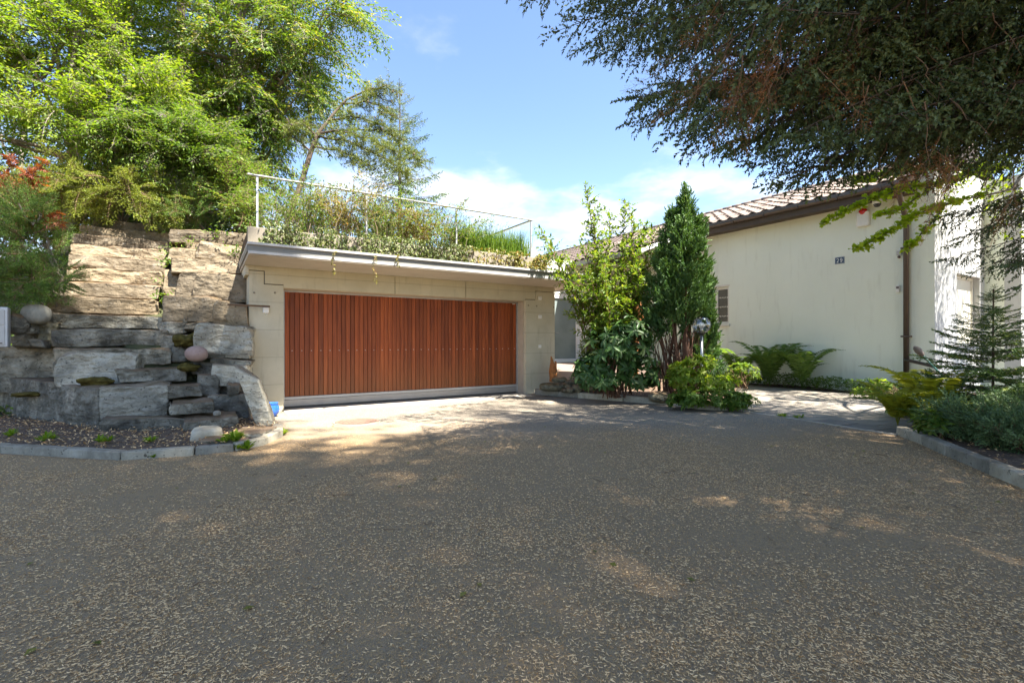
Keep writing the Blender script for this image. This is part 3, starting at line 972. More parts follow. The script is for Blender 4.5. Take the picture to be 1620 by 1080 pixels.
def in_poly(x, y, poly):
    x = np.asarray(x); y = np.asarray(y)
    ins = np.zeros(x.shape, bool)
    j = len(poly) - 1
    for i in range(len(poly)):
        xi, yi = poly[i]; xj, yj = poly[j]
        c = ((yi > y) != (yj > y)) & (x < (xj - xi) * (y - yi) / (yj - yi + 1e-12) + xi)
        ins ^= c
        j = i
    return ins
def carpet(name, label, poly, z, n, h, leaf, mat, leafw=0.7, tmpl=LEAF, cat='ground cover', hump=0.0):
    xs = np.array([p[0] for p in poly]); ys = np.array([p[1] for p in poly])
    P = []
    c0 = np.array((xs.mean(), ys.mean()))
    ext = max(np.ptp(xs), np.ptp(ys)) / 2
    while len(P) < n:
        x = rng.uniform(xs.min(), xs.max(), n); y = rng.uniform(ys.min(), ys.max(), n)
        k = in_poly(x, y, poly)
        for a, b_ in zip(x[k], y[k]):
            hh = h * (0.55 + 0.6 * (clump((a, b_, 0.3), 2.2) + 0.5))
            dd = math.hypot(a - c0[0], b_ - c0[1]) / ext
            P.append((a, b_, (z(a, b_) if callable(z) else z) + max(0.02, hh) * (rng.random() ** 0.55) + hump * max(0, 1 - dd * dd)))
    P = np.array(P[:n])
    D = rng.normal(size=(n, 3)); D[:, 2] = rng.normal(size=n) * 0.3
    Nn = rng.normal(size=(n, 3)) * 0.4 + np.array((0, 0, 1))
    S = leaf * (0.6 + 0.7 * rng.random(n))
    c = Cloud()
    c.inst(tmpl, frames(D, Nn), P, np.stack([S, S * leafw, S], 1), rng.random(n), 0)
    o = c.build(name, [mat])
    tag(o, label, cat, kind='stuff')
    return o
# ---- stones
def stone_mesh(name, poly, z0, z1, mat, rough=0.035, seed=0, edge=0.13, bev=0.03, tilt=(0, 0), off=(0, 0, 0), smooth=False, top=None):
    """block of rough stone over a footprint polygon"""
    bm = bmesh.new()
    n = len(poly)
    rs = random.Random(seed)
    lo = [bm.verts.new((p[0] + rs.uniform(-1, 1) * rough, p[1] + rs.uniform(-1, 1) * rough, z0)) for p in poly]
    hi = [bm.verts.new((p[0] + rs.uniform(-1, 1) * rough, p[1] + rs.uniform(-1, 1) * rough, (z1 if top is None else top[i]) + rs.uniform(-1, 1) * rough * 0.5)) for i, p in enumerate(poly)]
    bm.faces.new(lo[::-1]); bm.faces.new(hi)
    for i in range(n):
        bm.faces.new((lo[i], lo[(i + 1) % n], hi[(i + 1) % n], hi[i]))
    bmesh.ops.recalc_face_normals(bm, faces=bm.faces)
    if bev > 0.02:      # hewn: planes knock off corners and edges
        ext = min(max(p[0] for p in poly) - min(p[0] for p in poly), z1 - z0)
        for k in range(9):
            d = Vector((rs.uniform(-1, 1), rs.uniform(-1, 1), rs.uniform(-0.5, 1.0))).normalized()
            if max(abs(d.x), abs(d.y), abs(d.z)) > 0.93: continue
            sm = max(v.co.dot(d) for v in bm.verts)
            cut = rs.uniform(0.08, 0.30) * ext * 0.5
            res = bmesh.ops.bisect_plane(bm, geom=bm.verts[:] + bm.edges[:] + bm.faces[:], plane_co=d * (sm - cut), plane_no=d, clear_outer=True)
            ce = [e for e in res['geom_cut'] if isinstance(e, bmesh.types.BMEdge)]
            if ce: bmesh.ops.holes_fill(bm, edges=bm.edges[:], sides=0)
        bmesh.ops.recalc_face_normals(bm, faces=bm.faces)
    if bev:
        bmesh.ops.bevel(bm, geom=bm.edges[:], offset=min(bev, 0.012), segments=1, affect='EDGES')
    bmesh.ops.triangulate(bm, faces=bm.faces)
    for _ in range(5):
        ed = [e for e in bm.edges if e.calc_length() > edge]
        if not ed: break
        bmesh.ops.subdivide_edges(bm, edges=ed, cuts=1)
        bmesh.ops.triangulate(bm, faces=bm.faces)
    bm.normal_update()
    sv = Vector((seed * 1.37, seed * 0.71, seed * 2.11))
    for v in bm.verts:
        q = v.co + sv
        a = noise.noise(q * 1.9) * 1.3 + noise.noise(q * 5.0) * 0.7 + noise.noise(Vector((q.x * 3, q.y * 3, q.z * 9))) * 0.4 + noise.noise(q * 13) * 0.25
        a -= abs(noise.noise(q * 2.7 + Vector((9, 4, 2)))) * 1.5 + abs(noise.noise(q * 6.5)) * 0.7 - 0.5
        v.co += v.normal * a * rough * 0.62
    cx_ = sum(p[0] for p in poly) / n; cy_2 = sum(p[1] for p in poly) / n
    if tilt != (0, 0):
        bmesh.ops.transform(bm, matrix=Matrix.Translation((cx_, cy_2, z0)) @ Matrix.Rotation(tilt[0], 4, 'X') @ Matrix.Rotation(tilt[1], 4, 'Y') @ Matrix.Translation((-cx_, -cy_2, -z0)), verts=bm.verts)
    for v in bm.verts:
        v.co -= Vector(off)
    for f in bm.faces: f.smooth = smooth
    me = bpy.data.meshes.new(name)
    bm.to_mesh(me); bm.free()
    me.materials.append(mat)
    return me
def boulder_mesh(name, c, r3, mat, seed, pw=2.6, rough=0.06, sub=4, off=(0, 0, 0), rotz=0.0):
    bm = bmesh.new()
    bmesh.ops.create_icosphere(bm, subdivisions=sub, radius=1)
    sv = Vector((seed * 3.1, seed * 1.7, seed * 0.9))
    for v in bm.verts:
        d = v.co.normalized()
        k = 1.0 / (abs(d.x) ** pw + abs(d.y) ** pw + abs(d.z) ** pw) ** (1 / pw)
        a = 1 + rough * (noise.noise(d * 1.3 + sv) * 2.0 + noise.noise(d * 3.5 + sv) * 0.7 + noise.noise(d * 9 + sv) * 0.2)
        v.co = Vector((d.x * r3[0], d.y * r3[1], d.z * r3[2])) * k * a
    bmesh.ops.rotate(bm, cent=(0, 0, 0), matrix=Matrix.Rotation(rotz, 3, 'Z'), verts=bm.verts)
    for v in bm.verts: v.co += Vector(c) - Vector(off)
    for f in bm.faces: f.smooth = True
    me = bpy.data.meshes.new(name)
    bm.to_mesh(me); bm.free()
    me.materials.append(mat)
    return me
# ================================================================== THE SETTING
def uhit(P, px, d=UX):
    """where the line from P along d crosses the photo column px (plan view)"""
    r = (px - 810.0) / FPX
    s = (r * P[1] - P[0]) / (d[0] - r * d[1])
    return np.array((P[0] + d[0] * s, P[1] + d[1] * s))
def zs(v):
    return 0.234 + 0.645 * (v + 1.72)
def hill(u, v):
    if v < 4.3:
        z = min(max(zs(v) - 0.5, -0.25), 3.45)
    else:
        z = 3.45 + 0.28 * (v - 4.3)
    if u < -2.5:
        p = P0 + UX * u + VX * v - np.array((-5.83, 6.80))
        s = p[0] * 0.43 + p[1] * 0.90
        zl = float(np.interp(s, (0.35, 0.65, 0.9, 1.15, 1.5, 2.4, 5.0), (-0.3, 0.40, 0.6, 1.1, 1.9, 3.5, 4.6)))
        if s > 5.0: zl = 4.6 + 0.28 * (s - 5.0)
        k = min(1.0, max(0.0, (-2.5 - u) / 0.5))
        z = min(z, zl) * (1 - k) + zl * k
    if u > -0.7:
        z = 2.9 - 0.06 * max(0, u - 3)
    z += 0.10 * noise.noise(Vector((u * 0.6, v * 0.6, 0)))
    if v < -1.6:
        z = min(z, -0.12)
    return min(z, 11.0)
def grid_mesh(name, us, vs, mat):
    bm = bmesh.new()
    vv = [[bm.verts.new((u, v, hill(u, v))) for v in vs] for u in us]
    for i in range(len(us) - 1):
        for j in range(len(vs) - 1):
            uc = (us[i] + us[i + 1]) / 2; vc = (vs[j] + vs[j + 1]) / 2
            if uc > -0.72 and vc < 7.0: continue
            f = bm.faces.new((vv[i][j], vv[i + 1][j], vv[i + 1][j + 1], vv[i][j + 1])); f.smooth = True
    bmesh.ops.recalc_face_normals(bm, faces=bm.faces)
    me = bpy.data.meshes.new(name); bm.to_mesh(me); bm.free(); me.materials.append(mat)
    return me
us = list(np.arange(-60, -12, 3.0)) + list(np.arange(-12, -0.8, 0.4)) + [-0.73, -0.70] + list(np.arange(0.5, 13, 1.0))
vs = list(np.arange(-3.0, 7.0, 0.4)) + [7.02] + list(np.arange(7.6, 12, 0.8)) + list(np.arange(12, 60, 3.0))
o = link('hillside', grid_mesh('hillside', us, vs, M['earth']), None, True); o['kind'] = 'structure'
mb = MB(); mb.box(-600, -600, -0.5, 600, 600, -0.2); struct('ground', mb, M['earth'])
# driveway asphalt sheet
def sheet(name, poly, z, mat, sub=0):
    bm = bmesh.new()
    bm.faces.new([bm.verts.new((p[0], p[1], z)) for p in poly])
    me = bpy.data.meshes.new(name); bm.to_mesh(me); bm.free(); me.materials.append(mat)
    return struct(name, link(name, me))
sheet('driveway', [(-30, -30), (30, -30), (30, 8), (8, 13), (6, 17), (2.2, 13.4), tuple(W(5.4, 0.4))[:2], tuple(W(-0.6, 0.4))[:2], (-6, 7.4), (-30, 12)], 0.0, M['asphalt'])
mb = MB(); mb.box(-0.03, -0.42, -0.05, 5.42, 0.42, 0.006, 0.0)
struct('garage_apron', mb, M['apron'], True)

# soil beds
def bed(name, poly, z, edge_z, mat, seed=3, step=0.22):
    bm = bmesh.new()
    xs = [p[0] for p in poly]; ys = [p[1] for p in poly]
    f = bm.faces.new([bm.verts.new((p[0], p[1], z)) for p in poly])
    bmesh.ops.triangulate(bm, faces=bm.faces)
    for _ in range(6):
        ed = [e for e in bm.edges if e.calc_length() > step]
        if not ed: break
        bmesh.ops.subdivide_edges(bm, edges=ed, cuts=1); bmesh.ops.triangulate(bm, faces=bm.faces)
    for v in bm.verts:
        b_ = v.is_boundary
        v.co.z += noise.noise(Vector((v.co.x * 1.7, v.co.y * 1.7, seed))) * 0.04 + noise.noise(v.co * 7) * 0.018 - (0.05 if b_ else 0)
    for q in bm.faces: q.smooth = True
    me = bpy.data.meshes.new(name); bm.to_mesh(me); bm.free(); me.materials.append(mat)
    return struct(name, link(name, me))
LEFT_BED = [(-9.3, 6.36), (-5.95, 5.69), (-4.30, 5.36), (-3.30, 5.74), (-3.22, 6.60), (-3.66, 7.5), (-4.3, 8.1), (-6.0, 8.0), (-9.3, 9.2)]
bed('planting_bed', LEFT_BED, 0.075, 0, M['soil'], 3)
MID_BED = [(0.70, 11.95), (3.22, 9.95), (3.66, 9.30), (4.35, 9.2), (4.95, 10.3), (6.3, 14.0), (6.0, 15.0), (3.6, 15.2), (1.6, 13.0)]
bed('planting_bed', MID_BED, 0.12, 0, M['soil'], 5)
RIGHT_BED = [(5.38, 6.55), (5.06, 5.6), (4.70, 4.5), (4.12, 2.8), (3.5, 1.0), (14, 0), (15, 12), (9.6, 11.6), (6.4, 7.7)]
bed('planting_bed', RIGHT_BED, 0.09, 0, M['soil'], 8)
WALL_BED = [(9.0, 10.9), (9.75, 11.0), (6.6, 16.2), (6.2, 15.6), (7.6, 13.9)]
bed('planting_bed', WALL_BED, 0.04, 0, M['soil'], 9)

# granite kerbs: separate stones end to end
def kerb(pts, width, h, side, seed=0, mat=None, zb=-0.1):
    root = bpy.data.objects.new('kerb', None); COL.objects.link(root); root['kind'] = 'structure'
    root.location = (pts[0][0], pts[0][1], 0); OFF[root] = np.array((pts[0][0], pts[0][1], 0.0))
    pts = [np.array(p, float) for p in pts]
    nrm = []
    for i in range(len(pts)):
        a = pts[max(i - 1, 0)]; b_ = pts[min(i + 1, len(pts) - 1)]
        d = (b_ - a) / np.linalg.norm(b_ - a)
        nrm.append(np.array((-d[1], d[0])) * side)
    for i in range(len(pts) - 1):
        a, b_ = pts[i], pts[i + 1]
        d = (b_ - a) / np.linalg.norm(b_ - a) * 0.006
        poly = [a + d, b_ - d, b_ - d + nrm[i + 1] * width, a + d + nrm[i] * width]
        me = stone_mesh('kerbstone', poly, zb, h, mat or M['granite'], 0.006, seed + i, 0.16, 0.012, off=OFF[root])
        link('kerbstone', me, root)
    return root
kerb([(-9.3, 6.28), (-7.6, 5.94), (-5.95, 5.61), (-4.29, 5.28), (-3.62, 5.50), (-3.28, 5.72), (-3.10, 6.08), (-3.14, 6.62), (-3.38, 7.12)], 0.12, 0.095, 1, 1)
kerb([(0.55, 11.86), (1.50, 11.14), (2.40, 10.46), (3.20, 9.86), (3.55, 9.28), (4.05, 9.06)], 0.13, 0.13, 1, 20)
kerb([(5.36, 6.75), (5.16, 6.1), (4.93, 5.5), (4.66, 4.72), (4.34, 3.75), (4.0, 2.75), (3.65, 1.75), (3.3, 0.75)], 0.13, 0.125, 1, 40)

# paved path: slabs laid in rows parallel to the driveway edge
pa = np.array((4.28, 9.08)); e1 = np.array((0.412, -0.911)); e2 = np.array((0.911, 0.412))
PATH = [(4.22, 9.15), (5.35, 6.66), (6.5, 7.7), (9.25, 11.1), (7.8, 13.8), (7.2, 15.4), (6.0, 15.4), (6.2, 14.2), (4.85, 10.4)]
path = sheet('path', PATH, 0.003, M['soil'])
OFF[path] = np.zeros(3)
S_ = 0.46
slab_me = MB().box(-S_ / 2 + 0.005, -S_ / 2 + 0.005, -0.05, S_ / 2 - 0.005, S_ / 2 - 0.005, 0.0, 0.006).mesh('paving_slab', M['paver'])
slab_half = MB().box(-S_ / 4 + 0.004, -S_ / 2 + 0.005, -0.05, S_ / 4 - 0.004, S_ / 2 - 0.005, 0.0, 0.006).mesh('paving_slab', M['paver'])
ra = math.atan2(e2[1], e2[0])
for j in range(0, 19):
    for i in range(-14, 9):
        c = pa + e2 * S_ * (j + 0.5) + e1 * S_ * (i + 0.5 + (0.5 if j % 2 else 0))
        if in_poly(c[:1], c[1:], PATH)[0]:
            o = link('paving_slab', slab_me, path)
            o.location = (c[0], c[1], 0.014 + rng.uniform(-0.003, 0.003))
            o.rotation_euler = (rng.normal() * 0.004, rng.normal() * 0.004, ra + rng.normal() * 0.006)
mb = MB(); a = pa - e1 * 0.1; 
t = W(0, 0)
for i in range(3):
    pass
eb = [pa - e2 * 0.05, pa + e1 * 2.62 - e2 * 0.05, pa + e1 * 2.62 - e2 * 0.005, pa - e2 * 0.005]
mb.prism([(p[0], p[1]) for p in eb], 'z', -0.05, 0.017)
tag(mb.build('edging_strip', M['apron']), kind='structure')

# ================================================================== STONE STAIRS
steps = [  # left px, right px, top py, depth Y at the right end, riser
    (285, 374, 660, 6.95, 0.30, 'stone'), (262, 340, 634, 7.18, 0.32, 'stone'), (225, 319, 608, 7.48, 0.31, 'stone'),
    (178, 295, 581, 7.82, 0.30, 'stone'), (80, 272, 551, 8.15, 0.34, 'stone'), (80, 264, 523, 8.50, 0.34, 'stone'),
    (82, 258, 500, 8.85, 0.33, 'stone'), (82, 253, 475, 9.2, 0.36, 'stone_warm'), (95, 256, 452, 9.55, 0.36, 'stone_warm'),
    (100, 258, 432, 9.9, 0.32, 'stone_warm'), (104, 262, 412, 10.25, 0.34, 'stone_warm'), (112, 266, 397, 10.6, 0.28, 'stone_warm'),
    (120, 270, 382, 10.95, 0.27, 'stone_warm'), (128, 274, 370, 11.3, 0.26, 'stone_warm'), (150, 284, 359, 11.65, 0.24, 'stone_warm')]
prev_z = -0.05
stairs = thing('stone_stairs', 'rough hewn stone block stairs climbing the slope left of the garage', 'stairs', tuple(gnd(300, 685)))
for i, (pl, pr, py, Y, ris, mk) in enumerate(steps):
    Rp = at(pr, py, Y)
    Lp = uhit((Rp.x, Rp.y), pl)
    fr = np.array((Rp.x, Rp.y))
    dd = VX * 0.8
    jx = rng.normal(size=4) * 0.045
    mid = (Lp + fr) / 2 - VX * rng.uniform(-0.03, 0.06)
    Lp = Lp + UX * rng.uniform(-0.10, 0.06); rot_ = rng.normal() * 0.035
    q1, q2 = Lp * 0.7 + fr * 0.3, Lp * 0.3 + fr * 0.7
    poly = [Lp + VX * (jx[0] - rot_), q1 + VX * rng.uniform(-0.06, 0.04), q2 + VX * rng.uniform(-0.06, 0.04), fr + VX * (jx[1] + rot_), fr + dd, Lp + dd]
    me = stone_mesh('step', poly, max(prev_z + (0.035 if i < 8 else rng.uniform(0.035, 0.055)), Rp.z - ris), Rp.z, M[mk], 0.034 if i < 8 else 0.040, 100 + i, 0.085, 0.028, off=OFF[stairs])
    o = link('step', me, stairs)
    prev_z = Rp.z

def stone_px(root, name, x0, y0, x1, y1, Y, depth=0.6, mat='stone', seed=0, rough=0.03, skew=0.0, tilt=(0, 0), bev=0.035, top=None, edge=0.09):
    """block whose front face spans the measured region at distance Y, front parallel to the garage"""
    a = at(x0, y1, Y); b_ = at(x1, y1, Y)
    # front follows the garage direction at half strength so faces look turned
    w = b_.x - a.x
    dy = w * (0.30 + skew)
    p = [(a.x, a.y - dy / 2), (b_.x, b_.y + dy / 2)]
    q = [(b_.x - depth * 0.45, b_.y + dy / 2 + depth), (a.x - depth * 0.45, a.y - dy / 2 + depth)]
    z0 = CAM_H - (y1 - 540) / FPX * Y; z1 = CAM_H - (y0 - 540) / FPX * Y
    rs_ = random.Random(seed); g_ = 0.026
    p = [(p[0][0] + g_, p[0][1] + rs_.uniform(-0.05, 0.05)), (p[1][0] - g_, p[1][1] + rs_.uniform(-0.05, 0.05))]
    if not top: top = [rs_.uniform(-0.04, 0.01) for _ in range(4)]
    if tilt == (0, 0): tilt = (-rs_.uniform(0.0, 0.14), rs_.uniform(-0.07, 0.07))
    me = stone_mesh(name, p + q, z0 + g_ * 0.7, z1, M[mat], rough, seed, edge, bev, tilt, OFF[root], top=[z1 + t for t in top])
    return link(name, me, root)
# right flank: boulder wall between the stairs and the garage
rw = thing('boulder_wall', 'stacked rough boulder wall between the stairs and the garage corner', 'stone wall', tuple(gnd(360, 674)))
for k, a in enumerate([
    (283, 365, 388, 388, 10.6, 0.9, 'stone_warm'), (271, 391, 308, 416, 10.1, 0.6, 'stone_warm'), (290, 382, 316, 398, 10.3, 0.5, 'stone_warm'),
    (313, 386, 386, 416, 9.9, 0.8, 'stone_warm'), (279, 410, 384, 438, 9.5, 0.8, 'stone_warm'), (258, 427, 288, 474, 9.35, 0.6, 'stone_warm'),
    (283, 431, 315, 480, 9.15, 0.8, 'stone_warm'), (309, 433, 390, 480, 9.05, 0.8, 'stone_warm'), (263, 471, 345, 515, 8.75, 0.8, 'stone_warm'),
    (338, 478, 391, 518, 8.55, 0.7, 'stone_warm'), (257, 509, 291, 531, 8.65, 0.6, 'stone'), (289, 511, 328, 526, 8.55, 0.6, 'stone_dark'),
    (311, 511, 393, 563, 8.1, 0.8, 'stone_light'), (264, 530, 312, 556, 8.5, 0.6, 'stone_dark'), (269, 545, 296, 574, 8.2, 0.35, 'stone_dark'),
    (330, 559, 393, 570, 8.1, 0.7, 'stone'), (332, 567, 393, 579, 8.05, 0.7, 'stone_dark'), (298, 571, 340, 596, 7.95, 0.5, 'stone'),
    (338, 577, 390, 613, 7.85, 0.7, 'stone_light'), (312, 590, 347, 628, 7.68, 0.5, 'stone'), (345, 606, 390, 630, 7.95, 0.5, 'stone_dark'),
    (362, 608, 383, 628, 7.6, 0.3, 'stone'), (332, 623, 396, 680, 7.5, 0.7, 'stone_dark')]):
    stone_px(rw, 'stone', *a[:4], a[4], a[5], a[6], 200 + k, 0.034)
# the tall slab leaning against the flank
me = stone_mesh('leaning_slab', [(-0.13, -0.10), (0.10, -0.14), (0.12, 0.2), (-0.10, 0.24)], -0.1, 0.98, M['stone_light'], 0.02, 77, 0.09, 0.012, top=[1.04, 0.72, 0.74, 1.04])
o = link('leaning_slab', me, rw)
q = gnd(417, 676)
o.location = Vector((q.x + 0.10, q.y - 0.05, 0.0)) - Vector(OFF[rw]); o.rotation_euler = (R(-6), R(-19), R(20))
# left flank: big blocks below the mailbox
lw = thing('block_wall', 'low wall of huge grey stone blocks left of the stairs', 'stone wall', tuple(gnd(100, 690)))
A_ = np.array((-5.83, 6.80)); B_ = A_ + UX * 0.80; Cc = B_ + VX * 0.75; D_ = A_ + np.array((-0.90, 0.43)) * 3.4; E_ = D_ + np.array((0.4, 0.8))
A2_ = A_ + np.array((-0.90, 0.43)) * 0.03; C2_ = A2_ + np.array((0.25, 0.85))
link('stone', stone_mesh('stone', [A_, B_, Cc, C2_ + (0.03, 0.0)], 0.02, 0.66, M['stone_light'], 0.03, 301, 0.09, 0.012, off=OFF[lw], top=[0.66, 0.63, 0.66, 0.68]), lw)
link('stone', stone_mesh('stone', [A2_, C2_, E_, D_], 0.02, 0.66, M['stone_dark'], 0.035, 302, 0.10, 0.012, off=OFF[lw], top=[0.62, 0.66, 0.72, 0.70]), lw)
for k, a in enumerate([(-40, 548, 85, 626, 8.0, 0.9, 'stone'), (97, 560, 204, 618, 7.42, 0.6, 'stone_light'), (79, 568, 99, 592, 7.6, 0.3, 'stone_dark'), (80, 588, 99, 616, 7.5, 0.3, 'stone_dark'),
                       (30, 512, 78, 552, 7.95, 0.6, 'stone_mossy'), (12, 530, 48, 553, 7.8, 0.5, 'stone_dark'), (36, 512, 52, 531, 7.7, 0.3, 'stone'), (44, 535, 66, 552, 7.7, 0.25, 'stone'), (56, 510, 80, 550, 7.9, 0.4, 'stone_mossy'),
                       (163, 661, 290, 700, 6.68, 0.7, 'stone_dark')]):
    stone_px(lw, 'stone', *a[:4], a[4], a[5], a[6], 320 + k, 0.032)
# loose boulders and flagstones
def boulder(label, x0, y0, x1, y1, Y, mat, seed, pw=2.5, rough=0.05, rz=0.0, name='boulder', group=None):
    c = at((x0 + x1) / 2, (y0 + y1) / 2, Y); w = (x1 - x0) / FPX * Y / 2; h = (y1 - y0) / FPX * Y / 2
    base = Vector((c.x, c.y, c.z - h))
    o = link(name, boulder_mesh(name, (0, 0, h), (w, w * 0.85, h), M[mat], seed, pw, rough, 4, rotz=rz))
    o.location = base
    return tag(o, label, 'boulder', group)
boulder('smooth beige round boulder beneath the dark conifer bush', 39, 481, 76, 513, 7.75, 'stone_pale', 3, 2.3, 0.02)
boulder('pale blue grey boulder beside the mailbox', 10, 496, 42, 529, 7.6, 'stone', 5, 2.4, 0.06)
boulder('pinkish egg shaped boulder resting on the wall right of the stairs', 295, 547, 327, 572, 7.85, 'stone_pink', 8, 2.2, 0.02)
boulder('cream white boulder lying in the bed at the foot of the stairs', 306, 674, 349, 704, 6.1, 'stone_pale', 11, 3.2, 0.05, 0.5)
boulder('small white pebble on the lowest step', 338, 649, 349, 658, 6.98, 'stone_pale', 13, 2.3, 0.06, name='pebble')
boulder('flat grey boulder in the bed under the columnar conifer', 1026, 619, 1064, 637, 10.0, 'stone_mossy', 15, 2.6, 0.05)
for k, (p_, lab) in enumerate([([(-3.55, 6.1), (-3.2, 6.2), (-3.28, 6.75), (-3.75, 6.72)], 'flat grey flagstone inside the kerb corner beside the leaning slab'),
                               ([(-3.75, 5.72), (-3.38, 5.86), (-3.45, 6.05), (-3.78, 6.02)], 'small flat flagstone near the weed tufts at the kerb')]):
    o = link('flagstone', stone_mesh('flagstone', p_, 0.0, 0.125, M['stone'], 0.008, 400 + k, 0.14, 0.012)); tag(o, lab, 'flagstone')
# small stacked stones in front of the porch
bw = thing('dry_stone_edging', 'low stack of mossy field stones between the pillar and the shrub', 'stone edging', (1.4, 11.6, 0.1))
for k, (a, b_, c, d, Y) in enumerate([(225, 805, 345, 850, 11.75), (330, 825, 420, 872, 11.55), (365, 798, 437, 836, 11.8), (122, 850, 325, 918, 11.5), (315, 858, 382, 897, 11.42), (385, 865, 462, 925, 11.25), (438, 823, 548, 900, 11.3), (296, 896, 348, 928, 11.3), (338, 888, 402, 930, 11.2), (520, 850, 600, 915, 11.1)]):
    x0, x1 = 830 + a / 5.144, 830 + c / 5.144; y0, y1 = 440 + b_ / 5.144, 440 + d / 5.144
    cc = at((x0 + x1) / 2, (y0 + y1) / 2, Y); w = (x1 - x0) / FPX * Y / 2; h = (y1 - y0) / FPX * Y / 2
    link('stone', boulder_mesh('stone', cc, (w * 1.03, 0.2, h * 1.05), M['stone_mossy'], 40 + k, 3.0, 0.05, 3, off=OFF[bw]), bw)

# ================================================================== GARAGE
G = thing('garage', 'flat roofed concrete garage with wide red brown timber door', 'garage', (0, 0, 0), uv=True)
pl = MB().prism([(-0.6, 0), (-0.03, 0), (-0.03, 2.345), (-0.357, 2.345), (-0.357, 2.58), (-0.6, 2.58)], 'y', 0.0, 0.10, 0.004)
pl.build('wall', M['concrete'], G)
pr_ = MB().prism([(5.417, 0), (6.31, 0), (6.31, 2.55), (5.71, 2.55), (5.71, 2.333), (5.417, 2.333)], 'y', 0.0, 0.10, 0.004)
pr_.build('wall', M['concrete'], G)
for poly in ([(-0.6, 2.594), (-0.343, 2.594), (-0.343, 2.359), (-0.03, 2.359), (-0.03, 2.30), (2.10, 2.30), (2.10, 2.675), (-0.6, 2.675)],
             [(2.112, 2.30), (3.758, 2.30), (3.758, 2.675), (2.112, 2.675)],
             [(3.770, 2.30), (5.40, 2.30), (5.40, 2.347), (5.696, 2.347), (5.696, 2.564), (6.31, 2.564), (6.31, 2.675), (3.770, 2.675)]):
    MB().prism(poly, 'y', 0.0, 0.10, 0.004).build('lintel_panel', M['concrete'], G)
core = MB()
core.box(-0.59, 0.03, 0, -0.035, 6.9, 2.66); core.box(5.422, 0.03, 0, 6.30, 6.9, 2.66); core.box(-0.035, 0.035, 2.31, 5.422, 6.9, 2.655)
core.build('wall_core', M['joint'], G)
MB().box(-0.601, 0.101, 0, -0.585, 6.95, 2.675).build('wall', M['concrete'], G)
MB().box(6.29, 0.101, 0, 6.312, 6.95, 2.675).build('wall', M['concrete'], G)
MB().box(5.40, 0.101, 0.0, 5.4215, 0.40, 2.30).box(-0.0345, 0.101, 0, -0.012, 0.40, 2.30).box(-0.012, 0.101, 2.288, 5.40, 0.40, 2.3095).build('door_jamb', M['jamb'], G)
# roof slab, fascia strips
MB().box(-0.68, -1.21, 2.676, 6.75, 7.0, 2.80, 0.004).build('roof', M['soffit'], G)
fs = MB()
fs.box(-0.70, -1.27, 2.832, 6.77, -1.02, 2.872, 0.004)
fs.box(-0.70, -1.018, 2.832, -0.60, 2.5, 2.872, 0.004)
fs.build('roof_coping', M['metal_light'], G)
MB().box(-0.684, -1.235, 2.735, 6.754, -1.213, 2.831).box(-0.70, -1.212, 2.735, -0.683, 7.0, 2.831).build('fascia', M['metal_mid'], G)
MB().box(-0.69, -1.250, 2.690, 6.76, -1.236, 2.734, 0.003).build('fascia_trim', M['metal_light'], G)
MB().prism([(-0.66, 2.50), (-0.60, 2.50), (-0.60, 2.674), (-0.66, 2.674)], 'y', -0.02, 1.0, 0.002).build('wall_return', M['concrete'], G)
# roof planting and upstand
MB().box(-0.595, -1.01, 2.802, 6.7, 6.98, 2.845).build('roof_soil', M['soil'], G)
up = [(-0.62, 0.55), (0.56, 2.05), (2.06, 3.55), (3.56, 4.62), (4.63, 5.16), (5.17, 6.05)]
for i, (a, b_) in enumerate(up):
    MB().box(a, -0.03, 2.80, b_ - 0.008, 0.10, 3.37 + 0.02 * (i % 2), 0.008).build('parapet', M['parapet'], G)
MB().box(5.93, 0.102, 2.80, 6.05, 6.5, 3.37, 0.008).build('parapet', M['parapet'], G)
MB().box(-0.61, 0.102, 2.846, 5.925, 6.9, 3.33).build('planter_soil', M['soil'], G)
# door
DV = 0.37
door = MB().box(0.0, DV + 0.03, 0.03, 5.395, DV + 0.09, 2.285).build('door', M['joint'], G)
np_ = 60; p0, p1 = 0.035, 5.365; pit = (p1 - p0) / np_
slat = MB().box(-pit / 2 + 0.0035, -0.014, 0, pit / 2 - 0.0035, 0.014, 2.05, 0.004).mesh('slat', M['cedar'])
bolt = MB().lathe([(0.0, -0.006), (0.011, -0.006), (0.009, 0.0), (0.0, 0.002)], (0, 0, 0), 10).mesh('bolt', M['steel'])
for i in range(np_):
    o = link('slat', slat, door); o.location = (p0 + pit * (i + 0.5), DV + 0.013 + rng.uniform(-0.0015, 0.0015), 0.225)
    if i % 2 == 0:
        q = link('bolt', bolt, door); q.location = (p0 + pit * (i + 1.5) - pit * 0.02, DV - 0.004, 1.12); q.rotation_euler = (R(90), 0, 0)
MB().box(0.0, DV - 0.012, 0.035, 5.39, DV + 0.028, 0.165, 0.004).build('kick_plate', M['door_metal'], door)
MB().box(0.0, DV - 0.022, 0.170, 5.39, DV + 0.028, 0.222, 0.004).build('bottom_rail', M['metal_light'], door)
fr = MB(); fr.box(-0.011, DV - 0.03, 0.0, 0.03, DV + 0.03, 2.287, 0.003); fr.box(5.372, DV - 0.03, 0, 5.399, DV + 0.03, 2.287, 0.003); fr.box(0.031, DV - 0.03, 2.262, 5.371, DV + 0.03, 2.287, 0.003)
fr.build('door_frame', M['galv'], G)
MB().box(0.02, DV + 0.031, 0.0, 5.38, DV + 0.08, 0.029).build('door_seal', M['black'], G)
MB().box(5.25, DV - 0.017, 2.232, 5.33, DV - 0.002, 2.25).build('name_tag', M['white_plastic'], door)
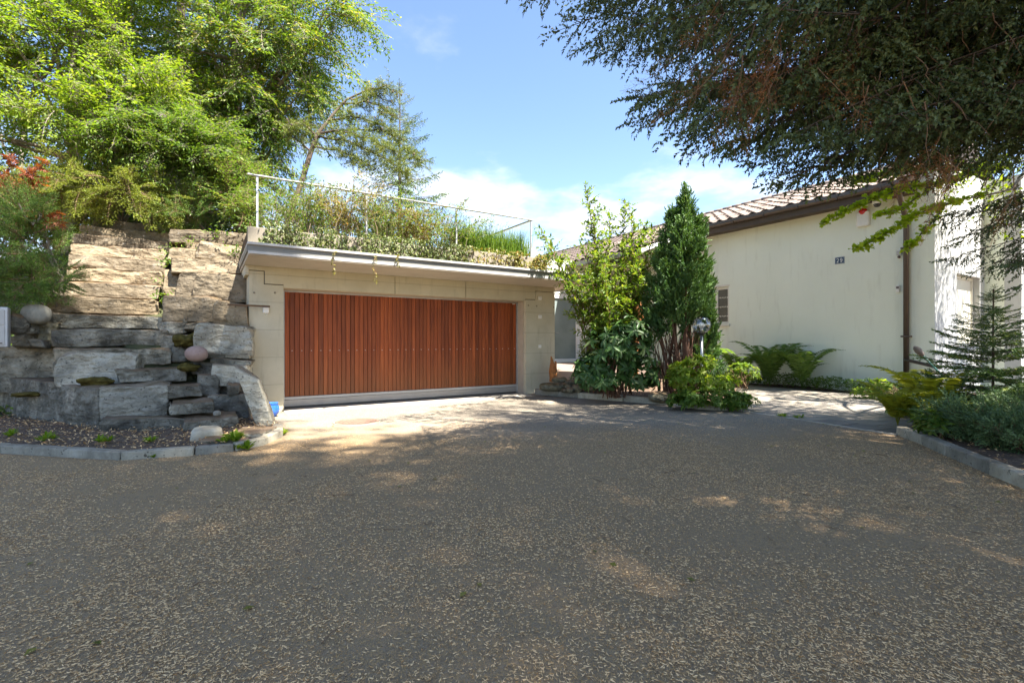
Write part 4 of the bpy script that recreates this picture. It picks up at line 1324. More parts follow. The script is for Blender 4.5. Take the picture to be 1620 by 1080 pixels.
# fittings on the garage walls
def uvthing(name, label, cat, u, v, z, group=None):
    return thing(name, label, cat, (u, v, z), group, uv=True)
def wall_u(px, py, v=0.0):
    """u, z on the garage front plane at a photo position"""
    r = (px - 810) / FPX
    base = P0 + VX * v
    u = (r * base[1] - base[0]) / (UX[0] - r * UX[1])
    Y = base[1] + UX[1] * u
    return u, CAM_H - (py - 540) / FPX * Y
for px, py, lab in ((853.5, 472, 'square white wall box topmost on the right concrete pillar'), (853.5, 501, 'square white wall box in the middle of the right concrete pillar')):
    u, z = wall_u(px, py)
    t = uvthing('wall_box', lab, 'wall box', u, 0, z, 'white boxes on the right garage pillar')
    MB().box(u - 0.045, -0.045, z - 0.045, u + 0.045, -0.001, z + 0.045, 0.008).build('housing', M['white_plastic'], t)
    MB().box(u - 0.03, -0.052, z - 0.03, u + 0.03, -0.0455, z + 0.03, 0.003).build('cover', M['white_plastic'], t)
u, z = wall_u(853.5, 548)
t = uvthing('key_switch', 'white key switch with black round centre on the right pillar', 'switch', u, 0, z)
MB().box(u - 0.042, -0.03, z - 0.042, u + 0.042, -0.001, z + 0.042, 0.006).build('housing', M['white_plastic'], t)
q = MB().lathe([(0.0, 0.0), (0.022, 0.0), (0.022, 0.012), (0.0, 0.012)], (0, 0, 0), 16).build('lock_cylinder', M['black'], t)
q.location = (0, -0.031, 0); q.rotation_euler = (R(90), 0, 0)
u, z = wall_u(420.5, 491)
t = uvthing('wall_lamp_socket', 'chipped white wall socket under the rusty bar left of the door', 'socket', u, 0, z)
MB().box(u - 0.05, -0.05, z - 0.05, u + 0.05, -0.001, z + 0.055, 0.01).build('housing', M['white_plastic'], t)
MB().tube([(u - 0.01, -0.04, z - 0.05), (u + 0.01, -0.05, z - 0.09), (u + 0.03, -0.03, z - 0.05)], 0.006, 6).build('cable', M['white_plastic'], t)
u0_, z0_ = wall_u(385, 483); u1_, z1_ = wall_u(426, 485.5)
o = MB().tube([(u0_ - 0.25, -0.13, z0_), (u1_, -0.13, z1_)], 0.016, 8).build('rusty_bar', M['rust'], None, True); tag(o, 'rusty horizontal metal bar reaching from the boulders across the left pillar', 'metal bar')
u, z = wall_u(398.5, 540); u2, z2 = wall_u(398, 600)
o = MB().tube([(u, -0.012, z), (u2, -0.012, z2)], 0.007, 6).build('wall_cable', M['white_plastic'], None, True); tag(o, 'thin white cable running down the left concrete pillar', 'cable')
# formwork anchor holes
for px, py in ((402, 463), (435, 463), (836, 483), (849, 484), (876, 486)):
    u, z = wall_u(px, py)
    o = MB().lathe([(0.0, 0), (0.020, 0), (0.017, 0.006), (0.0, 0.006)], (0, 0, 0), 12).build('anchor_plug', M['parapet'], G); o.location = (u, -0.0005, z); o.rotation_euler = (R(90), 0, 0)
u, z = wall_u(412, 612)
t = uvthing('water_tap', 'metal garden tap on the left pillar above the blue pot', 'tap', u, 0, z)
MB().tube([(u, -0.001, z), (u, -0.09, z), (u + 0.01, -0.13, z - 0.01), (u + 0.015, -0.14, z - 0.07)], [0.018, 0.02, 0.018, 0.013], 10).build('spout', M['brass'], t)
MB().tube([(u, -0.07, z), (u, -0.07, z + 0.05)], 0.012, 8).box(u - 0.045, -0.08, z + 0.05, u + 0.045, -0.06, z + 0.065, 0.004).build('handle', M['brass'], t)
q = gnd(430, 664)
t = thing('glazed_pot', 'small blue glazed pot on the ground under the tap', 'pot', (q.x - 0.2, q.y + 0.36, 0))
o = MB().lathe([(0.0, 0.0), (0.085, 0.0), (0.13, 0.06), (0.145, 0.12), (0.125, 0.19), (0.105, 0.215), (0.125, 0.235), (0.12, 0.24), (0.095, 0.215), (0.11, 0.14), (0.0, 0.1)], (0, 0, 0), 24, False).build('body', M['blue_glaze'], t)
o.location = (0, 0, 0); 
o.data.transform(Matrix.Translation(Vector(OFF[t])))
mg = gnd(565, 667)
o = thing('manhole_cover', 'round rusty manhole cover in the sunlit driveway before the door', 'manhole cover', tuple(mg))
MB().lathe([(0.375, 0.0), (0.375, 0.009), (0.345, 0.009), (0.345, 0.0)], tuple(mg), 40, False).build('frame', M['parapet'], o)
MB().lathe([(0.0, 0.0), (0.338, 0.0), (0.338, 0.010), (0.30, 0.010), (0.30, 0.006), (0.0, 0.006)], tuple(mg), 40).build('lid', M['iron_red'], o)
kb = MB()
for i in range(-4, 5):
    for j in range(-4, 5):
        if math.hypot(i, j) < 4.2: kb.box(mg.x + i * 0.066 - 0.022, mg.y + j * 0.066 - 0.022, 0.0055, mg.x + i * 0.066 + 0.022, mg.y + j * 0.066 + 0.022, 0.0105)
kb.build('cast_studs', M['iron_red'], o)['kind'] = 'stuff'
# railing on the roof
rl = uvthing('railing', 'thin galvanised railing around the planted garage roof', 'railing', -0.5, 0.04, 3.37)
for i, u in enumerate((-0.46, 1.52, 3.55, 5.60)):
    MB().box(u - 0.018, 0.035, 3.30, u + 0.018, 0.065, 4.315, 0.003).build('post', M['galv'], rl)
MB().box(-0.62, 0.02, 4.316, 5.68, 0.08, 4.342, 0.005).build('handrail', M['galv'], rl)
MB().box(5.60, 0.0855, 4.308, 5.66, 5.6, 4.345, 0.006).build('handrail', M['galv'], rl)
MB().box(5.60, 4.2, 3.30, 5.64, 4.24, 4.307, 0.004).build('post', M['galv'], rl)

# ================================================================== HOUSE
HU, HV = 12.93, -5.68
H = thing('house', 'cream rendered house with brown tiled roof right of the path', 'house', (HU, HV, 0), uv=True)
w = MB()
w.box(HU, HV, -0.1, HU + 0.3, -0.49, 5.0); w.box(HU, 0.45, -0.1, HU + 0.3, 20, 5.0)
w.box(HU, -0.489, -0.1, HU + 0.3, 0.449, 1.87); w.box(HU, -0.489, 3.07, HU + 0.3, 0.449, 5.0)
w.build('wall', M['render'], H)
f1 = MB()  # sunlit gable face with window opening
f1.box(HU + 0.301, HV - 0.002, -0.1, HU + 1.44, HV + 0.3, 5.6); f1.box(HU + 3.15, HV - 0.002, -0.1, HU + 3.51, HV + 0.3, 5.6)
f1.box(HU + 1.4401, HV - 0.002, -0.1, HU + 3.1499, HV + 0.3, 1.25); f1.box(HU + 1.4401, HV - 0.002, 2.98, HU + 3.1499, HV + 0.3, 5.6)
f1.box(HU + 0.0, HV - 0.004, -0.1, HU + 0.3005, HV + 0.3, 5.6) if False else None
f1.build('gable_wall', M['white_render'], H)
MB().box(HU + 0.003, HV + 0.002, 5.001, HU + 0.3, HV + 0.34, 5.6).build('wall', M['render'], H)
MB().box(HU - 0.001, HV - 0.003, -0.1, HU + 0.3, HV - 0.0005, 5.6).build('wall', M['white_render'], H)
MB().box(HU + 3.511, HV - 0.39, -0.1, HU + 3.81, HV + 0.3, 5.6).build('wall', M['render'], H)
MB().box(HU + 3.512, HV - 0.70, -0.1, HU + 12, HV - 0.3905, 5.6).build('gable_wall', M['white_render'], H)
MB().box(HU + 3.515, HV - 0.712, 2.2, HU + 3.85, HV - 0.7005, 4.2, 0.003).build('shutter', M['white_paint'], H)
# gable window
gw = MB().box(HU + 1.45, HV + 0.20, 1.26, HU + 3.14, HV + 0.24, 2.97).build('window', M['joint'], H)
f = MB(); a0, a1, b0, b1 = HU + 1.445, HU + 3.145, 1.255, 2.975
for x0, x1 in ((a0, a0 + 0.06), (a0 + 0.33, a0 + 0.40), (a1 - 0.06, a1)): f.box(x0, HV + 0.13, b0, x1, HV + 0.1995, b1, 0.004)
for x0, x1 in ((a0 + 0.0605, a0 + 0.3295), (a0 + 0.4005, a1 - 0.0605)): f.box(x0, HV + 0.13, b0, x1, HV + 0.1995, b0 + 0.06, 0.004); f.box(x0, HV + 0.13, b1 - 0.07, x1, HV + 0.1995, b1, 0.004)
f.build('frame', M['window_frame'], gw)
MB().box(a0 + 0.061, HV + 0.165, b0 + 0.061, a0 + 0.329, HV + 0.175, b1 - 0.071).build('pane', M['dark_glass'], gw)
MB().box(a0 + 0.401, HV + 0.165, b0 + 0.061, a1 - 0.061, HV + 0.175, b1 - 0.071).build('blind', M['window_frame'], gw)
MB().box(a0 - 0.03, HV - 0.05, 1.19, a1 + 0.03, HV + 0.128, 1.252, 0.005).build('sill', M['white_paint'], gw)
# dark window in the long wall
sw = MB().box(HU + 0.16, -0.48, 1.88, HU + 0.18, 0.44, 3.06).build('window', M['joint'], H)
f = MB()
for y0, y1 in ((-0.488, -0.42), (-0.07, 0.03), (0.38, 0.448)): f.box(HU + 0.05, y0, 1.872, HU + 0.12, y1, 3.068, 0.004)
for y0, y1 in ((-0.4195, -0.0705), (0.0305, 0.3795)): f.box(HU + 0.05, y0, 1.872, HU + 0.12, y1, 1.94, 0.004); f.box(HU + 0.05, y0, 2.99, HU + 0.12, y1, 3.068, 0.004)
f.build('frame', M['window_frame'], sw)
for y0, y1 in ((-0.419, -0.071), (0.031, 0.379)):
    MB().box(HU + 0.085, y0, 1.941, HU + 0.09, y1, 2.989).build('pane', M['dark_glass'], sw)
    g = MB()
    for i in range(9): yy = y0 + (y1 - y0) * (i + 0.5) / 9; g.box(HU + 0.075, yy - 0.008, 1.941, HU + 0.0845, yy + 0.008, 2.989)
    g.build('brown_slat_blind', M['brown_wood'], sw)
    lc = MB()
    for zz_ in (2.12, 2.42, 2.72):
        for i in range(6): yy = y0 + (y1 - y0) * (i + 0.5) / 6; lc.box(HU + 0.066, yy - 0.014, zz_ - 0.02 + 0.012 * (i % 2), HU + 0.074, yy + 0.014, zz_ + 0.025)
    lc.build('lace_trim', M['window_frame'], sw)
MB().box(HU - 0.07, -0.54, 1.79, HU + 0.049, 0.50, 1.868, 0.006).build('sill', M['window_frame'], sw)
MB().box(HU - 0.018, -0.53, 3.072, HU - 0.001, 0.49, 3.13, 0.004).build('frame_head', M['window_frame'], sw)
# eave: gutter, fascia, soffit
EU = 12.33; EV0, EV1 = -5.32, 0.3
MB().prism([(EU - 0.15, 5.02), (EU - 0.155, 4.93), (EU - 0.12, 4.885), (EU - 0.04, 4.875), (EU - 0.004, 4.90), (EU - 0.004, 5.03), (EU - 0.02, 5.03), (EU - 0.02, 4.91), (EU - 0.115, 4.91), (EU - 0.135, 4.94), (EU - 0.135, 5.02)], 'y', EV0, EV1).build('gutter', M['gutter'], H)
g = MB()
for i in range(6): g.box(EU - 0.162, EV0 + 0.4 + i * 0.95, 4.87, EU - 0.002, EV0 + 0.425 + i * 0.95, 5.025, 0.002)
g.build('gutter_bracket', M['gutter'], H)
MB().box(EU, EV0, 4.715, EU + 0.03, EV1, 4.99, 0.003).build('fascia', M['brown_wood'], H)
MB().box(EU + 0.0305, EV0, 4.78, HU - 0.0015, EV1, 4.80).build('soffit', M['brown_wood'], H)
MB().prism([(EU - 0.02, 5.03), (EU + 0.6, 4.80), (EU + 5.0, 6.42), (EU + 5.0, 6.83)], 'y', EV0 - 0.04, EV0 - 0.002, 0.002).build('barge_board', M['brown_wood'], H)
# roof deck + tiles (20 degrees)
TA = math.atan2(1.82, 5.0)
rd = MB()
for (u0, v0, v1) in ((EU - 0.02, EV0, 0.2), (EU - 2.6, 0.201, 20.0)):
    zl = 5.04 + (u0 - EU) * math.tan(TA)
    rd.prism([(u0, zl - 0.06), (EU + 5.0, 6.84 - 0.06), (EU + 5.0, 6.84 - 0.005), (u0, zl - 0.005)], 'y', v0, v1)
    rd.prism([(EU + 5.0, 6.78), (EU + 10, 4.9), (EU + 10, 4.95), (EU + 5.0, 6.835)], 'y', v0, v1)
rd.build('roof_deck', M['brown_wood'], H)
def tile_arrays(w, l):
    n = 7; V = []; F = []
    for j, (x, zo) in enumerate(((0.0, 0.035), (l * 1.08, 0.0))):
        for i in range(n):
            y = w * (i / (n - 1))
            zz_ = 0.035 * math.sin(i / (n - 1) * math.pi * 2 + 0.6)
            V.append((x, y, zz_ + zo))
    for i in range(n):
        y = w * (i / (n - 1)); V.append((0.0, y, 0.035 * math.sin(i / (n - 1) * math.pi * 2 + 0.6) + 0.01))
    for i in range(n - 1):
        F += [(i, n + i, n + i + 1), (i, n + i + 1, i + 1), (2 * n + i, i, i + 1), (2 * n + i, i + 1, 2 * n + i + 1)]
    return np.array(V, float), np.array(F)
TW, TL = 0.36, 0.5
tv, tf = tile_arrays(TW * 0.985, TL)
tme = bpy.data.meshes.new('roof_tile'); tme.from_pydata(tv.tolist(), [], tf.tolist()); tme.materials.append(M['tile'])
RT = MB().box(EU + 0.3, EV0 + 0.01, 5.0, EU + 0.4, EV0 + 0.1, 5.02).build('roof', M['tile'], H)
cntt = 0
rest = Cloud()
ca, sa = math.cos(TA), math.sin(TA)
RmT = np.array(((ca, 0, -sa), (0, 1, 0), (sa, 0, ca)))
for r_ in range(10):
    for c_ in range(int((20 - EV0) / TW)):
        v = EV0 - 0.03 + c_ * TW
        s = r_ * TL
        lp = np.array((EU - 0.06 + s * ca, v, 5.03 + s * sa))
        if c_ < 29 and cntt < 290:
            o = link('roof_tile', tme, RT); o.location = Vector(lp + rng.normal(size=3) * 0.004) - Vector(OFF[H]); o.rotation_euler = (0, -TA + rng.normal() * 0.012, rng.normal() * 0.008)
            cntt += 1
        else:
            rest.add(tv @ RmT.T + lp, tf, 0.5, 0)
for r_ in range(1, 6):   # lower porch roof
    for c_ in range(int((20 - 0.2) / TW)):
        s = -r_ * TL
        rest.add(tv @ RmT.T + np.array((EU - 0.06 + s * ca, 0.2 + c_ * TW, 5.03 + s * sa)), tf, 0.5, 0)
o = rest.build('roof_tiles', [M['tile']], RT); o['kind'] = 'stuff'
rc = MB()
for i in range(int((20 - EV0) / 0.42)):
    v = EV0 + i * 0.42
    rc.tube([(EU + 5.0, v, 6.86), (EU + 5.0, v + 0.45, 6.885)], [0.12, 0.10], 8)
o = rc.build('ridge_tiles', M['tile'], RT); o['kind'] = 'stuff'
MB().box(EU - 2.66, 0.17, 3.92, EU - 0.16, 0.20, 4.09).build('white_fascia', M['white_paint'], H) if False else None
MB().prism([(EU - 2.7, 3.93), (EU - 0.02, 4.905), (EU - 0.02, 5.02), (EU - 2.7, 4.045)], 'y', 0.165, 0.2, 0.002).build('barge_board', M['white_paint'], H)
MB().box(EU - 2.72, 0.166, 3.93, EU - 2.60, 20, 4.05).build('fascia', M['metal_mid'], H)
# entrance wall between garage and house (behind the porch)
ev = 3.73
ew = MB()
ew.box(6.33, ev, -0.1, 9.0, ev + 0.25, 4.0); ew.box(10.45, ev, -0.1, 11.15, ev + 0.25, 4.3); ew.box(11.95, ev, -0.1, HU - 0.001, ev + 0.25, 4.3)
ew.box(9.001, ev, 3.02, 10.449, ev + 0.25, 4.2); ew.box(9.001, ev, -0.1, 10.449, ev + 0.25, 0.545); ew.box(11.151, ev, -0.1, 11.949, ev + 0.25, 1.80); ew.box(11.151, ev, 2.90, 11.949, ev + 0.25, 4.3)
ew.build('entrance_wall', M['render'], H)
ed = MB().box(9.01, ev + 0.12, 0.56, 10.44, ev + 0.16, 3.01).build('entrance_door', M['window_frame'], H)
f = MB(); f.box(9.01, ev + 0.02, 0.56, 9.13, ev + 0.119, 3.01, 0.005); f.box(10.16, ev + 0.02, 0.56, 10.44, ev + 0.119, 3.01, 0.005); f.box(9.131, ev + 0.02, 0.56, 10.159, ev + 0.119, 0.68, 0.005); f.box(9.131, ev + 0.02, 2.84, 10.159, ev + 0.119, 3.01, 0.005)
f.build('frame', M['white_paint'], ed)
MB().box(9.132, ev + 0.07, 0.681, 10.158, ev + 0.08, 2.839).build('pane', M['frosted'], ed)
MB().tube([(9.2, ev + 0.03, 1.6), (9.2, ev - 0.03, 1.6), (9.32, ev - 0.03, 1.6)], 0.012, 8).build('handle', M['steel'], ed)
wn_ = MB().box(11.16, ev + 0.15, 1.81, 11.94, ev + 0.18, 2.89).build('window', M['joint'], H)
f = MB(); f.box(11.152, ev + 0.06, 1.802, 11.21, ev + 0.149, 2.898); f.box(11.89, ev + 0.06, 1.802, 11.948, ev + 0.149, 2.898); f.box(11.2105, ev + 0.06, 1.802, 11.8895, ev + 0.149, 1.86); f.box(11.2105, ev + 0.06, 2.84, 11.8895, ev + 0.149, 2.898)
f.build('frame', M['window_frame'], wn_); MB().box(11.211, ev + 0.1, 1.861, 11.889, ev + 0.11, 2.839).build('pane', M['dark_glass'], wn_)
MB().box(11.1, ev - 0.06, 1.74, 12.0, ev + 0.058, 1.80, 0.004).build('sill', M['metal_mid'], wn_)
MB().box(6.76, -0.9, 2.70, 7.15, 1.2, 2.80, 0.004).build('porch_canopy', M['brown_wood'], H)
# porch floor
po = MB(); po.prism([(6.33, 0.05), (6.7, -0.6), (7.4, -0.5), (8.3, 0.9), (12.9, 1.4), (12.9, ev - 0.002), (6.33, ev - 0.002)], 'z', 0.0, 0.55, 0.01)
struct('porch', po, M['porch'], True)
bx = uvthing('slatted_box', 'brown slatted wooden box beside the entrance door', 'wooden box', 10.75, 3.3, 0.55)
MB().box(10.5, 3.2, 0.555, 11.3, 3.6, 1.16).build('body', M['joint'], bx)
for i in range(7):
    MB().box(10.49, 3.17, 0.56 + i * 0.088, 11.31, 3.199, 0.56 + i * 0.088 + 0.074, 0.004).build('slat', M['brown_panel'], bx)
MB().box(10.46, 3.15, 1.165, 11.34, 3.62, 1.20, 0.004).build('lid', M['brown_panel'], bx)
# things on the house wall
def hwall(px, py, du=0.0):
    """v, z on the long house wall at a photo position"""
    base = P0 + UX * (HU + du)
    r = (px - 810) / FPX
    v = (r * base[1] - base[0]) / (VX[0] - r * VX[1])
    Y = base[1] + VX[1] * v
    return v, CAM_H - (py - 540) / FPX * Y
v0, z0 = hwall(1336.3, 412); v1, _ = hwall(1321, 412)
_, zt = hwall(1328.5, 406.6); _, zb = hwall(1328.5, 417.4)
t = uvthing('house_number', 'dark blue enamel plate reading 29 on the cream wall', 'house number', HU, (v0 + v1) / 2, (zt + zb) / 2)
MB().box(HU - 0.014, v0, zb, HU - 0.001, v1, zt, 0.003).build('plate', M['plate_blue'], t)
def numeral(ch, h, wd):
    th = 0.16 * h
    seg = {'2': [(0.0, .86, .0, .0)], }
    g = MB()
    def bar(a, b_):
        p = [Vector((a[0] * wd, 0, a[1] * h)), Vector((b_[0] * wd, 0, b_[1] * h))]
        g.tube([(q.x, q.y, q.z) for q in p], th * 0.5, 8)
    pts = {'2': [(0.02, 0.76), (0.12, 0.92), (0.38, 1.0), (0.66, 0.98), (0.9, 0.86), (0.93, 0.68), (0.8, 0.5), (0.45, 0.28), (0.05, 0.03), (0.97, 0.03)],
           '9': [(0.1, 0.06), (0.4, 0.0), (0.7, 0.08), (0.9, 0.3), (0.96, 0.65), (0.86, 0.9), (0.5, 1.0), (0.14, 0.9), (0.04, 0.68), (0.16, 0.48), (0.5, 0.4), (0.82, 0.5), (0.95, 0.68)]}[ch]
    for a, b_ in zip(pts, pts[1:]): bar(a, b_)
    return g
ph = zt - zb; pw_ = v1 - v0
for k, ch in enumerate('29'):
    o = numeral(ch, ph * 0.54, pw_ * 0.22).build('numeral', M['plate_white'], None)
    o.data.transform(Matrix.Scale(0.25, 4, (0, 1, 0)))
    o.parent = t
    # reading direction on this wall runs towards -v
    o.rotation_euler = (0, 0, R(-90))
    o.location = Vector((HU - 0.0165, v1 - pw_ * (0.20 + 0.36 * k), zb + ph * 0.23)) - Vector(OFF[t])
g = MB(); g.box(HU - 0.0155, v0 + 0.004, zb + 0.004, HU - 0.0145, v1 - 0.004, zb + 0.010); g.box(HU - 0.0155, v0 + 0.004, zt - 0.010, HU - 0.0145, v1 - 0.004, zt - 0.004); g.box(HU - 0.0155, v0 + 0.004, zb + 0.0105, HU - 0.0145, v0 + 0.011, zt - 0.0105); g.box(HU - 0.0155, v1 - 0.011, zb + 0.0105, HU - 0.0145, v1 - 0.004, zt - 0.0105)
g.build('rim', M['plate_white'], t)
va, za = hwall(1377, 357); vb, _ = hwall(1357, 357); _, zc_ = hwall(1366, 336); _, zd = hwall(1366, 327)
t = uvthing('alarm_box', 'white alarm siren box with red light dome under the eave', 'alarm', HU, (va + vb) / 2, za)
MB().box(HU - 0.10, va, za, HU - 0.001, vb, zc_, 0.015).build('housing', M['white_plastic'], t)
g = MB()
for i in range(5): g.box(HU - 0.104, va + 0.04, za + 0.06 + i * 0.045, HU - 0.1005, vb - 0.04, za + 0.08 + i * 0.045)
g.build('grille', M['plate_white'], t)
MB().ball((HU - 0.06, (va + vb) / 2, zc_), 0.10, 16, 10, 0.55, 1.0, 1.0).build('light_dome', M['red'], t)
vc, zc2 = hwall(1388, 306, -0.35)
t = uvthing('security_camera', 'small white dome camera hanging below the eave corner', 'security camera', HU - 0.35, vc, 4.77)
MB().lathe([(0.0, 4.78), (0.085, 4.78), (0.10, 4.72), (0.10, 4.66), (0.09, 4.65), (0.0, 4.65)], (HU - 0.35, vc, 0), 20).build('housing', M['white_plastic'], t)
MB().ball((HU - 0.35, vc, 4.648), 0.082, 18, 10).build('lens_dome', M['dark_glass'], t)
v, z = hwall(1423.5, 401)
t = uvthing('motion_sensor', 'small grey motion sensor left of the downpipe, upper one', 'sensor', HU, v, z)
MB().box(HU - 0.06, v - 0.055, z - 0.05, HU - 0.001, v + 0.055, z + 0.06, 0.012).build('housing', M['metal_light'], t); MB().ball((HU - 0.05, v, z - 0.09), 0.032, 12, 8).build('lens', M['bowl'], t)
v, z = hwall(1421.5, 457)
t = uvthing('door_sensor', 'small white box with grey face left of the downpipe, lower one', 'sensor', HU, v, z)
MB().box(HU - 0.06, v - 0.04, z - 0.085, HU - 0.001, v + 0.04, z + 0.085, 0.012).build('housing', M['white_plastic'], t); MB().box(HU - 0.064, v - 0.028, z + 0.0, HU - 0.0605, v + 0.028, z + 0.06, 0.002).build('face', M['bowl'], t)
# downpipe, elbow from the gutter, grey foot, and the old copper pipe
v, _ = hwall(1436, 600)
dp = uvthing('downpipe', 'brown rain downpipe at the house corner with grey foot', 'downpipe', HU - 0.08, v, 0)
_, zj = hwall(1436, 592); _, zk = hwall(1436, 532)
MB().tube([(EU - 0.08, v - 0.05, 4.90), (EU - 0.08, v - 0.05, 4.78), (EU + 0.05, v - 0.04, 4.62), (HU - 0.12, v, 4.25), (HU - 0.085, v, 4.12), (HU - 0.085, v, zj)], 0.058, 12).build('pipe', M['pipe'], dp)
MB().tube([(HU - 0.085, v, zj + 0.02), (HU - 0.085, v, -0.05)], 0.078, 14).build('foot', M['pipe_grey'], dp)
MB().box(HU - 0.16, v - 0.09, zk - 0.02, HU - 0.001, v + 0.09, zk + 0.02, 0.005).build('clip', M['pipe'], dp)
MB().box(HU - 0.16, v - 0.09, 3.5, HU - 0.001, v + 0.09, 3.54, 0.005).build('clip', M['pipe'], dp)
va, za = hwall(1429, 590); _, zb_ = hwall(1428, 622)
o = MB().tube([(HU - 0.05, v, za), (HU - 0.05, va + 0.06, za), (HU - 0.05, va + 0.08, za - 0.06), (HU - 0.05, va + 0.08, 0.0)], 0.016, 8).build('copper_pipe', M['copper'], None, True); tag(o, 'thin weathered copper pipe bending beside the downpipe foot', 'pipe')
_, z1 = hwall(1438, 567)
pa3 = W(HU - 0.12, v, z1); pb3 = at(1487, 580, pa3.y - 1.0)
t = thing('rain_spout', 'brown half open spout sticking out from the downpipe', 'spout', tuple(pa3))
dvec = (Vector(pb3) - pa3)
spt = Cloud(); k = 8; ring = []
dn = np.array(dvec.normalized()); sd = unit(np.cross(dn, (0, 0, 1))); upv = np.cross(sd, dn)
pts = []
for e_, tt in ((0, 0.0), (1, 1.0)):
    for r0 in (0.060, 0.052):
        for i in range(k + 1):
            a_ = math.pi + math.pi * i / k
            pts.append(np.array(pa3) + np.array(dvec) * tt + (sd * math.cos(a_) + upv * math.sin(a_)) * r0)
F = []
K = k + 1
for i in range(k):
    for lay in (0, 1):
        a_, b_ = lay * K + i, 2 * K + lay * K + i
        F += [(a_, a_ + 1, b_ + 1), (a_, b_ + 1, b_)]
    F += [(i, K + i, K + i + 1), (i, K + i + 1, i + 1), (2 * K + i, 3 * K + i, 3 * K + i + 1), (2 * K + i, 3 * K + i + 1, 2 * K + i + 1)]
spt.add(np.array(pts), np.array(F), 0.5, 0); spt.build('trough', [M['pipe']], t)
pb4 = at(1480, 583, 10.2); pa4 = at(1455, 557, 10.35)
t = thing('garden_brush', 'teal handled tool with round dark head leaning near the downpipe', 'garden tool', (pb4.x + 0.3, pb4.y - 0.1, 0.1))
d4 = (Vector(pb4) - Vector(pa4))
MB().tube([Vector(pa4), Vector(pa4) + d4 * 1.0, Vector(pa4) + d4 * 2.6], 0.018, 8).build('handle', M['teal'], t)
MB().tube([Vector(pa4) - d4.normalized() * 0.16, Vector(pa4) - d4.normalized() * 0.12, Vector(pa4) - d4.normalized() * 0.05, Vector(pa4) + d4.normalized() * 0.06, Vector(pa4) + d4.normalized() * 0.1], [0.01, 0.05, 0.068, 0.05, 0.02], 12).build('head', M['bowl'], t)
c = at(1476, 590, 10.3)
o = MB().tube([(c.x - 0.25, c.y, c.z + 0.03), (c.x + 0.28, c.y - 0.15, c.z - 0.03)], 0.03, 8).build('wooden_pole', M['twig_pale'], None); tag(o, 'pale wooden pole lying behind the fir below the spout', 'pole')
# mailbox at the left edge
q = at(13, 549, 7.25)
t = thing('mailbox', 'light grey metal mailbox on the stone block at the left edge', 'mailbox', tuple(q))
x1 = q.x; wd = 0.44
MB().box(x1 - wd, q.y, q.z, x1, q.y + 0.30, q.z + 0.60, 0.012).build('body', M['mail_body'], t)
MB().box(x1 - wd + 0.03, q.y - 0.012, q.z + 0.03, x1 - 0.035, q.y - 0.001, q.z + 0.32, 0.004).build('door', M['metal_light'], t)
MB().box(x1 - wd + 0.03, q.y - 0.012, q.z + 0.33, x1 - 0.035, q.y - 0.001, q.z + 0.56, 0.004).build('flap', M['metal_light'], t)
MB().box(x1 - 0.14, q.y - 0.016, q.z + 0.05, x1 - 0.06, q.y - 0.0125, q.z + 0.07).build('name_plate', M['bowl'], t)
t.rotation_euler = (0, 0, R(41))
# globe lamp
lp = at(1110, 514, 9.55)
t = thing('garden_lamp', 'clear glass globe lamp on a steel post in the bed', 'garden lamp', (lp.x, lp.y, 0.1))
MB().tube([(lp.x, lp.y, 0.08), (lp.x, lp.y, lp.z - 0.18)], 0.029, 14).build('post', M['steel'], t)
MB().lathe([(0.0, -0.20), (0.04, -0.20), (0.05, -0.19), (0.075, -0.165), (0.075, -0.15), (0.0, -0.15)], tuple(lp), 20).build('collar', M['black'], t)
MB().tube([(lp.x, lp.y, lp.z - 0.15), (lp.x, lp.y, lp.z - 0.05)], 0.028, 12).build('socket', M['metal_light'], t)
MB().ball((lp.x, lp.y, lp.z - 0.005), 0.055, 14, 10, 1, 1, 1.15).build('bulb', M['white_plastic'], t)
gl = MB()
for rr in (0.176,):
    prof = [(rr * math.sin(R(a)), -rr * math.cos(R(a))) for a in range(24, 181, 12)]
    gl.lathe(prof, tuple(lp), 28, False)
o = gl.build('globe', M['globe'], t)
# bowl on the porch step
q = at(935, 588, 11.9)
t = thing('planter_bowl', 'wide dark bowl with small plant on an orange saucer by the porch', 'planter', tuple(q))
MB().lathe([(0.0, 0.0), (0.16, 0.0), (0.25, 0.10), (0.285, 0.19), (0.30, 0.20), (0.27, 0.20), (0.24, 0.15), (0.0, 0.14)], tuple(q), 26).build('bowl', M['bowl'], t)
MB().lathe([(0.0, -0.03), (0.22, -0.03), (0.26, 0.0), (0.0, -0.002)], tuple(q), 24).build('saucer', M['terracotta'], t)
cl_ = Cloud(); n = 60
cl_.inst(LEAF, frames(rand_dirs(n) + np.array((0, 0, 0.7)), rand_dirs(n)), np.array(q) + rng.normal(size=(n, 3)) * np.array((0.09, 0.09, 0.05)) + np.array((0.0, 0, 0.24)), 0.09, rng.random(n), 0)
cl_.build('plant', [M['l_lime']], t)
o = MB().prism([(p.x, p.y) for p in (W(6.42, 0.02), W(6.68, -0.66), W(7.0, -1.1), W(7.4, -0.6))], 'z', 0.05, 0.46, 0.01).build('porch_step', M['porch']); tag(o, kind='structure')
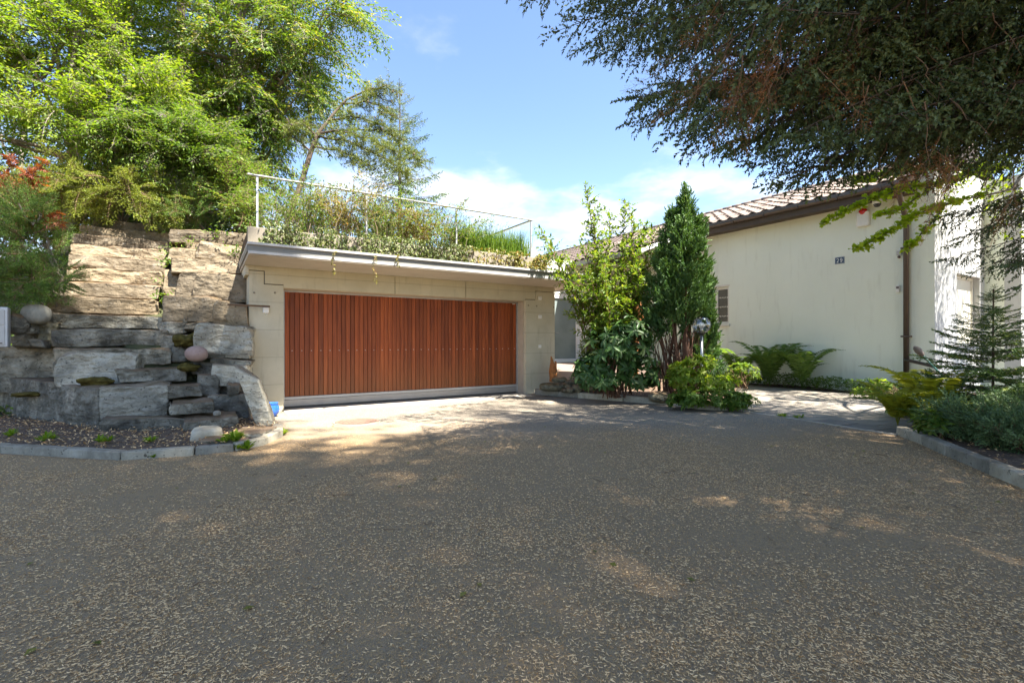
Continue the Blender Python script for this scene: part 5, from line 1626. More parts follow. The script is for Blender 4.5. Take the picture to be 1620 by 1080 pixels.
# driftwood ornament at the right pillar
u, z = wall_u(866, 604)
q = W(u + 0.02, -0.22, 0.30)
t = thing('driftwood_stump', 'rust orange driftwood stump standing against the right pillar', 'driftwood', tuple(q))
st = Cloud()
for i in range(5):
    a = rng.random() * 6.3
    pp = [np.array(q) + np.array((0.05 * math.cos(a + k * 0.5) * (1 - k / 8) + 0.02 * k * (i % 2 - 0.5), 0.05 * math.sin(a + k * 0.5), k * (0.085 + 0.02 * (i == 0)))) for k in range(7)]
    st.tube(np.array(pp), np.array([0.075, 0.07, 0.06, 0.065, 0.05, 0.038, 0.012]) * (1 if i == 0 else 0.75), 7)
st.build('trunk', [M['orange_wood']], t, False)
sp = Cloud(); n = 70
dd_ = rand_dirs(n) * np.array((1, 1, 0.6)) + np.array((0.4, -0.3, 0.2))
sp.inst(CONE, frames(dd_, np.tile((0, 0.1, 1.0), (n, 1))), np.tile(np.array(q) + (0.05, -0.02, 0.18), (n, 1)) + rng.normal(size=(n, 3)) * (0.03, 0.03, 0.08), np.stack([np.full(n, 0.16), np.full(n, 0.007), np.full(n, 0.007)], 1), 0.5, 0)
sp.build('dry_twigs', [M['twig_pale']], t)
# rust coloured ornament half hidden in the bed
q = Vector((3.15, 12.3, 0.1))
t = thing('garden_ornament', 'rust orange curved ornament half hidden between shrub and conifer', 'ornament', tuple(q))
st = Cloud()
st.tube(np.array([(q.x, q.y, 0.05), (q.x, q.y, 1.2), (q.x + 0.02, q.y, 1.7), (q.x + 0.10, q.y, 2.0), (q.x + 0.05, q.y, 2.3), (q.x - 0.03, q.y, 2.42)]), np.array((0.06, 0.07, 0.1, 0.13, 0.10, 0.02)), 8)
st.build('body', [M['orange_wood']], t, True)
# ================================================================== VEGETATION
def A(px, py, Y):
    return np.array(at(px, py, Y))
BR_SPR = [brush(14, 0.20, 0.14, 60, 0.1, s) for s in (1, 2, 3)]
BR_FAR = [brush(8, 0.22, 0.2, 60, 0.1, s) for s in (17, 18)]
BR_FIR = [brush(14, 0.26, 0.13, 62, 0.4, s) for s in (15, 16)]
BR_FINE = [brush(8, 0.24, 0.13, 60, 0.3, s) for s in (4, 5)]
BR_SOFT = [brush(22, 0.22, 0.06, 50, 0.35, s) for s in (6, 7)]
BR_THU = [brush(13, 0.30, 0.16, 33, 0.2, s) for s in (8, 9, 10)]
BR_JUN = [brush(9, 0.28, 0.13, 42, 0.0, s) for s in (11, 12)]
BR_LAR = [brush(16, 0.34, 0.075, 75, 0.0, s) for s in (13, 14)]
spr_var = [needle_bough(3.0, 0.115, 0.74, 0.075, 0.155, BR_SPR, 0.10, s, 58, 0.6, 0.06, 2, 0.22, 0.016, tints=(0.0, 1.0)) for s in range(6)]
spr_dead = [needle_bough(1.1, 0.09, 0.42, 0.07, 0.12, [brush(12, 0.17, 0.04, 58, 0.1, 3)], 0.5, 40 + s, 50, 0.7, 0.1, 2, 0.3, 0.008) for s in range(3)]
far_con = [needle_bough(2.2, 0.22, 0.75, 0.20, 0.36, BR_FAR[:1], 0.2, 20 + s, 55, 0.45, 0.08, 2, 0.12, 0.02) for s in range(4)]
young_con = [needle_bough(1.0, 0.10, 0.36, 0.065, 0.15, BR_FIR, -0.05, 30 + s, 55, 0.12, 0.10, 2, 0.08, 0.010) for s in range(4)]
yew_var = [needle_bough(0.9, 0.06, 0.34, 0.055, 0.11, BR_FINE, 0.05, 50 + s, 50, 0.15, 0.12, 2, 0.12, 0.008) for s in range(5)]
hem_var = [needle_bough(1.3, 0.085, 0.5, 0.075, 0.13, BR_FINE, 0.22, 60 + s, 52, 0.25, 0.1, 2, 0.08, 0.01) for s in range(4)]
jun_var = [needle_bough(0.55, 0.055, 0.26, 0.055, 0.12, BR_JUN, -0.1, 70 + s, 40, -0.25, 0.1, 2, 0.25, 0.008) for s in range(4)]
beech_var = [leafy_branch(1.9, 0.075, 0.66, 0.115, 0.66, 0.34, 80 + s, 46, 0.28, 0.055, LEAF, 0.5) for s in range(6)]
lime_var = [leafy_branch(1.5, 0.075, 0.58, 0.115, 0.66, 0.20, 90 + s, 50, 0.3, 0.055, LEAF, 0.45) for s in range(6)]
small_var = [leafy_branch(1.0, 0.06, 0.38, 0.085, 0.6, 0.12, 100 + s, 50, 0.35, 0.045, LEAF, 0.25) for s in range(5)]
cast_var = [leafy_branch(2.4, 0.26, 0.9, 0.30, 0.8, 0.15, 110 + s, 50, 0.4, 0.16, LEAF, 0.3) for s in range(4)]
dark_var = [leafy_branch(2.0, 0.17, 0.8, 0.17, 0.7, 0.15, 115 + s, 50, 0.4, 0.11, LEAF, 0.4) for s in range(4)]
gink_var = [leafy_branch(1.2, 0.11, 0.30, 0.075, 0.95, 0.1, 120 + s, 55, 0.3, 0.04, FAN, 0.3) for s in range(4)]
def hz(x, y):
    return hill(*toUV(x, y))

# ---- slope behind the stairs
c = A(300, 400, 15.5)
leafy_tree('beech_tree', 'tall beech with drooping light green sprays hanging toward the blue sky', 'tree', (-8.8, 15.5, hz(-8.8, 15.5)), (-8.4, 14.8, 11.0),
           [blob(390, 90, 130, 130, 14.5, 2.4), blob(470, 60, 85, 100, 14, 1.8), blob(350, 215, 95, 90, 14, 1.6), blob(440, 200, 60, 70, 13.6, 1.2), blob(400, -130, 210, 150, 14.5, 3.0), blob(500, 150, 32, 40, 13.4, 0.7), blob(545, 25, 45, 50, 13.2, 0.7), blob(300, 130, 70, 110, 14.5, 1.6)],
           beech_var, 500, [M['bark_grey'], M['l_beech']], 0.24, 0.55, (0.75, 1.15), -0.25, 0.8, bias=(0.15, -0.2, 0))
conifer_tree('spruce_tree', 'dark tall spruce standing behind the beech on the slope', 'tree', (-13.0, 19.0, hz(-13.0, 19.0)), 17, 3.6, 20, 6, far_con, [M['bark'], M['n_spruce']], 0.35, 0.3, 0.08, 0.9, 2.2)
leafy_tree('maple_tree', 'bright yellow green tree filling the upper left corner', 'tree', (-11.5, 12.6, hz(-11.5, 12.6)), (-11.0, 12.2, 9.2),
           [blob(70, 80, 130, 100, 11.5, 1.9), blob(190, 70, 90, 90, 11.8, 1.5), blob(120, 190, 110, 60, 10.9, 1.3), blob(-70, 130, 110, 150, 11, 1.8), blob(130, -80, 190, 90, 12, 2.0), blob(235, 150, 60, 60, 11.4, 1.0)],
           lime_var, 520, [M['bark_grey'], M['l_lime']], 0.2, 0.3, (0.7, 1.1), -0.22, 1.0, bias=(0.1, -0.3, 0))
leafy_tree('hornbeam_shrub', 'large leafy shrub with pale green layered sprays above the stairs', 'shrub', (-9.4, 12.6, hz(-9.4, 12.6)), (-9.2, 12.3, 6.2),
           [blob(215, 215, 80, 60, 11.2, 1.1), blob(290, 235, 70, 60, 11.4, 1.0), blob(150, 245, 70, 45, 10.9, 0.9), blob(340, 250, 50, 50, 11.8, 0.9)],
           lime_var, 300, [M['bark_grey'], M['l_mid']], 0.1, 0.25, (0.55, 0.95), -0.25, 1.2, bias=(0.15, -0.35, 0))
leafy_tree('hemlock_shrub', 'feathery yellow green conifer shrub at the top of the stairs', 'shrub', (-9.4, 11.6, hz(-9.4, 11.6)), (-9.0, 11.4, 5.2),
           [blob(185, 300, 75, 38, 10.6, 0.8), blob(110, 290, 55, 45, 10.3, 0.8), blob(60, 310, 50, 40, 10.3, 0.7), blob(255, 310, 45, 28, 11.0, 0.7)],
           hem_var, 115, [M['twig'], M['n_hem']], 0.07, 0.25, (0.55, 0.95), -0.4, 1.2, bias=(0.2, -0.4, 0))
leafy_tree('fir_shrub', 'dense mid green conifer shrub beside the garage roof corner', 'shrub', (-7.7, 11.9, hz(-7.7, 11.9)), (-7.6, 11.8, 4.9),
           [blob(318, 318, 45, 28, 11.3, 0.6), blob(290, 335, 40, 18, 11.0, 0.5)], hem_var, 46, [M['twig'], M['n_yew']], 0.05, 0.05, (0.35, 0.6), -0.5, 1.2, bias=(0.1, -0.3, 0.2))
leafy_tree('hazel_shrub', 'green leafy shrub between the stairs top and the railing post', 'shrub', (-6.9, 12.3, hz(-6.9, 12.3)), (-6.8, 12.2, 5.2),
           [blob(378, 300, 42, 50, 11.6, 0.7), blob(352, 270, 45, 40, 12.2, 0.8), blob(395, 335, 30, 28, 11.2, 0.5)], small_var, 190, [M['twig'], M['l_mid']], 0.05, 0.05, (0.6, 0.95), -0.4, 1.2, bias=(0.1, -0.3, 0.1))
for k, (px, py, Y, rx, ry, lab) in enumerate([(30, 130, 17, 170, 190, 'dark green tree behind the bright tree at the left edge'), (210, 210, 17, 110, 130, 'shadowy green tree behind the layered shrub'), (330, 290, 16.5, 85, 75, 'dark green bush low behind the beech trunk'), (90, 320, 14.2, 150, 50, 'dark undergrowth bush low behind the feathery conifer'), (15, 320, 13.0, 110, 70, 'dark leafy bush behind the red maple at the left edge'), (250, 345, 13.6, 110, 42, 'dark undergrowth bush behind the top step')]):
    q = A(px, 400, Y)
    leafy_tree('hillside_tree', lab, 'tree', (q[0], q[1], hz(q[0], q[1])), (q[0], q[1], at(px, py, Y).z), [blob(px, py, rx, ry, Y, 2.0)], dark_var, 130, [M['bark_grey'], M['l_dark']], 0.15, 0.2, (0.6, 0.9), -0.6, group='trees behind the shrubs on the slope')
# dark conifer bush and red maple at the left edge
leafy_tree('yew_bush', 'dark green fine needled conifer bush leaning over the boulders at the left edge', 'bush', (-8.2, 9.0, hz(-8.2, 9.0)), (-8.0, 8.3, 3.4),
           [blob(30, 385, 65, 60, 8.0, 0.6), blob(60, 440, 58, 48, 7.8, 0.5), blob(10, 450, 60, 60, 7.6, 0.5), blob(20, 330, 55, 40, 8.1, 0.5)], yew_var, 190, [M['twig'], M['n_yew']], 0.06, 0.15, (0.5, 0.8), -0.6, 1.5, bias=(0.25, -0.35, 0.1))
mp = []
for px, py, Y in ((70, 258, 8.4), (45, 272, 8.3), (20, 250, 8.4), (95, 338, 8.2), (55, 347, 8.2), (72, 284, 8.6), (10, 275, 8.2), (100, 352, 8.0)):
    e = A(px, py, Y); s = np.array((-9.6, 8.9, 2.6))
    mp.append(curve_pts(s, e, 0.25, 8, 0.02))
stem_shrub('japanese_maple', 'red leaved maple twigs reaching in above the dark conifer bush', 'shrub', (-9.6, 8.9, 1.9), mp, [M['twig'], M['l_red']], 0.12, 0.9, 0.045, STAR, 0.012, 0.62, 0.16, 0.10, 0.0)
carpet('ground_cover', 'low green leafy ground cover along the top of the stairs', [tuple(W(*p))[:2] for p in ((-4.8, 2.6), (-3.35, 2.6), (-3.25, 4.35), (-0.85, 4.2), (-0.85, 6.5), (-5.5, 6.5))], lambda x, y: hz(x, y) + 0.12, 6000, 0.42, 0.085, M['l_mid'], 0.8)
carpet('ground_cover', 'ground cover filling the slope beside the upper steps', [tuple(W(*p))[:2] for p in ((-4.6, 0.9), (-3.5, 1.2), (-3.4, 2.7), (-4.9, 2.7))], lambda x, y: hz(x, y) + 0.25, 1200, 0.3, 0.075, M['l_mid'], 0.8)
for k, (px, py, Y, lab) in enumerate([(285, 521, 8.5, 'moss'), ]):
    pass
# moss cushions on the stones
def moss(label, x0, y0, x1, y1, Y, n=700):
    c0 = at((x0 + x1) / 2, (y0 + y1) / 2, Y); w = (x1 - x0) / FPX * Y / 2; h = (y1 - y0) / FPX * Y / 2
    o = link('moss_cushion', boulder_mesh('moss_cushion', (0, 0, h * 0.5), (w, 0.16, h * 0.8), M['moss'], int(x0), 2.0, 0.22, 4)); o.location = (c0.x, c0.y + 0.08, c0.z - h * 0.75)
    return tag(o, label, 'moss')
moss('moss cushion on the boulder wall right of the seventh step', 272, 524, 306, 548, 8.1)
moss('dark moss cushion beside the tall boulder of the right flank', 304, 520, 318, 540, 8.2)
moss('moss on the small stone just below the pink boulder', 280, 570, 306, 588, 7.75)
moss('moss cushion at the foot of the pale block left of the stairs', 122, 592, 168, 613, 7.15)
moss('thin moss patch on top of the long corner block', 14, 618, 64, 628, 7.5)

for k, (px, py, Y, s_, lab) in enumerate([(272, 398, 10.3, 1.0, 'green sprig in the joint at the top of the boulder wall'), (266, 415, 10.0, 0.7, 'green sprig growing from the crack beside the upper steps'), (262, 446, 9.6, 0.8, 'sprig in the gap between the sunlit steps and the cracked boulder'), (258, 470, 9.3, 0.8, 'small plant at the end of the lowest sunlit step'), (300, 384, 10.4, 0.8, 'plant tuft on top of the boulder wall'), (345, 372, 10.6, 1.2, 'bright plant tuft hanging over the top ledge of the boulder wall'), (240, 360, 11.6, 1.2, 'leafy tuft hanging over the right end of the top step'), (180, 366, 11.5, 1.3, 'leafy tuft hanging over the middle of the top step'), (135, 372, 11.3, 1.4, 'leafy tuft at the left end of the upper steps'), (378, 395, 9.9, 0.9, 'small fern tuft between the boulders and the garage roof corner')]):
    g = A(px, py, Y); t = thing('rock_plant', lab, 'plant', tuple(g), 'small plants in the joints of the stonework'); cc = Cloud(); n = int(60 * s_)
    P = g + rng.normal(size=(n, 3)) * np.array((0.13, 0.07, 0.08)) * s_ + np.array((0, -0.06, 0.0))
    cc.inst(LEAF, frames(rand_dirs(n) + np.array((0, -0.3, -0.2)), rng.normal(size=(n, 3)) * 0.5 + (0, -0.4, 1)), P, np.stack([np.full(n, 0.075), np.full(n, 0.055), np.full(n, 0.075)], 1) * (0.6 + 0.6 * rng.random((n, 1))), rng.random(n), 0)
    cc.build('leaves', [M['l_mid']], t)
# ---- garage roof planting
for k, (u, v, h, lab) in enumerate([(0.25, 0.45, 1.25, 'twiggy olive shrub behind the left railing post'), (1.15, 0.45, 1.35, 'tangled twiggy shrub on the garage roof right of the leaning tree'), (2.0, 0.4, 1.2, 'arching yellow green roof shrub in the middle of the railing'), (2.8, 0.45, 1.15, 'brownish twiggy roof shrub left of the middle railing post'), (3.55, 0.4, 0.95, 'low olive roof shrub beside the tall grass')]):
    p = W(u, v, 3.32)
    stem_shrub('roof_shrub', lab, 'shrub', tuple(p), arch_stems(p, 52, h * 1.2, 0.95, 0.75, 0.25), [M['twig_pale'], M['l_olive'] if k % 2 else M['l_mid']], 0.06, 0.65, 0.030, LEAF, 0.007, 0.18, 0.22, 0.13, group='shrubs planted on the garage roof')
for k, (u, v, h, lab) in enumerate([(0.9, 2.3, 1.5, 'dense green shrub at the back of the garage roof by the leaning trunk'), (2.6, 2.4, 1.3, 'green shrub at the back of the garage roof under the young spruce')]):
    p = W(u, v, 3.32)
    stem_shrub('roof_shrub', lab, 'shrub', tuple(p), arch_stems(p, 50, h, 1.1, 0.6, 0.3), [M['twig'], M['l_mid']], 0.075, 0.65, 0.028, LEAF, 0.008, 0.15, 0.25, 0.12, group='shrubs planted on the garage roof')
def wall_leaves(name, label, cat, n, ufun, zfun, vfun, leaf, mat, leafw=0.85, kind=None):
    u = ufun(n); z = zfun(n); v = vfun(n)
    k = np.array([clump((a * 1.3, c_ * 2.2, 3.0), 1.5) + 0.25 * clump((a, c_, 9.0), 7.0) for a, c_ in zip(u, z)]) > -0.45
    u, z, v = u[k], z[k], v[k]; n = len(u)
    P = np.array([W(a, b_, c_) for a, b_, c_ in zip(u, v, z)])
    nv = np.array((-VX[0], -VX[1], 0.5)) + rng.normal(size=(n, 3)) * 0.5
    D = np.array((0, 0, -0.8)) + rng.normal(size=(n, 3)) * 0.6
    cc = Cloud(); S = leaf * (0.6 + 0.7 * rng.random(n))
    cc.inst(LEAF, frames(D, nv), P, np.stack([S, S * leafw, S], 1), rng.random(n), 0)
    o = cc.build(name, [mat]); return tag(o, label, cat, kind=kind)
def ivy_u(n):
    return rng.uniform(-0.45, 3.9, n)
wall_leaves('ivy', 'variegated ivy covering the concrete upstand along the garage roof', 'ivy', 6200, ivy_u, lambda n: 2.86 + 0.62 * rng.random(n) ** 0.9, lambda n: -0.06 - 0.16 * rng.random(n), 0.055, M['l_ivy'])
def rimz(n):
    return 3.42 - 0.28 * rng.random(n) ** 2
wall_leaves('creeper', 'yellowing creeper trailing over the right end of the upstand', 'creeper', 1500, lambda n: np.where(rng.random(n) < 0.55, rng.uniform(5.0, 6.15, n), rng.uniform(3.6, 6.0, n)), lambda n: 3.46 - 0.5 * rng.random(n) ** 1.6, lambda n: -0.07 - 0.1 * rng.random(n), 0.07, M['l_olive'])
n = 8000
u = rng.uniform(0.9, 6.3, n); v = -0.98 + 0.85 * rng.random(n) ** 1.5
k = np.array([clump((a * 1.0, b_ * 1.5, 0.0), 1.6) for a, b_ in zip(u, v)]) > -0.28
u, v = u[k], v[k]; n = len(u)
P = np.array([W(a, b_, 2.85 + 0.07 * rng.random()) for a, b_ in zip(u, v)])
cc = Cloud(); S = 0.04 * (0.6 + 0.7 * rng.random(n))
cc.inst(LEAF, frames(rng.normal(size=(n, 3)), rng.normal(size=(n, 3)) * 0.5 + (0, 0, 1)), P, np.stack([S, S * 0.8, S], 1), np.clip(rng.random(n) * 0.75 + (u > 4.6) * 0.3, 0, 1), 0)
tag(cc.build('stonecrop', [M['l_moss_y']]), 'yellow green stonecrop growing along the roof edge', 'ground cover', kind='stuff')
for px, ln, lab in ((527, 0.42, 'first trailing creeper strand hanging over the roof edge, left one'), (592, 0.50, 'longest creeper strand hanging over the roof edge below the railing'), (629, 0.2, 'short creeper strand hanging at the roof edge')):
    u, _ = wall_u(px, 400, -1.28)
    p = np.array([W(u + 0.02 * math.sin(i * 1.3), -1.285 - 0.01 * (i % 2), 2.89 - ln * i / 7) for i in range(8)])
    p[0] = W(u, -1.0, 2.885)
    stem_shrub('trailing_vine', lab, 'vine', tuple(p[0]), [p, p + rng.normal(size=p.shape) * 0.015], [M['twig_pale'], M['l_olive']], 0.05, 0.7, 0.022, LEAF, 0.003, 0.1)
def blades(name, label, pts, h, w, mat, lean=0.35, cat='ornamental grass', seg=4, out=None):
    n = len(pts); cc = Cloud()
    pts = np.array(pts)
    a = rng.random(n) * 2 * np.pi if out is None else out + rng.normal(size=n) * 0.5
    H_ = h * (0.6 + 0.6 * rng.random(n)); L_ = lean * H_ * (0.3 + 1.2 * rng.random(n))
    t = np.linspace(0, 1, seg)
    C = pts[:, None] + np.stack([np.cos(a)[:, None] * L_[:, None] * t ** 2, np.sin(a)[:, None] * L_[:, None] * t ** 2, H_[:, None] * (t - 0.28 * np.minimum(lean, 2.4) * t ** 2.4)], 2)
    b_ = a + np.pi / 2 + rng.normal(size=n) * 0.8
    wv = np.stack([np.cos(b_), np.sin(b_), np.zeros(n)], 1)[:, None] * (w * 0.5 * (1 - t ** 2 * 0.92))[None, :, None]
    V = np.stack([C - wv, C + wv], 2).reshape(n, seg * 2, 3)
    F = []
    for i in range(seg - 1):
        F += [(2 * i, 2 * i + 1, 2 * i + 3), (2 * i, 2 * i + 3, 2 * i + 2)]
    F = np.array(F)[None] + (np.arange(n) * seg * 2)[:, None, None]
    cc.add(V.reshape(-1, 3), F.reshape(-1, 3), np.repeat(rng.random(n), seg * 2), 0)
    return tag(cc.build(name, [mat]), label, cat)
blades('ornamental_grass', 'bright green tall grass clump at the right end of the garage roof', [W(rng.uniform(3.75, 5.75), rng.uniform(0.2, 1.3), 3.32) for _ in range(2600)], 0.78, 0.016, M['l_grass'], 0.22)
# leaning larch and young spruce behind the railing
root = thing('larch_tree', 'leaning larch with crooked trunk bending right above the railing', 'tree', tuple(A(455, 395, 11.6)))
tr = Cloud(); cr = Cloud()
tp = np.array([A(440, 420, 11.7), A(462, 330, 11.8), A(478, 285, 11.9), (A(492, 240, 12)), A(502, 212, 12.0), A(516, 196, 12.1), A(528, 180, 12.2), A(548, 158, 12.3), A(580, 143, 12.4), A(612, 140, 12.4)])
tr.tube(tp, np.array((0.075, 0.07, 0.064, 0.057, 0.05, 0.042, 0.035, 0.028, 0.02, 0.012)), 8)
brs = [[(503, 211, 12), (540, 208, 11.9), (580, 216, 11.8), (615, 235, 11.7), (640, 250, 11.6)], [(500, 214, 12), (545, 222, 12), (590, 240, 12.1), (625, 262, 12.1), (655, 285, 12.1)], [(495, 232, 12), (530, 236, 11.9), (570, 252, 11.8), (600, 272, 11.8)],
       [(520, 190, 12.1), (560, 185, 12.2), (600, 195, 12.3), (640, 222, 12.3)], [(540, 165, 12.3), (580, 160, 12.3), (610, 172, 12.4), (632, 190, 12.4)], [(500, 214, 12), (485, 200, 11.8), (465, 195, 11.6), (450, 200, 11.5)], [(492, 240, 12), (470, 222, 11.8), (455, 205, 11.7)], [(580, 143, 12.4), (610, 136, 12.4), (630, 150, 12.4)],
       [(555, 158, 12.3), (590, 150, 12.5), (620, 160, 12.6)], [(503, 211, 12), (555, 206, 12.3), (610, 205, 12.5), (650, 240, 12.6), (665, 262, 12.7)]]
P, D = [], []
for b_ in brs:
    q = np.array([A(*x) for x in b_]); L = np.linalg.norm(q[-1] - q[0])
    tt = np.linspace(0, 1, 12); ti = np.linspace(0, 1, len(q))
    qq = np.stack([np.interp(tt, ti, q[:, j]) for j in range(3)], 1); qq[1:-1] += rng.normal(size=(10, 3)) * 0.02
    tr.tube(qq, np.linspace(0.028, 0.006, 12), 5)
    for i in range(int(L * 26)):
        s = 0.12 + 0.88 * rng.random(); p = np.array([np.interp(s, tt, qq[:, j]) for j in range(3)])
        e = p + np.array((rng.normal() * 0.22, rng.normal() * 0.22, -0.05 + rng.normal() * 0.14))
        tr.tube(curve_pts(p, e, 0.03, 3), (0.005, 0.004, 0.002), 3)
        for j in range(7):
            P.append(p + (e - p) * (0.15 + 0.85 * j / 6)); D.append(rand_dirs(1)[0] + np.array((0, 0, 0.3)))
P = np.array(P); D = np.array(D)
for i in range(2):
    k = slice(i, None, 2)
    cr.inst(BR_LAR[i], frames(D[k], rand_dirs(len(P[k]))), P[k], 0.15, rng.random(len(P[k])), 1)
for i in range(46):
    b_ = brs[rng.integers(len(brs))]; q = A(*b_[rng.integers(1, len(b_))]) + rng.normal(size=3) * 0.1
    cr.tube(np.array([q, q + (0.005, 0, 0.03), q + (0.0, 0.0, 0.06)]), np.array((0.012, 0.028, 0.008)), 5, 0.0, 0)
tr.build('trunk', M['bark'], root, True); cr.build('crown', [M['bark'], M['n_larch']], root)
q = A(632, 400, 15.0)
conifer_tree('young_spruce', 'slender young spruce with hanging shoots behind the leaning larch', 'tree', (q[0], q[1], hz(q[0], q[1])), 9.35 - hz(q[0], q[1]), 2.0, 17, 5, [needle_bough(1.0, 0.07, 0.30, 0.08, 0.13, BR_FAR, -0.06, 33 + s, 55, 0.6, 0.1, 2, 0.1, 0.012) for s in range(4)], [M['bark'], M['n_fir']], 0.1, 0.09, 0.12, 0.85, 1.0, upturn=0.5)
q = A(480, 400, 13.5)
conifer_tree('young_spruce', 'thin small spruce standing left of the leaning larch trunk', 'tree', (q[0], q[1], hz(q[0], q[1])), 6.3 - hz(q[0], q[1]), 0.9, 9, 5, young_con, [M['bark'], M['n_fir']], 0.1, 0.05, 0.2, 0.85, 1.0, upturn=0.5)

# ---- middle bed
base = np.array((2.25, 10.95, 0.1))
tips = [(858, 366, 10.4), (872, 392, 10.3), (924, 300, 10.9), (940, 345, 10.8), (966, 335, 11.0), (990, 322, 11.1), (1000, 345, 11.0), (1022, 352, 11.0), (1040, 362, 10.9), (882, 430, 10.2), (900, 410, 10.4), (918, 385, 10.6), (1010, 400, 10.6), (1035, 405, 10.8), (985, 385, 10.8), (950, 400, 10.5), (905, 450, 10.2), (935, 440, 10.2), (975, 440, 10.3), (1010, 450, 10.3), (1000, 480, 10.2), (1025, 430, 10.5), (955, 425, 10.1), (925, 470, 10.2), (915, 560, 10.4), (960, 470, 10.0), (1030, 470, 10.3), (940, 500, 10.2), (1015, 425, 10.3)]
stems = []
for i, t_ in enumerate(tips):
    e = A(*t_); s = base + np.array((rng.normal() * 0.2, rng.normal() * 0.15, 0))
    mid = s * 0.5 + e * 0.5 + np.array((rng.normal() * 0.12, rng.normal() * 0.1, 0.18)); mid[0] = s[0] + (e[0] - s[0]) * 0.36
    tt = np.linspace(0, 1, 9)[:, None]
    stems.append((1 - tt) ** 2 * s + 2 * tt * (1 - tt) * mid + tt ** 2 * e + rng.normal(size=(9, 3)) * 0.012)
stem_shrub('arching_shrub', 'tall airy shrub with arching stems and fresh green leaves beside the garage', 'shrub', tuple(base), stems, [M['bark_red'], M['l_arch']], 0.115, 0.68, 0.022, LEAF, 0.020, 0.38, 0.44, 0.075, sides=5)
def rosette(n, ln, w, lift=0.2, tm=LEAF6, seed=0):
    r = np.random.default_rng(seed); cc = Cloud()
    a = np.arange(n) * 2.4 + r.random(n); el = lift + r.normal(size=n) * 0.25
    D = np.stack([np.cos(a) * np.cos(el), np.sin(a) * np.cos(el), np.sin(el)], 1)
    S = ln * (0.7 + 0.4 * r.random(n))
    cc.inst(tm, frames(D, np.tile((0, 0, 1.0), (n, 1)) + r.normal(size=(n, 3)) * 0.2), np.zeros((n, 3)), np.stack([S, S * w, S], 1), r.random(n), 1)
    return cc.arrays()
def rosette_bush(name, label, cat, base, blobs, ros, n, mats, up=0.7, shell=0.5, stems=24, stem_r=0.012):
    root = thing(name, label, cat, tuple(base)); cr = Cloud(); st = Cloud()
    pts = crown_points(blobs, n, shell, -0.5, 2.0)
    for i, (p, o, b) in enumerate(pts):
        nrm = unit(o + np.array((0, 0, up)))
        x = np.cross(nrm, rand_dirs(1)[0])
        cr.place(ros[rng.integers(len(ros))], frames(np.array([x]), np.array([nrm]))[0], p, 0.8 + 0.4 * rng.random(), rng.normal() * 0.18)
        if i < stems:
            st.tube(curve_pts(np.array(base) + rng.normal(size=3) * (0.1, 0.1, 0), p, 0.08, 6, 0.01), np.linspace(stem_r, 0.004, 6), 4)
    st.build('stems', mats[0], root, True); cr.build('foliage', mats, root)
    return root
rh = [rosette(9, 0.19, 0.9, -0.15, LEAF6, s) for s in range(4)]
rosette_bush('rhododendron', 'dark green long leaved rhododendron in front of the conifer', 'shrub', (2.2, 10.3, 0.1), [blob(965, 555, 45, 50, 10.1, 0.45), blob(1000, 535, 35, 38, 10.0, 0.35), blob(935, 585, 30, 30, 10.2, 0.35), blob(1015, 580, 28, 35, 10.0, 0.3), blob(960, 600, 40, 14, 10.0, 0.3), blob(1020, 605, 25, 10, 10.2, 0.25)], rh, 300, [M['bark_red'], M['l_rhodo']])
lr = [rosette(9, 0.11, 0.9, 0.35, LEAF6, 10 + s) for s in range(4)]
rosette_bush('azalea', 'yellow green small leaved bush at the foot of the globe lamp', 'shrub', (3.55, 9.45, 0.12), [blob(1085, 596, 34, 22, 9.3, 0.35), blob(1118, 574, 16, 13, 9.35, 0.2), blob(1135, 606, 30, 14, 9.3, 0.3), blob(1100, 582, 18, 20, 9.2, 0.2), blob(1070, 585, 10, 12, 9.4, 0.15), blob(1140, 588, 10, 12, 9.3, 0.15)], lr, 210, [M['twig'], M['l_lime']])
sr = [rosette(10, 0.10, 0.95, 0.1, LEAF6, 20 + s) for s in range(4)]
rosette_bush('hellebore_patch', 'low spreading green plant spilling over the kerb toward the path', 'plant', (3.9, 9.3, 0.1), [blob(1120, 626, 60, 16, 9.1, 0.38), blob(1165, 632, 32, 13, 9.05, 0.35), blob(1085, 632, 35, 9, 9.2, 0.3)], sr, 330, [M['twig'], M['l_mid']], 1.2, 0.4, 10)
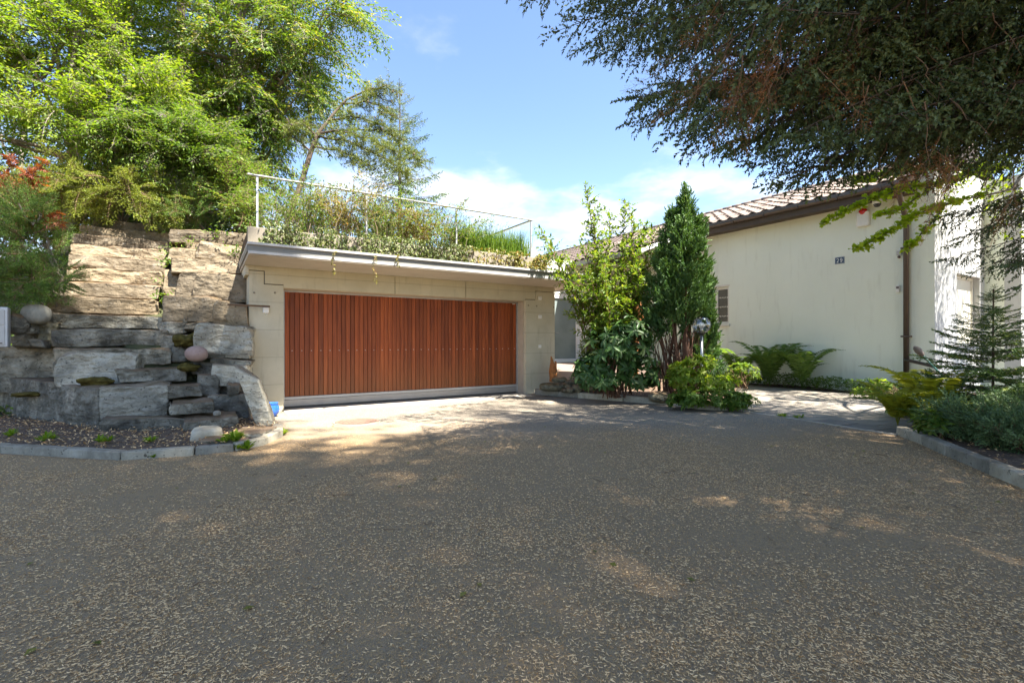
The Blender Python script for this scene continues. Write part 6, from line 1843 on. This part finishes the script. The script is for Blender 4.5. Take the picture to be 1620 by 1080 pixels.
# columnar conifer built from upright spires
root = thing('columnar_conifer', 'dark green columnar conifer with bare brown stems low down behind the lamp', 'tree', (3.55, 10.3, 0.1))
cr = Cloud(); tr = Cloud()
spires = [(1092, 302, 560, 26, 10.3), (1082, 318, 560, 24, 10.45), (1062, 340, 560, 26, 10.3), (1046, 400, 575, 24, 10.25), (1108, 352, 560, 24, 10.3), (1106, 420, 590, 24, 10.35), (1036, 450, 560, 20, 10.3), (1111, 470, 600, 20, 10.4), (1076, 350, 560, 32, 9.95), (1098, 380, 565, 30, 9.95), (1056, 420, 580, 28, 9.9), (1085, 430, 555, 32, 9.75), (1070, 340, 500, 30, 10.6), (1108, 520, 625, 16, 10.2), (1120, 480, 655, 18, 10.35), (1126, 530, 665, 14, 10.4), (1030, 500, 590, 16, 10.2)]
SP = [[], []]
for (px, yt, yb, rw_, Y) in spires:
    yb -= 45
    a = A(px, yb, Y); b_ = A(px + rng.normal() * 3, yt, Y); w_ = rw_ / FPX * Y
    foot = np.array((3.55 + rng.normal() * 0.16, 10.3 + rng.normal() * 0.14, 0.08))
    tr.tube(curve_pts(foot, b_ * 0.75 + a * 0.25, 0, 8, 0.02), np.linspace(0.045, 0.012, 8), 6)
    nt_ = int(52 * (b_[2] - a[2]) * w_ / 0.35)
    t = rng.random(nt_) ** 0.85
    prof = np.minimum(1, (t + 0.12) * 3.2) * (1 - t) ** 0.62 * 1.15 + 0.05
    az = rng.random(nt_) * 2 * np.pi; rr = w_ * prof * (0.5 + 0.6 * rng.random(nt_))
    o = np.stack([np.cos(az), np.sin(az), np.zeros(nt_)], 1)
    P = a + (b_ - a) * t[:, None] + o * rr[:, None]
    per = 8; tint_ = np.repeat(rng.random(nt_) * 0.75, per)
    P = np.repeat(P, per, 0); o = np.repeat(o, per, 0); rr = np.repeat(rr, per)
    hh_ = np.tile(np.arange(per) / per, nt_)
    P = P + rng.normal(size=P.shape) * 0.03 + np.array((0, 0, 0.16)) * hh_[:, None] + o * (0.05 * hh_)[:, None]
    D = o * 0.6 + np.array((0, 0, 0.9)) + rng.normal(size=P.shape) * 0.42
    for i in range(3):
        k = slice(i, None, 3)
        cr.inst(BR_THU[i], frames(D[k], o[k] + rng.normal(size=(len(P[k]), 3)) * 0.3), P[k] - unit(D[k]) * 0.09, 0.15 * (0.7 + 0.6 * rng.random(len(P[k]))), np.clip(tint_[k] + 0.25 * rng.random(len(P[k])), 0, 1), 1)
for i in range(90):
    f = np.array((3.55 + rng.normal() * 0.2, 10.2 + rng.normal() * 0.2, 0.12)); e = f + np.array((rng.normal() * 0.28, rng.normal() * 0.2, rng.uniform(0.7, 1.8)))
    tr.tube(curve_pts(f, e, 0.05, 5, 0.015), np.linspace(0.016, 0.004, 5), 4)
tr.build('trunk', M['bark_red'], root, True); cr.build('crown', [M['twig'], M['n_thuja']], root)
# ---- along the house wall
for k, (p, L, n, lab) in enumerate([((6.55, 13.9, 0.05), 1.25, 12, 'green fern on the left by the house wall behind the globe lamp'), ((7.25, 13.6, 0.05), 1.45, 14, 'largest green fern in the middle of the house wall bed'), ((7.75, 12.9, 0.05), 1.25, 12, 'green fern on the right by the house wall before the ivy')]):
    fern('fern', lab, p, n, L, M['l_fern'], group='ferns along the house wall', lift=1.45)
carpet('wall_ground_cover', 'green leafy ground cover along the foot of the house wall', [(9.0, 10.85), (9.35, 11.1), (7.7, 13.9), (6.4, 15.8), (6.0, 15.3), (7.2, 13.7), (7.95, 12.6)], 0.03, 4200, 0.34, 0.085, M['l_fern'], 0.75)
rosette_bush('leafy_plant', 'small bright leafy plant in front of the left wall fern', 'plant', (6.1, 12.9, 0.05), [blob(1175, 590, 26, 16, 12.8, 0.4)], lr, 70, [M['twig'], M['l_mid']])
rosette_bush('leafy_plant', 'pale leaved plant at the end of the wall bed near the downpipe', 'plant', (8.8, 11.0, 0.05), [blob(1392, 612, 18, 12, 10.9, 0.25), blob(1370, 622, 22, 9, 10.9, 0.25)], lr, 60, [M['twig'], M['l_lime']])
# ---- right bed
conifer_tree('young_fir', 'young fir with open whorled branches in the right bed', 'tree', (6.98, 7.0, 0.08), 1.98, 1.0, 15, 7, young_con, [M['bark'], M['n_fir_dark']], 0.05, 0.022, 0.08, 0.75, 1.0, upturn=0.35)
leafy_tree('juniper', 'spreading blue green juniper behind the right kerb', 'shrub', (6.2, 6.0, 0.05), (6.2, 6.0, 0.35), [blob(1545, 672, 60, 26, 5.9, 0.7), blob(1600, 690, 60, 24, 5.5, 0.6), blob(1640, 665, 60, 36, 5.9, 0.6), blob(1512, 668, 24, 18, 6.0, 0.4)], jun_var, 190, [M['bark_red'], M['n_jun']], 0.05, -0.35, (0.6, 1.0), -0.7, 2.0, limb=True)
for k, (p, L, n, lab) in enumerate([((5.75, 7.2, 0.05), 0.85, 13, 'yellow green fern at the path corner of the right bed'), ((5.9, 6.75, 0.06), 0.75, 11, 'yellowing fern leaning over the juniper'), ((6.35, 7.35, 0.06), 1.15, 9, 'tall yellow fern before the lower fir branches'), ((5.72, 6.75, 0.06), 0.5, 9, 'small fern touching the paving at the kerb end')]):
    fern('fern', lab, p, n, L, M['l_fern_y'] if k < 3 else M['l_fern'], group='ferns in the right bed', lift=1.25)
blades('sedge_tuft', 'arching grass tuft below the downpipe in the right bed', [(6.75 + rng.normal() * 0.12, 8.2 + rng.normal() * 0.12, 0.05) for _ in range(420)], 0.62, 0.012, M['l_fern'], 1.5, 'grass', 6)
blades('sedge_tuft', 'bright grass tuft between ferns and fir', [(6.75 + rng.normal() * 0.1, 7.25 + rng.normal() * 0.1, 0.05) for _ in range(160)], 0.5, 0.014, M['l_grass'], 0.6, 'grass', 5)
rosette_bush('flowering_weed', 'small green weed before the juniper at the kerb', 'plant', (5.5, 6.05, 0.08), [blob(1475, 668, 16, 16, 6.1, 0.2)], lr, 40, [M['twig'], M['l_mid']])
carpet('bed_ground_cover', 'sparse green growth on the soil of the right bed', [(6.3, 7.4), (7.4, 7.6), (9.3, 10.9), (8.9, 11.0), (6.6, 8.0)], 0.05, 1200, 0.22, 0.07, M['l_mid'])
# ginkgo: trunk out of the picture, bright branches reaching in
root = thing('ginkgo_tree', 'ginkgo with bright yellow green fan leaves reaching across the house corner', 'tree', (9.6, 8.2, 0.0))
tr = Cloud(); cr = Cloud()
tp = curve_pts((9.6, 8.2, -0.2), (9.7, 8.3, 8.5), 0, 8, 0.05); tr.tube(tp, np.linspace(0.16, 0.03, 8), 8)
for b_ in ([(1640, 250, 7.4), (1560, 270, 7.1), (1480, 292, 6.9), (1420, 300, 6.8), (1360, 322, 6.7), (1300, 356, 6.6)], [(1600, 300, 7.2), (1500, 322, 7.0), (1440, 343, 6.9), (1400, 372, 6.8), (1348, 398, 6.7)], [(1560, 270, 7.1), (1470, 268, 7.0), (1400, 275, 6.9), (1345, 290, 6.8)], [(1480, 292, 6.9), (1430, 330, 6.9), (1385, 340, 6.8)], [(1500, 322, 7.0), (1450, 380, 6.9), (1432, 392, 6.85)]):
    q = np.array([A(*x) for x in b_]); tt = np.linspace(0, 1, 14); ti = np.linspace(0, 1, len(q))
    qq = np.stack([np.interp(tt, ti, q[:, j]) for j in range(3)], 1); qq += rng.normal(size=qq.shape) * 0.008
    tr.tube(qq, np.linspace(0.016, 0.004, 14), 5)
    if b_[0][0] > 1590: tr.tube(curve_pts(tp[4 if b_[0][1] > 260 else 5], qq[0], 0.2, 6), np.linspace(0.05, 0.018, 6), 6)
    L = np.linalg.norm(np.diff(qq, axis=0), axis=1).sum(); m = int(L / 0.027)
    for i in range(m):
        s = 0.1 + 0.9 * (i + rng.random()) / m; p = np.array([np.interp(s, tt, qq[:, j]) for j in range(3)])
        tw = rand_dirs(1)[0] * 0.07 * rng.random(); k = rng.integers(3, 7)
        D = rand_dirs(k) + np.array((0, 0, 0.25)); S = 0.062 * (0.7 + 0.5 * rng.random(k))
        cr.inst(FAN, frames(D, np.array((0, -0.3, 0.8)) + rng.normal(size=(k, 3)) * 0.5), np.tile(p + tw, (k, 1)), S, rng.random(k), 1)
for p, o, b in crown_points([blob(1590, 180, 70, 110, 9.8, 1.3), blob(1680, 80, 90, 120, 9.5, 1.4), blob(1560, 60, 60, 70, 10.2, 1.0), blob(1690, 250, 80, 80, 9.3, 1.0)], 130, 0.3, -0.5):
    cr.place(gink_var[rng.integers(4)], orient(unit(o + rng.normal(size=3) * 0.4), rng.normal()), p, 0.7 + 0.4 * rng.random(), rng.normal() * 0.1)
    if rng.random() < 0.25: tr.tube(curve_pts(tp[rng.integers(4, 8)], p, 0.1, 5), np.linspace(0.03, 0.008, 5), 4)
tr.build('trunk', M['bark_grey'], root, True); cr.build('crown', [M['twig'], M['l_ginkgo']], root)

# ---- the big spruce whose boughs hang into the picture
SPX, SPY = 7.6, 4.2
root = thing('overhanging_spruce', 'large dark spruce whose boughs hang into the upper right of the picture', 'tree', (SPX, SPY, 0.0))
tr = Cloud(); cr = Cloud(); dead = Cloud(); bare = Cloud()
tp = curve_pts((SPX, SPY, -0.3), (SPX + 0.2, SPY - 0.2, 18), 0, 12, 0.02); tr.tube(tp, np.linspace(0.36, 0.04, 12), 12)
env = [(812, 2), (838, 14), (868, 46), (905, 80), (935, 96), (965, 108), (1000, 150), (990, 200), (1008, 218), (1045, 232), (1080, 242), (1120, 236), (1150, 244), (1185, 258), (1215, 272), (1245, 292), (1280, 268), (1320, 262), (1370, 250), (1330, 238), (1275, 248)]
tipl = []
for x, y in env:
    y -= 24
    tipl.append((x, y, rng.uniform(4.0, 5.6), 1))
    tipl.append((x + 60, y - rng.uniform(15, 60), rng.uniform(3.6, 6.2), 0))
tipl += [(1485, 398, 5.0, 1), (1500, 372, 4.8, 1), (1530, 425, 4.6, 1), (1552, 360, 5.0, 1), (1580, 402, 4.4, 1), (1470, 335, 5.2, 1), (1500, 330, 5.4, 1), (1440, 262, 5.2, 0), (1600, 440, 4.2, 1), (1560, 320, 4.6, 0), (1450, 240, 5.0, 0), (1610, 330, 4.4, 0), (1400, 232, 5.6, 0), (1500, 270, 5.0, 0), (1530, 250, 5.4, 0)]
ex = np.array([e[0] for e in env[:16]], float); ey = np.array([e[1] for e in env[:16]], float)
while len(tipl) < 128:
    x = rng.uniform(900, 1720)
    ymax = np.interp(x, np.append(ex, (1300, 1450, 1700)), np.append(ey, (258, 225, 240)))
    y = rng.uniform(-190, ymax - 65)
    tipl.append((x, y, rng.uniform(3.2, 7.2), 0))
trunk = np.array((SPX, SPY))
for x, y, Y, edge in tipl:
    tip = A(x, y, Y)
    h = trunk - tip[:2]; dist = np.linalg.norm(h); h /= dist
    s = min(1.15, max(0.55, dist / 4.2)) * rng.uniform(0.8, 1.1)
    dr = rng.uniform(0.05, 0.45)
    a = rng.normal() * 0.38
    h = np.array((h[0] * math.cos(a) - h[1] * math.sin(a), h[0] * math.sin(a) + h[1] * math.cos(a)))
    d = unit(np.array((-h[0], -h[1], -dr)))
    L = 3.05 * s
    vv_ = spr_var[rng.integers(6)]
    Rm = orient(d, rng.normal() * 0.5)
    tipv = np.array((3.05 * s, 0, -0.06 * 3 * s)) @ Rm.T
    b0 = tip - tipv
    cr.place(vv_, Rm, b0, s, rng.normal() * 0.12)
    att = np.array((SPX, SPY, b0[2] + 0.5 + 0.25 * np.linalg.norm(b0[:2] - trunk)))
    lm = curve_pts(att, b0, 0.08, 7, 0.02)
    tr.tube(lm, np.linspace(0.055, 0.018 * s, 7), 6)
    for i in range(5):   # bare dead twigs on the inner part
        t = rng.random(); p = lm[int(t * 6)]
        e = p + np.array((rng.normal() * 0.3, rng.normal() * 0.3, -rng.uniform(0.15, 0.6)))
        bare.tube(curve_pts(p, e, -0.05, 5, 0.02), np.linspace(0.006, 0.0015, 5), 3)
for (x, y, Y, n_) in ((1180, 90, 4.4, 4), (1230, 120, 4.2, 5), (1280, 70, 4.5, 4), (1090, 110, 4.6, 3), (1130, 130, 4.8, 2), (1470, 275, 4.7, 5), (1510, 285, 4.6, 4), (1545, 270, 4.7, 3), (1360, 140, 4.3, 2), (1330, 60, 4.2, 3)):
    for i in range(n_):
        p = A(x + rng.normal() * 34, y - 20 + rng.normal() * 26, Y - 0.7 + rng.normal() * 0.25)
        d = unit(np.array((-0.5 + rng.normal() * 0.4, -0.1 + rng.normal() * 0.4, -0.9)))
        dead.place(spr_dead[rng.integers(3)], orient(d, rng.normal(), (0.3, -1, 0.2)), p, 0.42 * rng.uniform(0.7, 1.2), rng.normal() * 0.2)
for i in range(170):
    x = rng.uniform(1080, 1640); y = rng.uniform(-40, 150) if x < 1400 else rng.uniform(-40, 280); Y = rng.uniform(3.6, 5.2)
    p = A(x, y, Y); e = p + np.array((rng.normal() * 0.16, rng.normal() * 0.16, -rng.uniform(0.15, 0.55)))
    bare.tube(curve_pts(p, e, -0.03, 6, 0.015), np.linspace(0.0055, 0.0015, 6), 3)
# upper crown (gives the shade over the drive)
mid_var = [needle_bough(3.0, 0.17, 0.8, 0.13, 0.22, [brush(9, 0.2, 0.15, 58, 0.15, 2)], 0.1, 160 + s, 55, 0.5, 0.06, 2, 0.2, 0.02) for s in range(3)]
up_var = [needle_bough(3.0, 0.24, 0.9, 0.22, 0.42, [brush(8, 0.24, 0.18, 58, 0.15, 2)], 0.1, 150 + s, 55, 0.3, 0.06, 2, 0.14, 0.03) for s in range(3)]
for i in range(22):
    z = 5.4 + 12 * i / 22
    for j in range(5):
        a = rng.random() * 6.283; d = np.array((math.cos(a), math.sin(a), -0.15))
        r_ = 5.2 * (1 - (z - 5.0) / 14.5) + 0.4
        if z < 8.2 and math.sin(a) > -0.1: continue
        cr.place(up_var[rng.integers(3)], orient(d, rng.normal() * 0.2), np.array((SPX, SPY, z)) + d * r_ * 0.22, r_ / 3.6, rng.normal() * 0.1)
for i in range(13):
    z = rng.uniform(8.6, 11.5); a = rng.uniform(-0.1, 1.3); r_ = rng.uniform(2.2, 4.4)
    d = np.array((math.cos(a), math.sin(a), -0.08))
    cr.place(up_var[rng.integers(3)], orient(d, rng.normal() * 0.3), np.array((SPX, SPY, z)) + d * 0.3, r_ / 3.3, rng.normal() * 0.1)
for i in range(54):
    x = rng.uniform(1020, 1750); y = rng.uniform(-170, 215); Y = rng.uniform(5.6, 7.6)
    tip = A(x, y, Y); d = unit(np.array((tip[0] - SPX, tip[1] - SPY, 0.0)) + np.array((rng.normal() * 1.2, rng.normal() * 1.2, 0)) + np.array((0, 0, -0.6)))
    s = rng.uniform(0.6, 0.85)
    cr.place(mid_var[rng.integers(3)], orient(d, rng.normal() * 0.6), tip - d * 3.0 * s, s, rng.normal() * 0.12)
tr.build('trunk', M['bark'], root, True); cr.build('crown', [M['bark'], M['n_spruce']], root); dead.build('dead_branch', [M['twig'], M['n_dead']], root); bare.build('bare_twigs', M['twig'], root)

# ---- trees beside and behind the viewer that shade the drive
for (bx_, by_, blobs_, n_, lab) in ((4.5, -2.8, [((2.2, -1.6, 24), (3.2, 3.6, 2.8)), ((6.6, -3.1, 24), (3.6, 2.9, 2.8)), ((4.6, -0.5, 24), (2.0, 1.4, 2.0)), ((5.6, 0.75, 24), (1.1, 0.6, 2.4)), ((3.7, 1.45, 24), (1.5, 0.4, 1.8)), ((6.0, -6.8, 24), (4.2, 2.6, 2.8))], 1050, 'tall leafy tree behind the viewer shading the left of the drive'),
                                    (13.0, -4.0, [((11.2, -3.3, 24), (3.8, 3.0, 2.8)), ((15.2, -4.6, 24), (3.2, 3.2, 2.8)), ((11.5, -7.0, 24), (4.2, 2.6, 2.8))], 740, 'tall leafy tree right behind the viewer shading the right of the drive')):
    leafy_tree('shade_tree', lab, 'tree', (bx_, by_, 0.0), (bx_ + 0.3, by_ + 0.2, 22), blobs_, cast_var, n_, [M['bark_grey'], M['l_dark']], 0.38, 0.15, (0.8, 1.1), -0.9, 0.7, shell=0.1, group='trees behind the viewer')

leafy_tree('shade_tree', 'leafy tree beyond the right edge dappling the white gable wall', 'tree', (15.6, 8.4, 0.0), (15.4, 8.6, 8.2), [((14.2, 9.2, 8.6), (2.0, 2.0, 2.2)), ((16.2, 7.6, 9.5), (2.2, 2.2, 2.4)), ((13.6, 8.8, 6.0), (1.0, 1.2, 1.3))], dark_var, 230, [M['bark_grey'], M['l_mid']], 0.2, 0.2, (0.5, 0.8), -0.2, 0.9, group='trees behind the viewer')
# ---- litter, weeds, small things on the ground
n = 500000
x = rng.uniform(-6.5, 6.0, n); y = 1.5 + 6.6 * rng.random(n) ** 1.35
k = (np.abs(x) < 1.12 * y + 0.4) & ~in_poly(x, y, LEFT_BED + []) & ~in_poly(x, y, [(5.4, 6.8), (4.65, 4.5), (4.07, 2.8), (3.4, 1.0), (9, 0), (9, 9)]) & ~in_poly(x, y, PATH)
k &= ~in_poly(x, y, [(-9.4, 6.25), (-5.95, 5.58), (-4.29, 5.25), (-3.26, 5.68), (-3.06, 6.08), (-3.12, 6.64), (-3.4, 7.2), (-9, 8)])
x, y = x[k], y[k]
den = np.array([0.60 + 0.75 * clump((a * 0.8, b_ * 0.8, 1.0), 1.0) + 0.55 * clump((a * 2.7, b_ * 2.7, 4.0), 1.0) for a, b_ in zip(x, y)]) + 0.13 * np.clip(x, -3, 3) / 3 - 0.25 * np.clip(y - 6.0, 0, 3)
den = den * np.clip(1.3 - 0.13 * y, 0.28, 1.1)
k = rng.random(len(x)) < den
x, y = x[k], y[k]; n = len(x)
a = rng.random(n) * 2 * np.pi; ln = 0.023 * (0.55 + 0.8 * rng.random(n)); bend = rng.normal(size=n) * 1.3
w = 0.0020 * (0.7 + 0.6 * rng.random(n))
z0_ = 0.002 + 0.006 * rng.random(n)
a1, a2 = a - bend * 0.5, a + bend * 0.5
mx_, my_ = x + np.cos(a1) * ln * 0.5, y + np.sin(a1) * ln * 0.5
ex_, ey_ = mx_ + np.cos(a2) * ln * 0.5, my_ + np.sin(a2) * ln * 0.5
nx, ny = -np.sin(a) * w, np.cos(a) * w
V = np.stack([np.stack([x, y, z0_ + 0.003 * rng.random(n)], 1), np.stack([mx_ - nx, my_ - ny, z0_ + 0.002], 1), np.stack([mx_ + nx, my_ + ny, z0_], 1), np.stack([ex_, ey_, z0_ + 0.004 * rng.random(n)], 1)], 1).reshape(-1, 3)
F = (np.array([(0, 1, 2), (1, 3, 2)])[None] + (np.arange(n) * 4)[:, None, None]).reshape(-1, 3)
o = np_mesh('fallen_needles', V, F, [M['needle_litter']], None, np.repeat(rng.random(n) ** 0.8, 4)); tag(o, 'pale brown fallen conifer needles and husks scattered over the drive', 'needle litter', kind='stuff')
tw = Cloud()
for i in range(70):
    x = rng.uniform(-3, 4.2); y = rng.uniform(1.8, 6); a = rng.random() * 6.3; L = rng.uniform(0.04, 0.16)
    p = np.array((x, y, 0.006)); e = p + np.array((math.cos(a) * L, math.sin(a) * L, 0.004))
    tw.tube(curve_pts(p, e, 0.004, 4, 0.004), np.linspace(0.0035, 0.0015, 4), 4)
tag(tw.build('fallen_twigs', [M['twig']]), 'small dark twigs lying on the asphalt', 'twigs', kind='stuff')
lv = Cloud(); n = 60
P = np.stack([rng.uniform(-3, 5, n), rng.uniform(2, 8.5, n), np.full(n, 0.01)], 1)
lv.inst(LEAF, frames(np.stack([rng.normal(size=n), rng.normal(size=n), np.zeros(n)], 1), np.tile((0.05, 0.0, 1.0), (n, 1)) + rng.normal(size=(n, 3)) * 0.15), P, 0.035 + 0.025 * rng.random(n), rng.random(n), 0)
tag(lv.build('fallen_leaves', [M['l_olive']]), 'few small fallen leaves on the drive and path', 'fallen leaves', kind='stuff')
# bark litter in the beds
lv = Cloud()
for poly, z_, n_ in ((LEFT_BED, 0.09, 3800), (MID_BED, 0.14, 1500), (RIGHT_BED, 0.10, 4500)):
    xs = np.array([p[0] for p in poly]); ys = np.array([p[1] for p in poly])
    x = rng.uniform(xs.min(), xs.max(), n_ * 2); y = rng.uniform(ys.min(), ys.max(), n_ * 2); k = in_poly(x, y, poly); x, y = x[k], y[k]; m_ = len(x)
    S = 0.045 * (0.4 + 0.9 * rng.random(m_))
    lv.inst(LEAF, frames(np.stack([rng.normal(size=m_), rng.normal(size=m_), rng.normal(size=m_) * 0.25], 1), np.tile((0, 0, 1.0), (m_, 1)) + rng.normal(size=(m_, 3)) * 0.35), np.stack([x, y, z_ + 0.03 * rng.random(m_)], 1), np.stack([S, S * 0.5, S], 1), rng.random(m_), 0)
tag(lv.build('bark_litter', [M['needle_litter']]), 'brown leaf and bark litter on the soil of the beds', 'leaf litter', kind='stuff')
wr = [rosette(12, 0.16, 0.75, 0.75, LEAF6, 60 + s) for s in range(3)]
for k, (px, py, s, lab) in enumerate([(376, 699, 1.1, 'upright dandelion like weed inside the kerb by the flagstones'), (386, 712, 1.0, 'leafy weed tuft growing against the outside of the left kerb'), (446, 688, 0.8, 'weed tuft at the end of the left kerb near the blue pot'), (78, 697, 0.8, 'green weed clump in the litter of the left bed'), (160, 701, 0.7, 'small weed before the long corner block'), (232, 700, 0.55, 'tiny weed left of the cream boulder'), (18, 690, 0.6, 'small weed at the far left of the bed'), (354, 701, 0.6, 'single green leaf tuft right of the cream boulder'), (243, 724, 0.4, 'tiny weed in the gutter outside the left kerb'), (1241, 660, 0.6, 'low weed in the joint between path and drive'), (1262, 662, 0.5, 'smaller weed in the path joint on the right')]):
    g = gnd(px, py, 0.0 if k in (1, 2, 8, 9, 10) else 0.08)
    t = thing('weed', lab, 'weed', tuple(g), 'weeds along the kerbs')
    cc = Cloud()
    for j in range(3):
        cc.place(wr[j], orient((1, 0.3 * j, 0), 0), np.array(g) + (rng.normal() * 0.04, rng.normal() * 0.03, 0.01), s * (0.7 + 0.4 * rng.random()))
    cc.build('leaves', [M['l_lime'], M['l_lime']], t)
